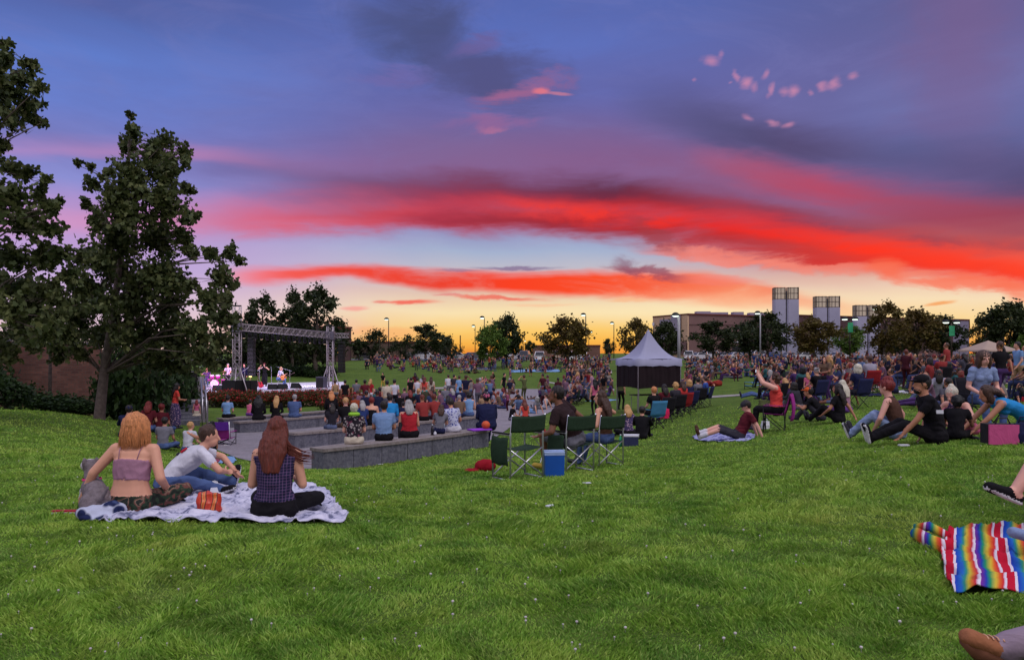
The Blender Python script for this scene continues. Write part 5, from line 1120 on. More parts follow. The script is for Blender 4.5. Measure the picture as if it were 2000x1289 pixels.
# poses ------------------------------------------------------------
def sitx(**k): d = dict(P=(0, 0, .11), lean=4, curve=14, HL=(-.16, .34, .2), HR=(.16, .34, .2), EL=(-.35, -.5, -.75), ER=(.35, -.5, -.75), FL=(.12, .34, .07), FR=(-.12, .42, .07), KL=(-1, .3, .15), KR=(1, .3, .15), TL=(1, .1, -.1), TR=(-1, .1, -.1)); d.update(k); return d
def sitk(**k): d = dict(P=(0, 0, .11), lean=4, curve=20, HL=(-.08, .50, .36), HR=(.08, .52, .36), EL=(-.8, 0, -.5), ER=(.8, 0, -.5), FL=(-.12, .56, .08), FR=(.12, .60, .08), KL=(-.1, 0, 1), KR=(.1, 0, 1)); d.update(k); return d
def sitb(**k): d = dict(P=(0, 0, .11), lean=-26, curve=16, HL=(-.28, -.34, .06), HR=(.28, -.34, .06), EL=(-.5, -.6, .2), ER=(.5, -.6, .2), FL=(-.1, .84, .07), FR=(.14, .80, .08), KL=(0, 0, 1), KR=(.2, 0, 1), TL=(-.1, .3, 1), TR=(.1, .3, 1), hp=-8); d.update(k); return d
def lie(**k): d = dict(P=(0, 0, .11), lean=-48, curve=10, HL=(-.3, -.48, .05), HR=(.3, -.48, .05), EL=(-.3, -1, .2), ER=(.3, -1, .2), FL=(-.08, .84, .07), FR=(.1, .82, .12), KL=(0, 0, 1), KR=(.2, 0, 1), TL=(-.1, .3, 1), TR=(.1, .3, 1), hp=30); d.update(k); return d
def chair(**k): d = dict(P=(0, -.05, .52), lean=-8, curve=14, HL=(-.16, .26, .64), HR=(.16, .26, .64), EL=(-.4, -.5, -.7), ER=(.4, -.5, -.7), FL=(-.13, .42, .09), FR=(.13, .46, .09), KL=(-.2, .5, 1), KR=(.2, .5, 1)); d.update(k); return d
def benchp(**k): d = dict(P=(0, .0, .09), lean=4, curve=16, HL=(-.12, .34, .2), HR=(.12, .34, .2), EL=(-.4, -.5, -.7), ER=(.4, -.5, -.7), FL=(-.12, .46, -.36), FR=(.12, .50, -.36), KL=(-.2, .5, 1), KR=(.2, .5, 1)); d.update(k); return d
def stand(**k): d = dict(P=(0, 0, .9), lean=2, curve=3, HL=(-.24, .06, .78), HR=(.24, .06, .78), EL=(-.5, -.8, 0), ER=(.5, -.8, 0), FL=(-.1, -.03, .08), FR=(.1, .06, .08), KL=(-.1, 1, 0), KR=(.1, 1, 0), TL=(-.2, 1, 0), TR=(.2, 1, 0)); d.update(k); return d
def phone(**k): return stand(HL=(-.08, .36, 1.55), HR=(.1, .36, 1.55), EL=(-1, .3, -.6), ER=(1, .3, -.6), **k)
def walk(**k): return stand(HL=(-.22, .22, .9), HR=(.22, -.16, .82), FL=(-.08, -.26, .12), FR=(.08, .26, .08), **k)
# ------------------------------------------------------------------ cloths and small things on the grass
def cloth_sheet(name, label, cat, rows, mat, amp=.03, seed=0., nu=90, nv=60, th=.008, rag=3., base=.02):
    rows = sorted(rows); ys = [r[0] for r in rows]; mb = MB()
    mid = gp((rows[len(rows)//2][1]+rows[len(rows)//2][2])/2, ys[len(ys)//2])
    def f(u, v):
        y = ys[0]+(ys[-1]-ys[0])*v; l = np.interp(y, ys, [r[1] for r in rows]); r_ = np.interp(y, ys, [r[2] for r in rows])
        y += rag*.7*mnoise.noise(V((u*7+seed, v*2, 1)))*(1 if v > .85 or v < .1 else .3)
        x = l+(r_-l)*u+rag*2*mnoise.noise(V((seed, v*9, 4)))*(1 if u < .08 or u > .92 else 0); p = gp(x, y)
        q_ = mnoise.noise(V((p.x*3.1+seed, p.y*3.1, 0))); r2 = 1-abs(mnoise.noise(V((p.x*5.2+q_*1.4, p.y*4.2+seed, 2.))))*3.2
        p.z += base+amp*(max(0, r2)+.6*max(0, q_)); return p-mid
    mb.grid(f, nu, nv, thick=(0, 0, th)); o = mb.build(name, mat, None, True); o.location = mid; return tag(o, label, cat)
m, t = newmat('plush_throw'); co = t.n('ShaderNodeTexCoord').outputs['Object']; a = t.noise(7, 4, .6, co, .7)
fin(t, t.ramp(a, [(.36, lin((96, 98, 124))), (.47, lin((176, 174, 196))), (.62, lin((206, 202, 218)))]), .95, t.noise(60, 3, .6, co), .6, .01, spec=.1); M_throw = m
cloth_sheet('picnic_blanket', 'pale grey plush blanket with wavy edges under the two women in front', 'blanket', [(950, 385, 600), (962, 350, 636), (980, 300, 652), (996, 165, 660), (1006, 162, 672), (1016, 178, 682), (1023, 200, 668)], M_throw, .045, 3., 120, 70)
m, t = newmat('rainbow_serape'); co = t.n('ShaderNodeTexCoord').outputs['Object']; sp3 = t.n('ShaderNodeSeparateXYZ', {0: t.n('ShaderNodeMapping', {'Vector': co, 'Rotation': (0, 0, R(30))}).outputs[0]})
wv = t.noise(2.2, 3, .5, co); ad = t.n('ShaderNodeMath', {0: sp3.outputs[0], 1: t.n('ShaderNodeMath', {0: wv, 1: .09}, operation='MULTIPLY').outputs[0]}, operation='ADD'); ml = t.n('ShaderNodeMath', {0: ad.outputs[0], 1: 3.3}, operation='MULTIPLY'); fr = t.n('ShaderNodeMath', {0: ml.outputs[0]}, operation='FRACT')
rb = [(0, (190, 26, 52)), (.1, (190, 26, 52)), (.105, (216, 206, 216)), (.15, (216, 206, 216)), (.155, (34, 60, 170)), (.25, (40, 100, 180)), (.31, (50, 140, 110)), (.37, (196, 180, 60)), (.43, (206, 110, 50)), (.49, (190, 30, 60)), (.53, (216, 206, 216)), (.56, (216, 206, 216)), (.565, (120, 40, 140)), (.64, (40, 60, 160)), (.7, (40, 140, 90)), (.78, (206, 180, 60)), (.84, (214, 100, 44)), (.9, (200, 30, 50)), (.93, (216, 206, 216)), (.96, (216, 206, 216)), (.965, (190, 26, 52))]
fin(t, t.ramp(fr.outputs[0], [(p, lin(c)) for p, c in rb]), .9, t.noise(90, 3, .7, co), .7, .008, spec=.1); M_ser = m
cloth_sheet('striped_blanket', 'rainbow striped woven blanket rumpled on the grass at the right edge', 'blanket', [(1037, 1856, 2330), (1055, 1850, 2330), (1075, 1842, 2330), (1105, 1838, 2330), (1135, 1848, 2330), (1155, 1856, 2340), (1164, 1864, 2340)], M_ser, .05, 8., 110, 60, .008, 4.)
mb = MB(); tp = [gp(1790, 1052), gp(1812, 1066), gp(1838, 1078), gp(1862, 1084)]; mb.tube([p+V((0, 0, .04)) for p in tp], [.045, .05, .055, .05], 12); mb.tube([gp(1788, 1046)+V((0, 0, .06)), gp(1815, 1050)+V((0, 0, .085)), gp(1850, 1066)+V((0, 0, .075))], [.03, .035, .03], 10)
tag(mb.build('blanket_fold', M_ser, None, True), 'twisted corner of the rainbow striped blanket pointing left', 'blanket')
bpy.data.objects['blanket_fold'].parent = bpy.data.objects['striped_blanket']; bpy.data.objects['blanket_fold'].matrix_parent_inverse = Matrix.Translation(-bpy.data.objects['striped_blanket'].location)
for k in ('label', 'category'): del bpy.data.objects['blanket_fold'][k]

# ------------------------------------------------------------------ chairs
M_can = {k: cloth('canvas_'+k, v) for k, v in {'green': (42, 60, 44), 'purple': (150, 50, 130), 'blue': (70, 130, 170), 'navy': (40, 44, 80), 'red': (150, 40, 44), 'black': (34, 32, 38), 'orange': (190, 76, 40), 'violet': (84, 40, 130)}.items()}
def director_chair(label, loc, rz, pocket=False):
    t = thing('director_chair', label, 'folding chair', tuple(loc), rz, 'green director chairs'); w, dp = .28, .21; r = .0125; ob = []
    for sx_ in (-1, 1):
        mb = MB(); x = sx_*w
        mb.tube([(x, dp, .02), (x, dp, .62), (x, dp-.03, .64), (x, -dp+.0, .64)], r, 8); mb.build('front_post', M_alu2, t, True)
        mb = MB(); mb.tube([(x, -dp, 0), (x, -dp, .62), (x*1.0, -dp-.05, .92)], r, 8); mb.build('rear_post', M_alu2, t, True)
        MB().tube([(x, -dp, .02), (x, dp, .02)], r, 8).build('floor_rail', M_alu2, t, True); MB().box((x, 0, .655), (.05, .4, .02)).build('armrest', M_black, t)
    for y in (dp-.02, -dp+.02):
        for s in (-1, 1): MB().tube([(-s*w, y+s*.006, .06), (s*w, y+s*.006, .44)], .011, 8).build('cross_brace', M_alu2, t, True)
    mb = MB(); mb.grid(lambda u, v: ((u*2-1)*w, -dp+.02+v*(2*dp-.04), .45-.035*math.sin(math.pi*u)), 10, 6, thick=(0, 0, .006)); mb.build('seat', M_can['green'], t, True)
    mb = MB(); mb.grid(lambda u, v: ((u*2-1)*(w+.012), -dp-.02-.02*v*1.6-.05*math.sin(math.pi*u)*.7, .68+.225*v-.012*math.sin(math.pi*u)), 12, 6, thick=(0, .006, 0)); mb.build('backrest', M_can['green'], t, True)
    if pocket:
        mb = MB(); mb.grid(lambda u, v: (-w-.02-.02*math.sin(math.pi*v), -dp+.02+u*(2*dp-.04), .60-.38*v+.01*math.sin(u*9)), 8, 8, thick=(.012, 0, 0)); mb.build('side_pocket', M_can['green'], t, True)
    return t
M_alu2 = pm('pale_aluminium_tube', (200, 198, 206), .3, .05, 6, 0, metal=.75)
crz = R(36)
def rear_to(px, py): p = gp(px, py); f = V((-math.sin(crz), math.cos(crz), 0)); q_ = p+f*.21; q_.z = H(q_.x, q_.y)-.01; return q_
C1 = rear_to(1029, 935); C2 = rear_to(1133, 921); C3 = rear_to(1194, 910)
director_chair('empty green director chair with a hanging side pocket, leftmost of the three', C1, crz, True); director_chair('green director chair holding the man in the dark shirt, middle of three', C2, crz, True); director_chair('green director chair holding the long-haired woman, rightmost of three', C3, crz)
def camp_chair(name, label, loc, rz, mat, group=None, low=False, drape=False):
    t = thing(name, label, 'folding chair', tuple(loc), rz, group); h = .42 if not low else .2; w = .27
    mb = MB()
    for s in (-1, 1): mb.tube([(-w*s, .22, 0), (w*s, .22, h+.02)], .011, 6); mb.tube([(-w*s, -.24, 0), (w*s, -.24, h+.02)], .011, 6); mb.tube([(w*s, -.24, 0), (w*s, .22, h*.95)], .01, 6); mb.tube([(w*s, -.22, h), (w*s*1.02, -.36, h+.48)], .011, 6); mb.tube([(w*s, .22, 0), (w*s, .22, h+.2)], .011, 6)
    mb.build('frame', M_dark, t, True)
    mb = MB(); mb.grid(lambda u, v: ((u*2-1)*w, -.24+.46*v, h-.04*math.sin(math.pi*u)+.02*v), 6, 6, thick=(0, 0, .008)); mb.build('seat', mat, t, True)
    mb = MB(); mb.grid(lambda u, v: ((u*2-1)*w*1.02, -.23-.14*v-.04*math.sin(math.pi*u), h+.48*v), 6, 6, thick=(0, .008, 0)); mb.build('backrest', mat, t, True)
    for s in (-1, 1): MB().box((w*s*1.03, -.03, h+.2), (.06, .5, .012)).build('armrest', mat, t)
    if drape:
        mb = MB(); mb.grid(lambda u, v: ((u*2-1)*(.30-.14*v), -.38-.05*math.sin(v*3)+.03*math.sin(u*14), h+.46-.62*v), 14, 10, thick=(0, .008, 0)); mb.build('hanging_cover', mat, t, True)
    return t
# ------------------------------------------------------------------ the group on the pale blanket
A0 = gp(255, 1002)
pA = sitx(s=1.03, lean=2, curve=10, side=1, HL=(-.47, .05, .15), EL=(-.3, -.9, .5), HR=(.25, .20, .20), ER=(.35, -.8, -.3), fat=1, DL=(-.25, .3, -.5), FR=(-.02, .46, .08), FL=(.14, .40, .08), KR=(1, .25, .22), hy=-4, curl=.5)
tA, fA = person('woman with a copper blonde bob in a mauve strapless top and camo trousers, sitting cross-legged', pA, dict(f=1, sleeve='strapless', midriff=1, top='mauve', bottom='camo', hair='bob', hc='copper', skin='fair', leg=1.2, arm=1.08, fat=1.24, shoec='black'), A0, 0, .0085, None, True)
mb = MB()
for s in (-1, 1):
    q_ = [fA.nb-fA.d1*.14+fA.X1*.085*s-fA.Y1*.112, fA.nb-fA.d1*.06+fA.X1*.095*s-fA.Y1*.098, fA.nb+fA.X1*.10*s-fA.Y1*.045, fA.nb+fA.X1*.10*s+fA.Y1*.05]; mb = MB(); mb.tube(q_, .004, 6); mb.build('shoulder_strap', CL['mauve'], tA, True)
B0 = gp(536, 1014)
pB = sitx(s=.98, lean=2, curve=10, HL=(-.08, .26, .36), HR=(.10, .26, .34), EL=(-.35, -.2, -1), ER=(.35, -.2, -1), FR=(-.1, .40, .08), FL=(.12, .44, .08), KL=(-1, .3, .2), hy=4, hp=6)
tB, fB = person('woman with long auburn hair in a navy checked camisole and black trousers, back turned', pB, dict(f=1, sleeve='tank', top='plaid navy', bottom='black', hair='vlong', hc='auburn', skin='fair', hx=-.01, hw=1.15, arm=1.05, fat=1.2, shoec='black'), B0, 0, .0085, None, True)
def strands(parent, f, n, L0, mat, zlow, spread):
    mb = MB()
    for k in range(n):
        a = random.uniform(-1.9, 1.9); c, hm = f.hc, f.hm; sx_, cy_ = math.sin(a), -math.cos(a)
        p0 = c+hm@V((.02*sx_, -.02, .115)); p1 = c+hm@V((.122*sx_, .118*cy_-.02, .03)); p2 = c+hm@V(((.128+random.uniform(0, .012))*sx_, .12*cy_-.04, -.08)); p3 = c+hm@V(((.12+random.uniform(-.02, spread))*sx_+random.uniform(-.02, .02), .10*cy_-.05, zlow-random.uniform(0, L0)))
        mb.tube([p0, p0.lerp(p1, .5)+hm@V((.02*sx_, .02*cy_, .02)), p1, p2, p3], [.003, .004, .004, .003, .0015], 4, cap=False)
    mb.build('loose_strands', mat, parent, True)
strands(tA, fA, 260, .05, HAIR['copper'], -.16, .02)
for k in range(26):       # wind-blown strands
    a = fB.hc+V((.05+.02*random.random(), -.08, -.02-.11*random.random())); q_ = [a, a+V((.08, -.03, -.09)), a+V((.15+.06*random.random(), -.02, -.15)), a+V((.20+.09*random.random(), 0, -.13-.05*random.random()))]
    if k == 0: mbh = MB()
    mbh.tube(q_, [.008, .006, .004, .001], 5)
mbh.build('loose_strands', HAIR['auburn'], tB, True)
C0 = gp(326, 966)
pC = dict(P=(0, 0, .12), lean=34, curve=20, side=-4, HL=(-.12, .70, .20), HR=(.06, .60, .22), EL=(-.6, -.2, .4), ER=(.7, -.2, .1), FL=(-.10, .66, .09), FR=(.30, .52, .08), KL=(-1, .1, .35), KR=(1, .3, .3), TL=(-.1, .25, 1), TR=(.6, .6, .3), hp=4, hy=-22)
tC, fC = person('short-haired man in a white tee and blue jeans leaning forward to hold his foot', pC, dict(top='white', bottom='denim', hair='short', hc='brown', skin='fair', sole=1, shoec='black', face=0), C0, R(-66), .0085, None, True)
# red and black print on the back of the tee: a plain angular badge
q_ = fC.nb-fC.d1*.16-fC.Y1*.128+fC.X1*.03; mb = MB()
M_pr = pm('shirt_print_red', (180, 24, 44), .8); M_pk = pm('shirt_print_black', (24, 22, 40), .8)
def decal(par, c, X, Yup, Nn, polys, mat, name):
    mb = MB()
    for pl in polys: mb.add([c+X*x+Yup*y+Nn*.004 for x, y in pl]+[c+X*x+Yup*y-Nn*.012 for x, y in pl], [tuple(range(len(pl)))]+[(i, i+len(pl), (i+1) % len(pl)+len(pl), (i+1) % len(pl)) for i in range(len(pl))])
    mb.build(name, mat, par)
decal(tC, q_, fC.X1, fC.d1, -fC.Y1, [[(-.035, .0), (-.02, .04), (0, .028), (.022, .045), (.034, .01), (.03, -.035), (0, -.02), (-.028, -.035)]], M_pr, 'red_print')
decal(tC, q_-fC.d1*.065-fC.X1*.04, fC.X1, fC.d1, -fC.Y1, [[(-.03, .012), (.0, .02), (.018, -.004), (.03, .012), (.04, -.012), (-.02, -.02)]], M_pk, 'black_print')
# the dog beside her
M_fw = pm('dog_fur_white', (196, 190, 192), .95, .2, 20, .9, 60, .01); M_fd = pm('dog_fur_grey', (112, 102, 106), .95, .3, 20, .9, 60, .01)
D0 = gp(196, 1004); f = Fig(); f.loft([(V((0, .22, .20)), V((.07, 0, 0)), V((0, 0, .07))), (V((0, .16, .22)), V((.10, 0, 0)), V((0, 0, .11))), (V((0, 0, .19)), V((.105, 0, 0)), V((0, 0, .12))), (V((0, -.16, .14)), V((.12, 0, 0)), V((0, 0, .12))), (V((0, -.24, .12)), V((.06, 0, 0)), V((0, 0, .07)))], 'd')
for s in (-1, 1): f.cap((.07*s, .17, .20), (.075*s, .19, .03), .04, .026, 'w'); f.ell((.075*s, .215, .022), (.028, .04, .02), 'w'); f.ell((.10*s, -.13, .11), (.06, .11, .10), 'd'); f.cap((.11*s, -.16, .05), (.12*s, -.02, .025), .034, .024, 'w'); f.ell((.052*s, .255, .455), (.022, .03, .045), 'd')
f.cap((0, .17, .26), (0, .25, .37), .07, .06, 'd'); f.ell((0, .27, .41), (.068, .075, .066), 'd'); f.ell((-.03, .30, .42), (.05, .06, .05), 'w'); f.ell((0, .33, .385), (.042, .06, .038), 'w'); f.ell((0, .31, .36), (.05, .045, .04), 'w'); f.ell((0, .295, .46), (.055, .04, .018), 'w'); f.ell((0, .392, .395), (.014, .01, .01), 'k'); f.cap((0, -.24, .16), (.05, -.30, .28), .02, .012, 'd', 3)
for s in (-1, 1): f.ell((.03*s, .33, .425), (.009, .008, .009), 'k')
dt = thing('dog', 'small shaggy grey dog with a white muzzle beside the woman in camo trousers', 'dog', tuple(D0+V((-.06, .03, .0))), R(38)); me, _ = f.mesh(None, .009, 'body', {'d': M_fd, 'w': M_fw, 'k': M_black}, 3, (.006, 30)); link('body', me, dt)
MB().lathe((0, .19, .285), [(.082, 0), (.088, .012), (.082, .024)], 18).build('collar', pm('pink_collar', (216, 60, 120), .6), dt, True)
f = Fig(); f.ell((-.05, 0, .05), (.17, .12, .07), 'c'); f.ell((.09, .03, .07), (.12, .10, .09), 'c'); f.ell((.02, -.06, .03), (.20, .10, .04), 'c'); me, _ = f.mesh(None, .009, 'wrap', {'c': cloth('tie dye', (176, 180, 200), 'floral', (30, 38, 74), (70, 84, 124), sc=2.2)}, 3, (.03, 8)); tag(link('tie_dyed_wrap', me, None, gp(198, 1014)+V((0, 0, .005)), .2), 'crumpled navy and white tie-dyed cloth by the dog', 'cloth')
# snacks and odds
def bottle(name, label, p, r, h, mat, capm, cat='bottle', grp=None):
    t = thing(name, label, cat, tuple(p), random.uniform(0, 6)); MB().lathe((0, 0, 0), [(0, 0), (r, .004), (r, h*.68), (r*.4, h*.85), (r*.4, h*.92), (0, h*.92)], 14).build('body', mat, t, True); MB().lathe((0, 0, h*.92), [(0, 0), (r*.5, 0), (r*.5, h*.08), (0, h*.08)], 12).build('cap', capm, t, True); return t
def bag(name, label, cat, p, d_, rz, mat, handle=True, stripe=None, rumple=.02):
    t = thing(name, label, cat, tuple(p), rz); f = Fig(); f.loft([(V((0, 0, .005)), V((d_[0]/2, 0, 0)), V((0, d_[1]/2, 0))), (V((0, 0, d_[2]*.5)), V((d_[0]/2*1.06, 0, 0)), V((0, d_[1]/2*1.1, 0))), (V((0, 0, d_[2])), V((d_[0]/2*.95, 0, 0)), V((0, d_[1]/2*.5, 0)))], 'b', 24)
    me, _ = f.mesh(None, max(.008, d_[0]/28), 'body', {'b': mat}, 2, (rumple, 9)); link('body', me, t)
    if handle:
        mb = MB(); mb.tube([(-d_[0]*.25, 0, d_[2]*.95), (-d_[0]*.18, 0, d_[2]*1.25), (d_[0]*.18, 0, d_[2]*1.25), (d_[0]*.25, 0, d_[2]*.95)], .01, 6); mb.build('handle', mat, t, True)
    return t
m, t = newmat('snack_bag'); co = t.n('ShaderNodeTexCoord').outputs['Object']; wv = t.n('ShaderNodeTexWave', {'Vector': co, 'Scale': 3.2, 'Distortion': 4.}).outputs[1]
fin(t, t.ramp(wv, [(0, lin((190, 52, 24))), (.45, lin((198, 64, 26))), (.55, lin((120, 22, 20))), (.8, lin((120, 22, 20))), (.86, lin((206, 150, 60))), (1, lin((206, 80, 30)))]), .35, t.noise(14, 3, .6, co), .8, .02, spec=.5)
bag('snack_bag', 'crumpled glossy orange and red snack bag on the pale blanket', 'snack bag', gp(410, 1004)+V((0, 0, .03)), (.22, .16, .17), .2, m, False, None, .035)
tag(MB().box((0, 0, .03), (.10, .02, .07), rz=.5, taper=.6).box((.0, 0, .003), (.16, .12, .006)).build('paper_napkin', M_white, None, False, gp(418, 982)+V((0, 0, .09))), 'white paper napkin sticking up behind the snack bag', 'napkin')
cloth_sheet('folded_paper_bag', 'flat white paper bag lying between the blonde woman and the auburn woman', 'paper bag', [(955, 378, 424), (962, 374, 426), (970, 378, 424)], M_white, .03, 5., 20, 14, .01, 1., .09)
bottle('pink_bottle', 'pink tube bottle standing by the knee of the woman in camo', gp(314, 992)+V((0, 0, .05)), .022, .16, pm('pink_plastic', (206, 60, 120), .4), M_white)
tag(MB().tube([(0, 0, 0), (.03, .02, .14)], .036, 14).build('paper_roll', M_white, None, True, gp(160, 990)+V((0, 0, .07))), 'white paper cup by the hand of the copper-haired woman', 'cup')
lr = thing('leash_reel', 'flat red and white dog leash handle lying on the grass left of the dog', 'leash', tuple(gp(130, 1003)), .05); MB().box((0, 0, .02), (.26, .05, .03)).build('band', pm('leash_red', (170, 34, 54), .6), lr); MB().box((0, -.028, .012), (.25, .012, .015)).build('edge_tape', M_white, lr)
# light blue cloth in the auburn woman's hands
# ------------------------------------------------------------------ people by the chairs
fwd = lambda a, k: V((-math.sin(a), math.cos(a), 0))*k
person('broad man in a dark brown tee turned left in the middle green chair', chair(s=1.1, lean=6, curve=14, side=-14, side2=-6, P=(0, -.02, .52), tw=14, hy=30, HL=(-.42, .30, .58), HR=(.56, -.06, .66), ER=(.3, -.6, -.5)), dict(top='espresso', bottom='grey', hair='short', hc='dark', skin='brown', fat=1.28, arm=1.15, legs='short', shoec='yellow'), C2, R(50), .011, None, True)
person('woman with long brown hair facing left in the rightmost green chair', chair(s=1., lean=0, curve=10, side=-4, hy=16, HR=(.34, .2, 1.02), ER=(.9, -.3, -.4), HL=(-.3, .2, .7)), dict(f=1, sleeve='tank', top='brown', bottom='denim', hair='vlong', hc='brown', skin='fair'), C3, R(56), .011, None, True)
def cooler(label, p, rz, d_, bm, lm):
    t = thing('cooler', label, 'cooler', tuple(p), rz); MB().box((0, 0, d_[2]*.43), (d_[0], d_[1], d_[2]*.86), taper=1.06).build('body', bm, t); MB().box((0, 0, d_[2]*.93), (d_[0]*1.08, d_[1]*1.08, d_[2]*.13)).build('lid', lm, t)
    mb = MB(); mb.tube([(-d_[0]*.56, 0, d_[2]*.7), (-d_[0]*.6, 0, d_[2]*1.02), (d_[0]*.6, 0, d_[2]*1.02), (d_[0]*.56, 0, d_[2]*.7)], .012, 6); mb.build('handle', lm, t, True)
cooler('blue cool box with a white lid between two green chairs', gp(1081, 929), .1, (.27, .25, .36), pm('cooler_blue', (28, 84, 170), .4, .08, 4, .05), pm('cooler_lid', (150, 170, 206), .5))
cooler('navy soft cooler with a pale top right of the green chairs', gp(1232, 871), -.1, (.34, .25, .28), pm('cooler_navy', (44, 50, 84), .7, .2, 8, .3), M_white)
bottle('green_bottle', 'green plastic bottle standing by the rightmost green chair', gp(1212, 872)+V((0, 0, .0)), .04, .3, pm('green_plastic', (50, 160, 110), .3), M_white)
tr = thing('side_tray', 'small silver tray table between the green chairs', 'tray table', tuple(gp(1062, 905)), crz); MB().box((0, 0, .50), (.4, .3, .015)).build('tray', M_alu2, tr); mb = MB()
for s in (-1, 1): mb.tube([(-.17*s, -.1, 0), (.17*s, .1, .49)], .009, 6)
mb.build('legs', M_alu2, tr)
tag(MB().lathe((0, 0, 0), [(0, 0), (.034, .004), (.034, .115), (.028, .125), (0, .122)], 14).build('drink_can', pm('can_red', (176, 30, 36), .35), None, True, gp(1062, 905)+V((.0, 0, .508))), 'red drinks can on the silver tray', 'can')
f = Fig(); f.ell((0, 0, .09), (.17, .14, .11), 'r'); f.ell((-.2, -.05, .03), (.14, .1, .03), 'r'); me, _ = f.mesh(None, .012, 'soft_hat', {'r': cloth('deep red', (140, 20, 34))}, 3, (.012, 12)); tag(link('soft_hat', me, None, gp(948, 921)), 'crumpled red sun hat on the grass left of the empty green chair', 'hat')
for i, (px, py) in enumerate(((744, 908), (1146, 946), (1075, 991))):
    tag(MB().box((0, 0, .008), (.1, .05, .01)).build('paper_scrap', M_white, None, False, gp(px, py)+V((0, 0, .012)), .4*i), ['white paper scrap on the grass before the nearest bench', 'tiny white paper scrap on the grass below the middle green chair', 'lone white scrap on the open grass in the middle of the lawn'][i], 'litter')

# ------------------------------------------------------------------ left middle ground
def GP(label, pose, lk, px, py, deg, vox=.016, **k): return person(label, pose, lk, gp(px, py), R(deg), vox, **k)
GP('person in a navy hooded top hunched on the grass left of the copper-haired woman', sitk(lean=14), dict(top='navy', bottom='navy', hair='short', hc='dark', sleeve='long', hat='beanie', hatc='navy'), 246, 855, 10)
GP('dark-haired boy in a grey tee just right of the copper-haired head', sitx(s=.9), dict(top='grey', hair='short', hc='dark', skin='tan'), 318, 878, 0)
GP('fair-haired child in a white tee behind the man in the white tee', sitx(s=.86, hy=-15), dict(top='white', hair='short', hc='blond'), 366, 884, -20)
GP('red-brown haired person glimpsed beyond the copper-haired head', sitx(), dict(f=1, top='maroon', hair='long', hc='red'), 288, 842, 10)
GP('dark reddish-haired person seated at the foot of the staircase', sitx(), dict(top='maroon', hair='short', hc='red', skin='tan'), 312, 846, 0)
GP('person in black with dark hair beside the handrail', sitk(s=.95), dict(top='black', bottom='black', hair='short', hc='dark', sleeve='long'), 304, 826, -20)
GP('woman in a black tank top reaching left beside the purple beach chair', sitx(lean=0, curve=6, side=-3, HL=(-.06, .60, .62), EL=(0, -.3, -1), HR=(.2, .3, .2), hp=-18, hy=12), dict(f=1, sleeve='tank', top='black', bottom='pink', hair='bun', hc='black', skin='tan', legs='short'), 412, 906, 62, .012, fingers=True)
GP('woman in a mint and orange top and long patterned skirt standing on the steps side', stand(HR=(.1, .3, 1.08), HL=(-.1, .3, 1.05), hp=8), dict(f=1, sleeve='short', top='coral', bottom='purple floral', hair='vlong', hc='dark', skin='tan', skirt=.78, flare=1.2), 342, 837, -50)
GP('little girl in a pale pink dress standing by the steps', stand(s=.62, P=(0, 0, .56), HL=(-.16, .03, .5), HR=(.16, .03, .5)), dict(f=1, sleeve='tank', top='pink', bottom='cream', hair='long', hc='red', skirt=.3, flare=1.9, legs='bare'), 384, 829, 20)
ch = camp_chair('beach_chair', 'empty low purple and violet beach chair on the plaza edge', gp(438, 868), 0, M_can['purple'], None, True)
MB().grid(lambda u, v: ((u*2-1)*.285, -.385-.04*math.sin(math.pi*u)*1.2, .2+.5*(.5+.5*v)+.01), 6, 4, thick=(0, .006, 0)).build('backrest_upper_panel', M_can['violet'], ch)
mb = MB(); mb.tube([(-.29, -.3, .02), (-.3, -.36, .1), (-.29, -.4, .72)], .012, 8); mb.build('side_rail', M_alu2, ch, True); mb = MB(); mb.tube([(.29, -.3, .02), (.3, -.36, .1), (.29, -.4, .72)], .012, 8); mb.build('side_rail', M_alu2, ch, True); MB().tube([(-.29, -.3, .02), (.29, -.3, .02)], .012, 8).build('floor_bar', M_alu2, ch, True)
cloth_sheet('towel', 'pale blue towel on the grass by the woman in the black tank top', 'towel', [(893, 425, 455), (900, 420, 462), (906, 425, 455)], CL['sky blue'], .02, 2., 20, 14)
# ------------------------------------------------------------------ bench sitters (pixel, row)
def BP(label, lk, px, row, deg=12, s=1., vox=.017, **k):
    x0, y0, x1, y1, z = {1: (632, 877, 957, 838, -.47), 2: (575, 846, 952, 811, -.75), 3: (467, 824, 916, 791, -1.), 4: (435, 817, 887, 784, -1.12)}[row]
    y = y0+(y1-y0)*(px-x0)/(x1-x0); p = pz(px, y, z); n = V((-(pz(x1, y1, z)-pz(x0, y0, z)).y, (pz(x1, y1, z)-pz(x0, y0, z)).x, 0)).normalized(); p += n*.24
    return person(label, benchp(s=s, **k), lk, p, R(deg), vox)
BP('older woman in a dark floral blouse with a lime scarf, leftmost on the nearest bench', dict(f=1, top='dark floral', bottom='cream', hair='short', hc='white', fat=1.25, skin='pink'), 706, 1, 12)
MB().lathe((0, .0, .64), [(.10, -.03), (.13, -.01), (.12, .03), (.075, .05)], 18).build('scarf', cloth('lime', (140, 190, 60)), [o for o in COL.objects if o.get('label', '').startswith('older woman')][0], True)
BP('man in a light blue plaid shirt on the nearest bench', dict(top='plaid blue', bottom='black', hair='short', hc='dark', fat=1.2, skin='tan'), 764, 1, 8, 1.02)
BP('woman with ash blonde hair in a bright red top on the nearest bench', dict(f=1, sleeve='tank', top='red', bottom='black', hair='long', hc='grey', fat=1.35, hx=0), 814, 1, 16, 1.)
BP('brown-haired child in a grey top leaning on the woman in white floral', dict(f=1, top='grey', bottom='navy', hair='long', hc='brown'), 872, 1, 5, .8, side=6)
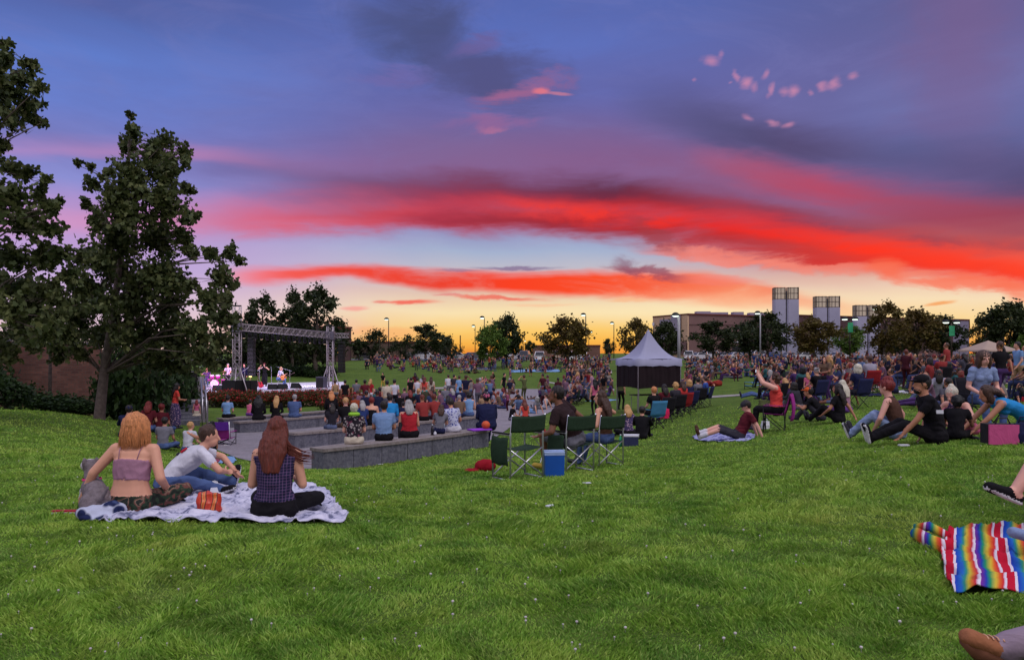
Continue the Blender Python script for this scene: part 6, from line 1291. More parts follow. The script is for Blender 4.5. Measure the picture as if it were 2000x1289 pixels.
BP('woman in a white and blue floral blouse with dark hair on the nearest bench', dict(f=1, top='white floral', bottom='white', hair='bun', hc='dark', fat=1.1, skin='tan'), 900, 1, 10, .96, side=-6, hp=25)
BP('large person in navy with a pink headscarf at the right end of the nearest bench', dict(top='navy', bottom='navy', sleeve='long', hair='short', hc='black', hat='beanie', hatc='pink', fat=1.45, skin='brown'), 966, 1, 14, 1.05)
BP('person in a bright turquoise jacket on the second bench', dict(top='turquoise', sleeve='long', hair='short', hc='dark', fat=1.15), 770, 2, 0, 1.08)
BP('woman with bare shoulders in a black dress on the second bench', dict(f=1, sleeve='strapless', top='black', bottom='black', hair='short', hc='red'), 735, 2, 6, 1.0)
BP('small child in navy between the turquoise jacket and the red top', dict(top='navy', hair='short', hc='dark'), 797, 2, 4, .74)
BP('woman in a blue camisole with dark curls on the second bench', dict(f=1, sleeve='tank', top='sky blue', bottom='denim', hair='curly', hc='dark'), 926, 2, 8, 1.)
BP('person in a tan top beside the woman in the blue camisole', dict(f=1, top='tan', bottom='olive', hair='short', hc='dark'), 955, 2, -10, .98)
BP('woman in a long black coat with copper hair on the third bench', dict(f=1, sleeve='long', top='black', bottom='black', hair='long', hc='copper', skirt=.5, fat=1.2), 655, 3, 20, 1.1)
BP('person all in black with long black hair on the third bench', dict(f=1, sleeve='long', top='black', bottom='black', hair='vlong', hc='black', fat=1.25, hw=1.4), 511, 3, 10, 1.05)
BP('blonde long-haired woman in black on the third bench', dict(f=1, sleeve='long', top='black', bottom='black', hair='vlong', hc='blond', fat=1.1), 546, 3, 6, 1.)
BP('grey-haired man in a slate blue shirt on the third bench', dict(top='denim', sleeve='short', hair='short', hc='grey', fat=1.25), 581, 3, 4, 1.02)
BP('woman in a white top and black skirt, leftmost on the farthest bench', dict(f=1, top='sky blue', bottom='black', hair='bun', hc='dark'), 449, 4, 0, 1.02)
BP('small child in pink on the farthest bench beside the people in black', dict(f=1, sleeve='tank', top='pink', bottom='purple', hair='bun', hc='dark'), 493, 4, -10, .74)
BP('person in a dark blue shirt at the right end of the third bench', dict(top='navy', hair='short', hc='dark', fat=1.1), 907, 3, 14, 1.)
BP('person in grey at the right end of the farthest bench', dict(top='grey', hair='short', hc='grey', fat=1.1), 878, 4, 30, 1.)
BP('person in a slate top near the right end of the farthest bench', dict(top='charcoal', hair='long', f=1, hc='brown'), 850, 4, -10, .98)
# things on the benches
p = pz(690, 868, -.47)+V((0, .2, 0)); bag('plastic_bag', 'crumpled white plastic bag on the left end of the nearest bench', 'bag', p, (.26, .16, .09), .2, M_white, False, None, .03)
p = pz(790, 855, -.47)+V((0, .2, 0)); bag('backpack', 'black backpack between the plaid shirt and the red top', 'bag', p, (.34, .22, .36), .3, M_dark, True)
p = pz(858, 848, -.47)+V((0, .2, 0)); bag('gift_bag', 'white and lime patterned bag beside the child in grey', 'bag', p, (.24, .14, .24), .3, cloth('lime print', (190, 206, 210), 'floral', (90, 140, 190), sc=6.), True)
bottle('water_bottle', 'slim dark bottle on the nearest bench right of the red top', pz(843, 851, -.47)+V((0, .15, 0)), .035, .26, M_glass, M_white)
bottle('paper_cup', 'small white cup on the nearest bench beside the dark bottle', pz(849, 851, -.47)+V((0, .1, 0)), .035, .1, M_white, M_white, 'cup')
p = pz(936, 842, -.47)+V((0, .22, .003)); tag(MB().box((0, 0, .02), (.55, .34, .03), rz=.55).build('seat_cushion', cloth('bright purple', (150, 70, 200)), None, False, p), 'bright purple cushion on the right end of the nearest bench', 'cushion')
tag(MB().lathe((0, 0, .11), [(0, -.11), (.06, -.092), (.1, -.045), (.11, 0), (.1, .045), (.06, .092), (0, .11)], 18).build('ball', pm('ball_orange', (206, 84, 40), .5), None, True, pz(948, 842, -.47)+V((.0, .3, .02))), 'orange ball beside the large person in navy', 'ball')
# ------------------------------------------------------------------ right hand groups
GP('man in a black cap and black tee with a beard, legs stretched to the left', dict(P=(0, 0, .12), lean=4, curve=16, HL=(-.16, .46, .14), HR=(.26, .1, .12), EL=(-.5, -.6, .2), ER=(.6, -.6, .2), FL=(-.06, .84, .07), FR=(.16, .82, .07), KL=(-.1, 0, 1), KR=(.2, 0, 1), TL=(-.1, .3, 1), TR=(.1, .3, 1), s=1.1, hy=10), dict(top='black', bottom='black', hair='short', hc='dark', skin='tan', hat='cap', hatc='black', beard=1, fat=1.12, sole=1, shoec='black', shoe='shoe'), 1826, 866, 78, .011, fingers=True)
mk = [o for o in COL.objects if o.get('label', '').startswith('man in a black cap')][0]; MB().box((-.272, .02, .47), (.02, .09, .05), rz=0).build('sleeve_patch', M_white, mk)
GP('man with a red mohawk in a brown tank top and pale jeans, back turned', dict(P=(0, 0, .12), lean=4, curve=14, HL=(-.2, .3, .14), HR=(.3, .02, .12), EL=(-.8, -.3, .1), ER=(.7, -.5, .2), FL=(-.26, .62, .08), FR=(.02, .64, .08), KL=(-.2, 0, 1), KR=(.1, 0, 1), TL=(-.2, .4, 1), TR=(.1, .4, 1), s=1.06, hy=-8), dict(sleeve='tank', top='brown', bottom='light denim', hair='mohawk', hc='red', skin='pink', sole=1, shoec='charcoal'), 1752, 858, 52, .011, fingers=True)
GP('woman with pale blonde hair tied up in a pink floral top looking down', sitk(lean=24, curve=20, hp=26, hy=10, s=1.02, HL=(-.1, .46, .3), HR=(.12, .4, .2)), dict(f=1, sleeve='tank', top='purple floral', bottom='pink', hair='bun', hc='white', skin='pink', face=1), 1888, 850, 118, .010, fingers=True)
camp_chair('camp_chair', 'dark folding chair under the smiling woman in a denim vest', gp(1917, 838), R(176), M_can['black'])
GP('smiling dark-haired woman in a light denim vest facing the camera', chair(s=1.06, lean=4, curve=6, P=(0, -.03, .54), hp=6), dict(f=1, sleeve='short', top='light denim', bottom='denim', hair='bob', hc='brown', skin='pink', face=1), 1917, 838, 176, .010, fingers=True)
GP('brown-haired woman in a blue top kneeling and reaching left by the pink bag', dict(P=(0, 0, .34), lean=58, curve=14, HL=(-.12, .82, .12), HR=(.14, .86, .10), EL=(-.6, .2, -.4), ER=(.6, .2, -.4), FL=(-.1, -.32, .06), FR=(.1, -.32, .06), KL=(-.1, 1, -.4), KR=(.1, 1, -.4), TL=(-.1, -1, -.2), TR=(.1, -1, -.2), hp=20), dict(f=1, sleeve='tank', top='turquoise', bottom='denim', hair='long', hc='brown', skin='tan', hw=.9), 2006, 858, 86, .010, fingers=True)
GP('dark-haired child in black leaning behind the man in the black cap', sitx(s=.72, lean=12), dict(top='black', bottom='black', hair='curly', hc='black', skin='brown'), 1866, 862, -40)
tb_ = thing('tote_bag', 'square pink tote bag with dark sides at the right edge', 'bag', tuple(gp(1962, 869)), -.12); MB().box((0, .12, .145), (.42, .2, .27)).build('body', M_dark, tb_); MB().box((-.01, 0, .14), (.38, .03, .27)).build('pink_panel', cloth('pink panel', (196, 84, 132)), tb_); mb = MB(); mb.tube([(-.1, .05, .27), (-.06, .05, .36), (.06, .05, .36), (.1, .05, .27)], .01, 6); mb.build('handle', M_dark, tb_, True)
bag('navy_bag', 'dark navy bag with a pink tag beside the pink tote', 'bag', gp(2000, 868), (.3, .2, .3), 0, CL['navy'], True)
tag(MB().box((0, 0, .012), (.14, .06, .02)).build('phone', M_white, None, False, gp(1765, 872)+V((0, 0, .01)), .1), 'pale phone lying on the grass before the man in the black cap', 'phone')
GP('man in a dark cap and maroon tee lying back on one elbow on a blanket', lie(s=1.05, lean=-34, curve=14, hy=-6), dict(top='maroon', bottom='charcoal', legs='short', sock=1, hair='short', hc='dark', hat='cap', hatc='charcoal', fat=1.15, shoec='brown', skin='pink'), 1442, 858, 84, .012, fingers=True)
cloth_sheet('ground_blanket', 'blue and white blanket under the man lying on one elbow', 'blanket', [(846, 1366, 1462), (853, 1354, 1476), (860, 1356, 1470), (864, 1372, 1440)], cloth('blue white', (150, 150, 190), 'floral', (52, 60, 130), sc=1.3), .03, 4., 50, 20)
pc = gp(1512, 842); camp_chair('camp_chair', 'magenta camp chair with its cover hanging down, under the woman filming', pc, R(66), M_can['purple'], None, False, True)
person('curly-haired woman in a coral top holding up a phone with both hands', chair(s=1.06, P=(0, -.04, .52), lean=-2, curve=4, HL=(-.12, .36, 1.36), HR=(.08, .34, 1.34), EL=(-.6, .6, -.6), ER=(.6, .5, -.8), FL=(-.14, .4, .09), hy=-4, DL=(0, .2, 1), DR=(0, .2, 1)), dict(f=1, sleeve='tank', top='coral', bottom='black', hair='curly', hc='brown', skin='pink', fat=1.28, arm=1.3), pc, R(66), .011, None, True)
ph = thing('phone', 'bright phone held up by the curly-haired woman in coral', 'phone', tuple(pc+fwd(R(66), .42)+V((0, 0, 1.42))), R(66)); MB().box((0, 0, 0), (.15, .01, .075)).build('case', M_black, ph); MB().box((0, -.0065, 0), (.14, .003, .066)).build('screen', emis('phone_screen', (210, 220, 240), 1.1), ph)
bag('plastic_bag', 'white plastic bag under the magenta camp chair', 'bag', gp(1495, 838), (.24, .16, .2), .3, M_white, True)
GP('person in a sky blue tee lying back with long legs beyond the woman filming', lie(s=1.02, lean=-50), dict(top='sky blue', bottom='denim', hair='short', hc='brown'), 1488, 778, 80)
GP('person in an orange cap and black top with arms round their knees', sitk(s=1.03, lean=16), dict(top='black', bottom='charcoal', hair='short', hc='dark', hat='cap', hatc='orange', skin='tan'), 1603, 822, 62, .013)
GP('long-haired woman in a black top beside the person in the orange cap', sitb(s=1.03, lean=-8, HL=(-.2, .3, .2), FL=(-.1, .62, .08)), dict(f=1, top='black', bottom='black', hair='vlong', hc='dark', skin='tan', hw=1.2, fat=1.1), 1638, 826, 48, .013)
GP('white-blonde woman in a mauve top and purple trousers sitting on the lawn', sitx(s=1.02), dict(f=1, top='mauve', bottom='purple', hair='vlong', hc='white'), 1652, 806, 20, .013)
p = gp(1673, 798); camp_chair('camp_chair', 'navy camp chair under the pale-haired person', p, R(25), M_can['navy']); person('pale-haired person in navy in the camp chair beside the white-blonde woman', chair(s=1.), dict(top='navy', bottom='charcoal', hair='bob', hc='white'), p, R(25), .015)
GP('person in a charcoal hoodie with dark hair sitting behind the woman filming', sitk(), dict(top='charcoal', sleeve='long', bottom='grey', hair='bob', hc='dark'), 1560, 800, 40, .015)
GP('child in a pink top standing behind the person in the charcoal hoodie', stand(s=.62, P=(0, 0, .56), HL=(-.15, .03, .5), HR=(.15, .03, .5)), dict(f=1, top='pink', bottom='pink', hair='long', hc='blond'), 1578, 786, 10, .015)
# people just outside the right edge, whose feet reach into the view
def feet(label, toe_px, d, lk, hz=.07, dy=0., **k):
    x = (toe_px-CX)/F*d; pz_ = V((x+1.06, d, H(x+1, d))); return person(label, dict(P=(0, 0, .12), lean=-22, curve=16, HL=(-.28, -.34, .06), HR=(.28, -.34, .06), EL=(-.5, -.6, .2), ER=(.5, -.6, .2), **k), lk, pz_, R(90), .010)
xs_ = (1916-CX)/F*5.6; pf = V((xs_+.92, 5.6, H(xs_+.9, 5.6))); camp_chair('camp_chair', 'dark camp chair just beyond the right edge under the person with crossed legs', pf, R(90), M_can['black'])
person('cross-legged person beyond the right edge whose black white-striped sneaker juts in', chair(s=1.12, FR=(-.02, .68, .30), KR=(0, .3, 1), TR=(.0, 1, .42)), dict(top='grey', bottom='black', legs='short', hair='short', sole=1, shoec='black', skin='pink'), pf, R(90), .010)
feet('person beyond the right edge resting a grey sneaker on the rainbow blanket', 1962, 5.0, dict(top='white', bottom='denim', hair='long', f=1, sole=0, shoec='light denim'), FR=(.0, .86, .12), FL=(-.2, .66, .1), KL=(-.2, 0, 1), KR=(0, 0, 1), TR=(.02, 1, .35), TL=(-.1, .5, 1))
tf, ff_ = feet('person beyond the right edge stretching out a brown boot and pale sock', 1900, 3.34, dict(top='navy', bottom='charcoal', legs='short', sock=1, sockc='mauve grey', hair='short', shoec='suede', skin='fair'), s=1.08, FR=(.02, .92, .05), FL=(-.25, .60, .1), KL=(-.2, 0, 1), KR=(0, 0, 1), TR=(-.1, .95, .5), TL=(-.1, .5, 1))

# laces and sole edge of the brown boot
an = V((.02, .92, .05)); td = V((-.1, .95, .5)).normalized(); dn = V((0, 0, -1)); dn = (dn-td*dn.dot(td)).normalized(); sd = td.cross(dn).normalized()
hip = ff_.P+V((.095, 0, 0)); kn_, an = ik(hip, an, .42*1.08, .41*1.08, V((0, 0, 1)))
for k in range(5):
    c = an+td*(.02+.024*k)-dn*(.012-.0075*k); mb = MB(); mb.tube([c-sd*.034, c-sd*.018-dn*.010, c+sd*.018-dn*.008+td*.012, c+sd*.034+td*.014], .0035, 6); mb.build('lace', pm('lace', (196, 150, 120), .8), tf, True)
mb = MB(); q_ = [an-td*.06+dn*.075, an+td*.03+dn*.074, an+td*.12+dn*.078, an+td*.20+dn*.066]
mb.tube(q_, [.02, .036, .048, .030], 12); mb.build('boot_sole', pm('boot_sole', (112, 70, 50), .9), tf, True)
# ------------------------------------------------------------------ performers
def SP(label, pose, lk, px, d, deg, vox=.022, z=sz+.006):
    return person(label, pose, lk, sp_(px, d, z), R(deg), vox, None)
SP('drummer in purple light behind the drum kit', chair(s=1.08, HL=(-.3, .4, .75), HR=(.3, .45, .95)), dict(top='purple', hair='short', hc='red'), 404, 57.6, -170)
SP('keyboard player in a white top at the left of the stage', stand(s=1.05, HL=(-.2, .35, 1.), HR=(.2, .35, 1.)), dict(top='white', bottom='black', hair='short', hc='grey'), 446, 56.2, 170)
SP('dark-clad musician in a blue jacket right of the left stage tower', stand(s=1.05), dict(top='navy', bottom='black', sleeve='long', hair='short', hc='black'), 478, 57, 165)
SP('singer in a black outfit and wide hat, arms raised to the microphone', stand(s=1.08, HL=(-.16, .26, 1.42), HR=(.26, .24, 1.5), EL=(-1, .2, -.6), ER=(1, .2, -.6)), dict(top='black', bottom='black', sleeve='tank', hair='long', f=1, hc='dark', hat='brim', hatc='maroon', skirt=.7, flare=1.1), 517, 58, 178)
SP('guitarist seated on a stool in a pale shirt under white light', chair(s=1.12, P=(0, -.05, .62), HL=(-.3, .4, .95), HR=(.1, .25, .75), lean=10), dict(top='white', bottom='denim', hair='short', hc='blond', skin='fair'), 545, 57, -100)
def stool(lb, px, d, h=.5):
    t = thing('stool', lb, 'stool', tuple(sp_(px, d, sz+.006))); MB().lathe((0, 0, h), [(0, -.06), (.17, -.06), (.18, 0), (0, .01)], 14).build('seat', M_black, t, True); mb = MB()
    for k in range(4): mb.tube([(.1*math.cos(k*1.57), .1*math.sin(k*1.57), h-.05), (.2*math.cos(k*1.57), .2*math.sin(k*1.57), 0)], .012, 5)
    mb.build('legs', M_steel, t)
stool('round stool under the seated guitarist', 545, 57.05, .56); stool('drum stool behind the kit', 404, 57.7, .44)
def guitar(lb, loc, rz, tilt, bm, rest=True):
    t = thing('guitar', lb, 'guitar', tuple(loc), rz); f = Fig(); Rm = Matrix.Rotation(tilt, 3, 'Y'); c = lambda x, z: Rm@V((x, 0, z))
    f.ell(c(0, .16), (.19, .03, .15), 'b', Rm); f.ell(c(0, .36), (.145, .03, .12), 'b', Rm); me, _ = f.mesh(None, .015, 'body', {'b': bm}, 3); link('body', me, t)
    MB().tube([c(0, .3)+V((0, -.03, 0)), c(0, .98)+V((0, -.03, 0))], [.03, .024], 6).build('neck', M_dwood, t); MB().box(c(0, 1.05)+V((0, -.03, 0)), (.08, .025, .16), rot=Rm).build('headstock', M_dwood, t); return t
M_gr = pm('guitar_red', (170, 36, 46), .3, .1, 4, 0); M_gs = pm('guitar_sunburst', (200, 120, 60), .3, .2, 3, 0)
guitar('red electric guitar standing on the stage left of the singer', sp_(511, 55.2, sz+.01), .2, -.25, M_gr); guitar('guitar held by the seated guitarist', sp_(547.5, 56.5, sz+.62), .2, 1.15, M_gs); guitar('dark upright guitar leaning right of the keyboard', sp_(500, 56.5, sz+.01), .3, .2, pm('guitar_dark', (60, 30, 30), .3)); guitar('pale guitar leaning before the drum kit', sp_(399, 52.5, sz+.01), .2, -.5, M_gs)
# people standing near the stage and on the plaza, each placed by eye
def ST(label, px, py, lk, deg=15, pose=None, s=1., vox=.022):
    d_ = (pose or stand)(s=s) if pose is not phone else phone(s=s)
    if s != 1.:
        for k in ('P', 'HL', 'HR', 'FL', 'FR'): d_[k] = tuple(x*s for x in d_[k])
    return person(label, d_, lk, gp(px, py), R(deg), vox)
ST('person in a black tee standing by the right stage tower', 674, 799, dict(top='black', bottom='black', hair='short', hc='dark'), 20)
ST('person in a grey top and red shorts right of the stage tower', 696, 797, dict(top='grey', bottom='red', hair='short', hc='dark', legs='short'), 10)
ST('bare-shouldered person standing at the foot of the right stage tower', 655, 797, dict(f=1, sleeve='tank', top='tan', bottom='grey', hair='short', hc='brown'), 30)
ST('person in dark brown standing left of the one in red', 713, 803, dict(top='maroon', bottom='brown', hair='short', hc='dark', skin='brown'), 30, walk)
ST('woman in a red top and pale shorts with glowing hair by the flower bed', 723, 800, dict(f=1, top='red', bottom='white', hair='long', hc='blond', legs='short'), -30)
ST('man in a cream shirt with a dark strap standing on the plaza edge', 756, 815, dict(top='cream', bottom='tan', hair='short', hc='dark', hat='cap', hatc='black', fat=1.15), 15)
ST('person in a white shirt and dark cap beside the man in cream', 770, 808, dict(top='white', bottom='black', hair='short', hc='dark', hat='cap', hatc='olive'), -10)
ST('child in maroon standing before the man in cream', 742, 812, dict(top='maroon', bottom='black', hair='curly', hc='dark'), 10, s=.8)
ST('person in a black top and yellow shorts walking on the far grass', 748, 762, dict(top='black', bottom='yellow', legs='short', hair='short', hc='dark'), 160, walk, .9)
ST('woman in a long white dress standing with her back turned on the plaza', 815, 795, dict(f=1, sleeve='tank', top='white', bottom='white', hair='bun', hc='dark', skirt=.75), 0)
ST('girl in a teal skirt with red-brown hair beside the white dress', 829, 793, dict(f=1, sleeve='tank', top='coral', bottom='teal', hair='long', hc='auburn', skirt=.4, legs='bare'), -15)
ST('person in tan shorts with long brown hair near the white dress', 842, 790, dict(f=1, top='cream', bottom='tan', hair='vlong', hc='brown', legs='short'), 10)
ST('slim person in black beside the woman in the white dress', 803, 792, dict(top='black', bottom='black', hair='short', hc='dark'), 0)
ST('person in a maroon dress walking across the far grass', 811, 770, dict(f=1, top='maroon', bottom='maroon', hair='long', hc='dark', skirt=.5), 30, walk)
ST('person in white and navy stripes standing beyond the white dress', 826, 778, dict(f=1, top='white', bottom='navy', hair='long', hc='brown'), 10)
ST('child in pink standing between two adults on the grass', 797, 766, dict(top='pink', bottom='black', hair='short', hc='dark'), -90, s=.7)
ST('man in a white tee standing at the back of the plaza', 876, 779, dict(top='white', bottom='grey', hair='short', hc='brown', fat=1.1), 20)
ST('person in a dark grey tee standing beside the man in white at the back', 886, 779, dict(top='charcoal', bottom='grey', hair='short', hc='dark', fat=1.1), -20)
ST('woman in a sky blue dress standing at the back of the plaza', 897, 785, dict(f=1, top='sky blue', bottom='sky blue', hair='bun', hc='brown', skirt=.6), 10)
ST('man all in black walking across the open plaza', 984, 775, dict(top='black', bottom='black', hair='short', hc='dark'), -110, walk, 1.02)
ST('woman in olive standing with an arm raised on the plaza', 1024, 785, dict(f=1, top='olive', bottom='olive', hair='bun', hc='brown', skin='tan'), 30, phone, 1.02)
ST('man in a grey top standing left of the navy seated people', 938, 798, dict(top='grey', bottom='grey', hair='short', hc='grey', fat=1.1), 30)
ST('woman in a navy skirt and mauve top walking on the right path', 1127, 776, dict(f=1, top='mauve', bottom='navy', hair='long', hc='blond', skirt=.35, legs='bare'), -100, walk)
ST('large man in a pale mauve shirt walking left of the canopy', 1157, 783, dict(top='mauve', bottom='grey', hair='short', hc='dark', fat=1.35), 70, walk, 1.05)
ST('woman in bright magenta with long black hair left of the canopy', 1162, 812, dict(f=1, sleeve='tank', top='pink', bottom='black', hair='vlong', hc='black'), 20)
ST('person in olive green standing at the left corner of the canopy', 1212, 800, dict(top='olive', bottom='black', hair='short', hc='grey', fat=1.2), -40)
ST('man in a light blue shirt standing on the far right lawn', 1812, 741, dict(top='black', bottom='cream', hair='short', hc='dark', legs='short'), 60)
ST('man in a pale blue shirt standing under the tan canopy side', 1990, 772, dict(top='sky blue', bottom='tan', hair='short', hc='dark', fat=1.15), 90, walk)
# ------------------------------------------------------------------ folding chair row beside the canopy
row = [('person in black with a blue chair back beside the hanging pink bag', 1276, 838, 'black', 'short', 'copper', 'blue'), ('woman in maroon with a bright pink bag on the chair row', 1296, 826, 'maroon', 'long', 'dark', 'black'), ('person in dark clothes with curly fair hair on the chair row', 1318, 818, 'charcoal', 'curly', 'blond', 'black'),
       ('woman in coral and black on the chair row right of the canopy', 1332, 812, 'coral', 'long', 'brown', 'red'), ('person in navy with fair hair on the chair row', 1345, 806, 'navy', 'bob', 'blond', 'navy'), ('person in a bright blue tee turned left in a folding chair', 1376, 795, 'blue', 'short', 'brown', 'navy'), ('person in grey at the far end of the chair row', 1362, 798, 'grey', 'short', 'dark', 'black')]
for lb, px, py, tp_c, hr, hcc, cc_ in row:
    p = gp(px, py); a = R(24 if px < 1370 else 60); camp_chair('camp_chair', '%s folding chair in the row by the canopy, under the person in %s' % (cc_, tp_c), p, a, M_can[cc_], None)
    person(lb, chair(), dict(f=1, top=tp_c, bottom='black', hair=hr, hc=hcc), p, a, .018)
bag('shoulder_bag', 'bright pink bag hanging low beside the chair row', 'bag', gp(1297, 832)+V((0, -.1, .25)), (.32, .12, .3), .2, cloth('hot pink', (214, 40, 90)), True)
def SG(label, px, py, pose, lk, deg): return person(label, pose, lk, gp(px, py), R(deg), .02)
SG('woman in a light top with raised hand sitting between the green chairs and the canopy', 1228, 852, sitx(HR=(.2, .25, .62), ER=(.6, .1, -1)), dict(f=1, top='purple floral', bottom='black', hair='long', hc='blond'), 10)
SG('person in dark clothes sitting low beyond the navy cooler', 1252, 858, sitk(), dict(top='black', bottom='black', hair='short', hc='dark', sleeve='long'), -20)
SG('auburn-haired woman in a coral top sitting on the plaza behind the empty green chair', 1026, 820, sitx(), dict(f=1, sleeve='tank', top='coral', bottom='black', hair='vlong', hc='auburn'), 20)
SG('dark-haired child in black sitting on the plaza left of the auburn hair', 998, 822, sitx(s=.8), dict(top='black', bottom='grey', hair='short', hc='black'), -60)
SG('woman in a grey top and sky blue trousers sitting on the plaza', 1044, 808, sitb(), dict(f=1, top='grey', bottom='sky blue', hair='bob', hc='grey'), 50)
SG('woman in white sitting beside the orange chair on the plaza', 1062, 800, sitb(), dict(f=1, sleeve='tank', top='white', bottom='grey', hair='pony', hc='brown'), 60)
camp_chair('camp_chair', 'orange folding chair with a silver frame on the plaza', gp(1078, 796), R(60), M_can['orange'])
camp_chair('beach_chair', 'low turquoise beach chair on the lawn right of the canopy', gp(1462, 760), R(75), M_can['blue'], None, True)
f = Fig(); f.ell((-.3, 0, .15), (.4, .3, .2), 'c'); f.ell((.3, .05, .2), (.36, .3, .24), 'c'); me, _ = f.mesh(None, .03, 'bundle', {'c': cloth('brick red', (140, 48, 40))}, 2, (.08, 4)); tag(link('cloth_bundle', me, None, gp(1392, 755)), 'brick red cloth bundle on the lawn right of the canopy', 'bundle')
# ------------------------------------------------------------------ the crowd: sixteen figures built once, then copied
def merged(pose, lk, vox=.027):
    f = person_fig(pose, lk); me, order = f.mesh(None, vox, 'person', lookmats(lk), 3); return me, order
def lift(d, s): return d
PR = []
for kind, pose, hair, fem, ex in [('sitting cross-legged', sitx(), 'long', 1, {}), ('sitting cross-legged', sitx(tw=15), 'short', 0, {}), ('knees up', sitk(), 'short', 0, {}), ('knees up', sitk(hy=20), 'pony', 1, {}), ('leaning back', sitb(), 'long', 1, {}), ('leaning back', sitb(hy=-20), 'short', 0, dict(legs='short')),
                                  ('lying back', lie(), 'short', 0, {}), ('in a folding chair', chair(), 'short', 0, dict(legs='short', fat=1.2)), ('in a folding chair', chair(hy=15), 'bob', 1, dict(fat=1.15)), ('in a folding chair', chair(lean=-14), 'short', 0, dict(hat='cap')), ('in a folding chair', chair(hy=-25, HL=(-.1, .2, .9)), 'long', 1, {}),
                                  ('standing', stand(), 'short', 0, {}), ('standing', stand(HL=(-.1, .25, 1.05), HR=(.1, .25, 1.05)), 'long', 1, {}), ('walking', walk(), 'short', 0, dict(legs='short')), ('standing', stand(), 'pony', 1, dict(skirt=.45, legs='bare')), ('holding up a phone', phone(), 'short', 0, {})]:
    lk = dict(hair=hair, f=fem, **ex); me, order = merged(pose, lk); PR.append((kind, me, order))
TOPS = ['white', 'black', 'black', 'navy', 'red', 'maroon', 'blue', 'sky blue', 'grey', 'grey', 'pink', 'mauve', 'purple', 'teal', 'orange', 'tan', 'olive', 'charcoal', 'cream', 'coral', 'maroon', 'mauve', 'purple', 'navy', 'denim']
BOTS = ['denim', 'denim', 'black', 'charcoal', 'grey', 'navy', 'tan', 'maroon', 'light denim', 'purple']; HRS = ['brown', 'dark', 'black', 'auburn', 'blond', 'brown', 'grey', 'brown', 'dark', 'black', 'dark', 'red']
SHADED_RGB = {'white': (150, 146, 160), 'black': (20, 18, 22), 'navy': (28, 30, 54), 'red': (110, 30, 38), 'maroon': (66, 26, 34), 'blue': (42, 58, 108), 'sky blue': (92, 112, 146), 'grey': (78, 76, 86), 'denim': (52, 62, 96), 'light denim': (88, 98, 128), 'pink': (134, 70, 96), 'mauve': (112, 82, 100), 'purple': (70, 46, 92), 'teal': (50, 94, 98), 'orange': (140, 62, 36), 'tan': (110, 88, 72), 'olive': (58, 58, 42), 'charcoal': (38, 36, 44), 'cream': (130, 120, 116), 'coral': (140, 52, 50)}  # darker copies of the clothing colours, dusk shade on the crowd put in
CL_SHADED = {k: cloth('shaded '+k, v) for k, v in SHADED_RGB.items()}
ZONES = [  # name, px range, d range, count, chair share, standing share, weight function
 ('on the plaza', 900, 1075, 40, 52, 26, .1, .35), ('left of the canopy', 1060, 1200, 44, 100, 90, .3, .25), ('on far centre lawn', 850, 1205, 95, 142, 180, .4, .2), ('on far stage-side lawn', 715, 850, 98, 138, 60, .3, .3), ('on the open slope', 860, 1180, 62, 95, 12, .1, .4),
 ('right of the canopy', 1330, 1470, 46, 138, 135, .45, .06), ('before the arena', 1470, 1640, 40, 138, 175, .4, .05), ('before the towers', 1640, 1800, 36, 138, 170, .4, .05), ('by the tan canopy', 1800, 2015, 32, 125, 170, .45, .05), ('behind the denim vest', 1790, 2010, 19, 30, 20, .3, .1), ('past the mohawk man', 1690, 1830, 27, 38, 12, .4, .1), ('past the filming woman', 1500, 1680, 24, 38, 24, .3, .12)]
occupied = [(o.location.x, o.location.y) for o in COL.objects if o.get('category') in ('person', 'canopy tent')]
rc = random.Random(99); cand = []
me_b1 = merged(benchp(), dict(hair='short', f=0, fat=1.1)); me_b2 = merged(benchp(hy=20, side=4), dict(hair='long', f=1, fat=1.1)); NB0 = len(PR); PR.append(('seated',)+me_b1); PR.append(('seated',)+me_b2)
used_b = {1: [706, 764, 790, 814, 872, 900, 966], 2: [770, 735, 797, 926, 955], 3: [655, 511, 546, 581, 907], 4: [449, 493, 878, 850]}
benchz = {}
for row_, xs in ((2, range(830, 950, 23)), (3, range(676, 900, 21)), (4, range(700, 880, 19)), (2, range(648, 720, 30))):
    x0, y0, x1, y1, z = {1: (632, 877, 957, 838, -.47), 2: (575, 846, 952, 811, -.75), 3: (467, 824, 916, 791, -1.), 4: (435, 817, 887, 784, -1.12)}[row_]
    for px in xs:
        if min(abs(px-u) for u in used_b[row_]) < 15 or rc.random() < .12: continue
        y = y0+(y1-y0)*(px-x0)/(x1-x0); p = pz(px, y, z); d = p.y+.22; benchz[(px, d)] = z
        cand.append((d, px, p.x-.06, 'on the %s bench from front' % ORD[row_-1], rc.choice([NB0, NB0+1]), rc.choice(TOPS), rc.choice(BOTS), rc.choice(HRS), rc.choice(['fair', 'tan', 'pink', 'brown']), rc.gauss(0, .3), rc.uniform(.85, 1.05))); occupied.append((p.x, d))
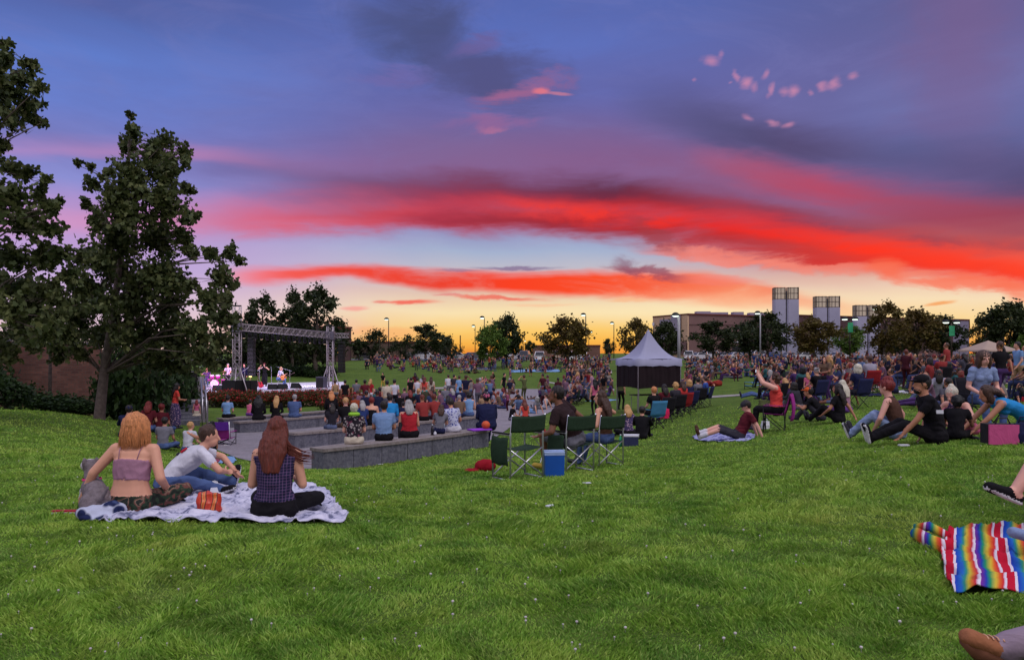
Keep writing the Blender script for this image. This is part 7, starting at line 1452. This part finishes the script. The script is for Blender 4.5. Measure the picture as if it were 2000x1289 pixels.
for zn, x0, x1, d0_, d1_, n, pch, pst in ZONES:
    k = 0; tries = 0
    while k < n and tries < n*40:
        tries += 1; px = rc.uniform(x0, x1); d = math.exp(rc.uniform(math.log(d0_), math.log(d1_))); x = (px-CX)/F*d
        if 'left of the can' in zn and d > 60 and px < 1110: continue
        if abs(px-1266) < 75 and d > 30: continue
        if 1385 < px < 1490 and 40 < d < 54: continue
        if any((x-a)**2+(d-b)**2 < (.58 if d < 60 else .62)**2 for a, b in occupied): continue
        occupied.append((x, d)); r = rc.random(); st_ = r < pst; chr_ = not st_ and r < pst+pch
        ids = [i for i, p_ in enumerate(PR[:NB0]) if (('stand' in p_[0] or 'walk' in p_[0] or 'phone' in p_[0]) if st_ else 'chair' in p_[0] if chr_ else not ('stand' in p_[0] or 'walk' in p_[0] or 'phone' in p_[0] or 'chair' in p_[0]))]
        cand.append((d, px, x, zn, rc.choice(ids), rc.choice(TOPS), rc.choice(BOTS), rc.choice(HRS), rc.choice(['fair', 'tan', 'tan', 'brown', 'brown', 'tan']), rc.gauss(0, .6), rc.uniform(.9, 1.1)*(1 if rc.random() > .15 or chr_ else .66))); k += 1
have = len([o for o in COL.objects if o.get('category') == 'person'])
cand.sort(key=lambda c: c[:2]); NI = max(0, 299-have); crowd_obs = []; big_v = []; big_f = []; big_m = []; mats_all = []; off = 0
chairset = {}
for j, (d, px, x, zn, ip, tp_c, bt, hr, skn, ja, s) in enumerate(cand):
    kind, me, order = PR[ip]; z = benchz.get((px, d), None) if ip >= NB0 else H(x, d); hd = math.atan2(-(-19-x), (58-d))+ja
    mt = {'skin': SKIN[skn], 'top': CL_SHADED[tp_c], 'bottom': CL_SHADED[bt], 'hair': HAIR[hr], 'shoe': CL['charcoal'], 'hat': CL_SHADED[tp_c]}
    if j < NI:
        o = link('person', me, None, (x, d, z), hd); o.scale = (s, s, s)
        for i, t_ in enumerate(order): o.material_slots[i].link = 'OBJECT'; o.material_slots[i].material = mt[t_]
        tag(o, '%s-haired person in %s %s %s' % (hr, tp_c, kind, zn), 'person', 'seated and standing concert crowd'); o['_px'] = px; crowd_obs.append(o)
        if 'chair' in kind and d < 95:
            cm = rc.choice(['green', 'navy', 'black', 'black', 'navy', 'black', 'red'])
            if 'p' not in chairset: chairset['p'] = camp_chair('camp_chair', 'chair', (0, 0, 0), 0, M_can['navy'], 'folding chairs in the crowd'); c = chairset['p']
            else: c = copy_tree(chairset['p'])
            c.location = (x, d, z); c.rotation_euler = (0, 0, hd)
            for ch in c.children:
                if ch.name.split('.')[0] in ('seat', 'backrest', 'armrest'): ch.material_slots[0].link = 'OBJECT'; ch.material_slots[0].material = M_can[cm]
            c['label'] = '%s folding chair under a %s top %s' % (cm, tp_c, zn); c['_px'] = px; crowd_obs.append(c)
    else:
        n = len(me.vertices); co_ = np.empty(n*3); me.vertices.foreach_get('co', co_); co_ = co_.reshape(-1, 3)*s; ca, sa = math.cos(hd), math.sin(hd)
        vv = np.stack([co_[:, 0]*ca-co_[:, 1]*sa+x, co_[:, 0]*sa+co_[:, 1]*ca+d, co_[:, 2]+z], 1); nf = len(me.polygons); lt_ = np.empty(nf*4, dtype=np.int32)
        if len(me.loops) != nf*4: continue
        me.loops.foreach_get('vertex_index', lt_); mi = np.empty(nf, dtype=np.int32); me.polygons.foreach_get('material_index', mi)
        mp_ = []
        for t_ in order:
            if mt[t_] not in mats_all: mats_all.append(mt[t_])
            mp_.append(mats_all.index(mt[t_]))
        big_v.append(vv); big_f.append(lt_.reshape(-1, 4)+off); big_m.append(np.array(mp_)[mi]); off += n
bp0 = None; nb_ = 0
for (d, px, x, zn, ip, tp_c, bt, hr, skn, ja, s) in cand:
    if d < 72 and ip < NB0 and rc.random() < .3 and nb_ < 34:
        if bp0 is None: bag('crowd_bag', 'bag', 'bag', (0, 0, 0), (.36, .24, .34), 0, CL['navy'], True); bp0 = COL.objects[-1] if False else [o for o in COL.objects if o.name == 'crowd_bag'][0]; c = bp0; c['group'] = 'bags on the crowded lawn'
        else: c = copy_tree(bp0)
        xx, yy = x+rc.choice((-1, 1))*rc.uniform(.42, .5), d-rc.uniform(0, .3); c.location = (xx, yy, H(xx, yy)); k = rc.uniform(.7, 1.2); c.scale = (k, k, k*rc.uniform(.8, 1.1)); c.rotation_euler = (0, 0, rc.uniform(0, 3)); cn = rc.choice(['navy', 'black', 'grey', 'red', 'teal', 'tan', 'olive', 'blue'])
        for ch in c.children: ch.material_slots[0].link = 'OBJECT'; ch.material_slots[0].material = CL[cn]
        c['label'] = '%s bag on the ground %s' % (cn, zn); c['_px'] = px; crowd_obs.append(c); nb_ += 1
bl_n = 0
for (d, px, x, zn, ip, tp_c, bt, hr, skn, ja, s) in cand:
    if 26 < d < 80 and ip < 7 and rc.random() < .22 and bl_n < 26:
        cn = rc.choice(['navy', 'cream', 'grey', 'maroon', 'blue', 'olive', 'sky blue', 'plaid blue', 'pink']); mb = MB(); w_, h_, a_ = rc.uniform(.7, 1.), rc.uniform(.6, .9), rc.uniform(0, 3)
        def f(u, v):
            lx, ly = (u-.5)*2*w_, (v-.5)*2*h_; gx, gy = x+lx*math.cos(a_)-ly*math.sin(a_), d+lx*math.sin(a_)+ly*math.cos(a_); return (gx-x, gy-d, H(gx, gy)-H(x, d)+.015+.03*max(0, mnoise.noise((gx*3, gy*3, 0))))
        mb.grid(f, 12, 12, thick=(0, 0, .008)); o = mb.build('blanket', CL[cn], None, True, (x, d, H(x, d))); tag(o, '%s blanket under someone %s' % (cn, zn), 'blanket', 'blankets under the crowd'); o['_px'] = px; crowd_obs.append(o); bl_n += 1
rank_labels(crowd_obs)
if big_v: tag(link('crowd', mkmesh('crowd', np.concatenate(big_v), np.concatenate(big_f), mats_all, np.concatenate(big_m))), 'distant crowd sitting in front of the parked cars', 'crowd', kind='stuff')
print('crowd individuals', NI, 'mass', len(cand)-NI, 'total persons', have+min(NI, len(cand)))
# a few blankets in the crowd
for i, (px, py, w, c, lb) in enumerate([(1055, 724, 36, 'sky blue', 'long pale blue blanket on the far slope, middle of the lawn'), (1012, 725, 14, 'sky blue', 'short pale blue blanket on the far slope'), (938, 720, 26, 'grey', 'grey blanket on the far lawn left of the pale blue ones'), (1545, 778, 20, 'cream', 'cream blanket behind the person in the charcoal hoodie'),
                                        (1760, 766, 22, 'white', 'white cloth on the grass past the mohawk man'), (1700, 772, 20, 'navy', 'navy blanket on the lawn left of the mohawk man'), (1180, 726, 14, 'white', 'white blanket left of the canopy far off')]):
    cloth_sheet('blanket', lb, 'blanket', [(py-2.5, px-w, px+w), (py+2.5, px-w*1.1, px+w*1.1)], CL[c], .03, i, 16, 6, .01, .3)
# ------------------------------------------------------------------ grass blades (close lawn), clover heads
def grass():
    out_v = []; out_n = 0
    NB = 520000
    d = np.exp(rng.uniform(0, 1, NB)**.93*(math.log(34)-math.log(3.2))+math.log(3.2))
    px = rng.uniform(-60, 2060, NB); x = (px-CX)/F*d; y = d
    # clumps: push blades towards darker/lighter hummocks
    cl = 0.5+.5*np.sin(x*2.1+np.sin(y*1.7)*1.3)*np.sin(y*2.6+np.sin(x*1.9)*1.2)
    cl2 = .5+.5*np.sin(x*7.3+np.sin(y*5.1)*2)*np.sin(y*8.1+np.sin(x*6.3)*2)
    hgt = (.012+.03*cl*cl2+.016*cl2)*rng.uniform(.6, 1.3, NB)*(1+.012*d)
    # keep the paving clear
    ppy = HY+(CZ-Hn(x, y))/y*F
    pl = [(800, 770, 1085), (812, 640, 1060), (825, 415, 1010), (840, 392, 990), (860, 398, 960), (880, 425, 890), (895, 462, 800), (905, 505, 720), (917, 575, 645)]
    l = np.interp(ppy, [p[0] for p in pl], [p[1] for p in pl]); r = np.interp(ppy, [p[0] for p in pl], [p[2] for p in pl])
    keep = (rng.uniform(0, 1, NB) < 1-np.clip((d-10)/24, 0, 1)**.8) & ~((ppy > 800) & (ppy < 917) & (px > l) & (px < r))  # noqa
    for bl in ([(952, 350, 636), (980, 300, 652), (996, 170, 660), (1006, 170, 672), (1016, 186, 676), (1020, 206, 660)], [(1037, 1856, 2330), (1055, 1852, 2330), (1075, 1844, 2330), (1105, 1840, 2330), (1135, 1850, 2330), (1155, 1860, 2340), (1161, 1868, 2340)], [(848, 1366, 1462), (853, 1358, 1472), (860, 1360, 1466)], [(893, 425, 455), (900, 422, 460), (906, 425, 455)]):
        l = np.interp(ppy, [p[0] for p in bl], [p[1] for p in bl]); r = np.interp(ppy, [p[0] for p in bl], [p[2] for p in bl])
        keep &= ~((ppy > bl[0][0]) & (ppy < bl[-1][0]) & (px > l) & (px < r))
    x, y, d, hgt = x[keep], y[keep], d[keep], hgt[keep]; n = len(x)
    z = Hn(x, y)-.004
    a = rng.uniform(0, 2*np.pi, n); w = (.0022+.00055*d)*rng.uniform(.7, 1.3, n)
    b = 2.6*np.sin(x*2.3+1.7*np.sin(y*1.9+x*.7))+2*np.sin(y*4.3+1.5*np.sin(x*5.1))+rng.normal(0, 1.1, n); ln = rng.uniform(.25, 1.35, n)*hgt
    dx, dy = np.cos(a)*w, np.sin(a)*w; lx, ly = np.cos(b)*ln, np.sin(b)*ln
    v = np.empty((n, 5, 3))
    v[:, 0] = np.stack([x-dx, y-dy, z], 1); v[:, 1] = np.stack([x+dx, y+dy, z], 1)
    v[:, 2] = np.stack([x+dx*.7+lx*.4, y+dy*.7+ly*.4, z+hgt*.62], 1); v[:, 4] = np.stack([x-dx*.7+lx*.4, y-dy*.7+ly*.4, z+hgt*.62], 1)
    v[:, 3] = np.stack([x+lx, y+ly, z+hgt], 1)
    tag(link('grass', mkmesh('grass', v.reshape(-1, 3), np.arange(n*5).reshape(n, 5), M_blade, smooth=False)), 'short green grass of the near lawn', 'grass', kind='stuff')
    P = []
    for i in range(330):
        dd = math.exp(random.uniform(math.log(3.6), math.log(13))); px_ = random.uniform(-20, 2020); xx = (px_-CX)/F*dd
        P.append((xx, dd, H(xx, dd)+random.uniform(.022, .036)))
    mb = MB()
    for p in P:
        s = random.uniform(.004, .0095); mb.lathe(p, [(0, -s*.8), (s, -s*.2), (s*.8, s*.6), (0, s*.9)], 6)
        mb.tube([(p[0], p[1], p[2]-.03), p], .0012, 3)
    tag(mb.build('clover_blossoms', pm('clover_white', (190, 182, 180), .8), smooth=True), 'tiny white clover blossoms dotted over the near lawn', 'flowers', kind='stuff')
grass()
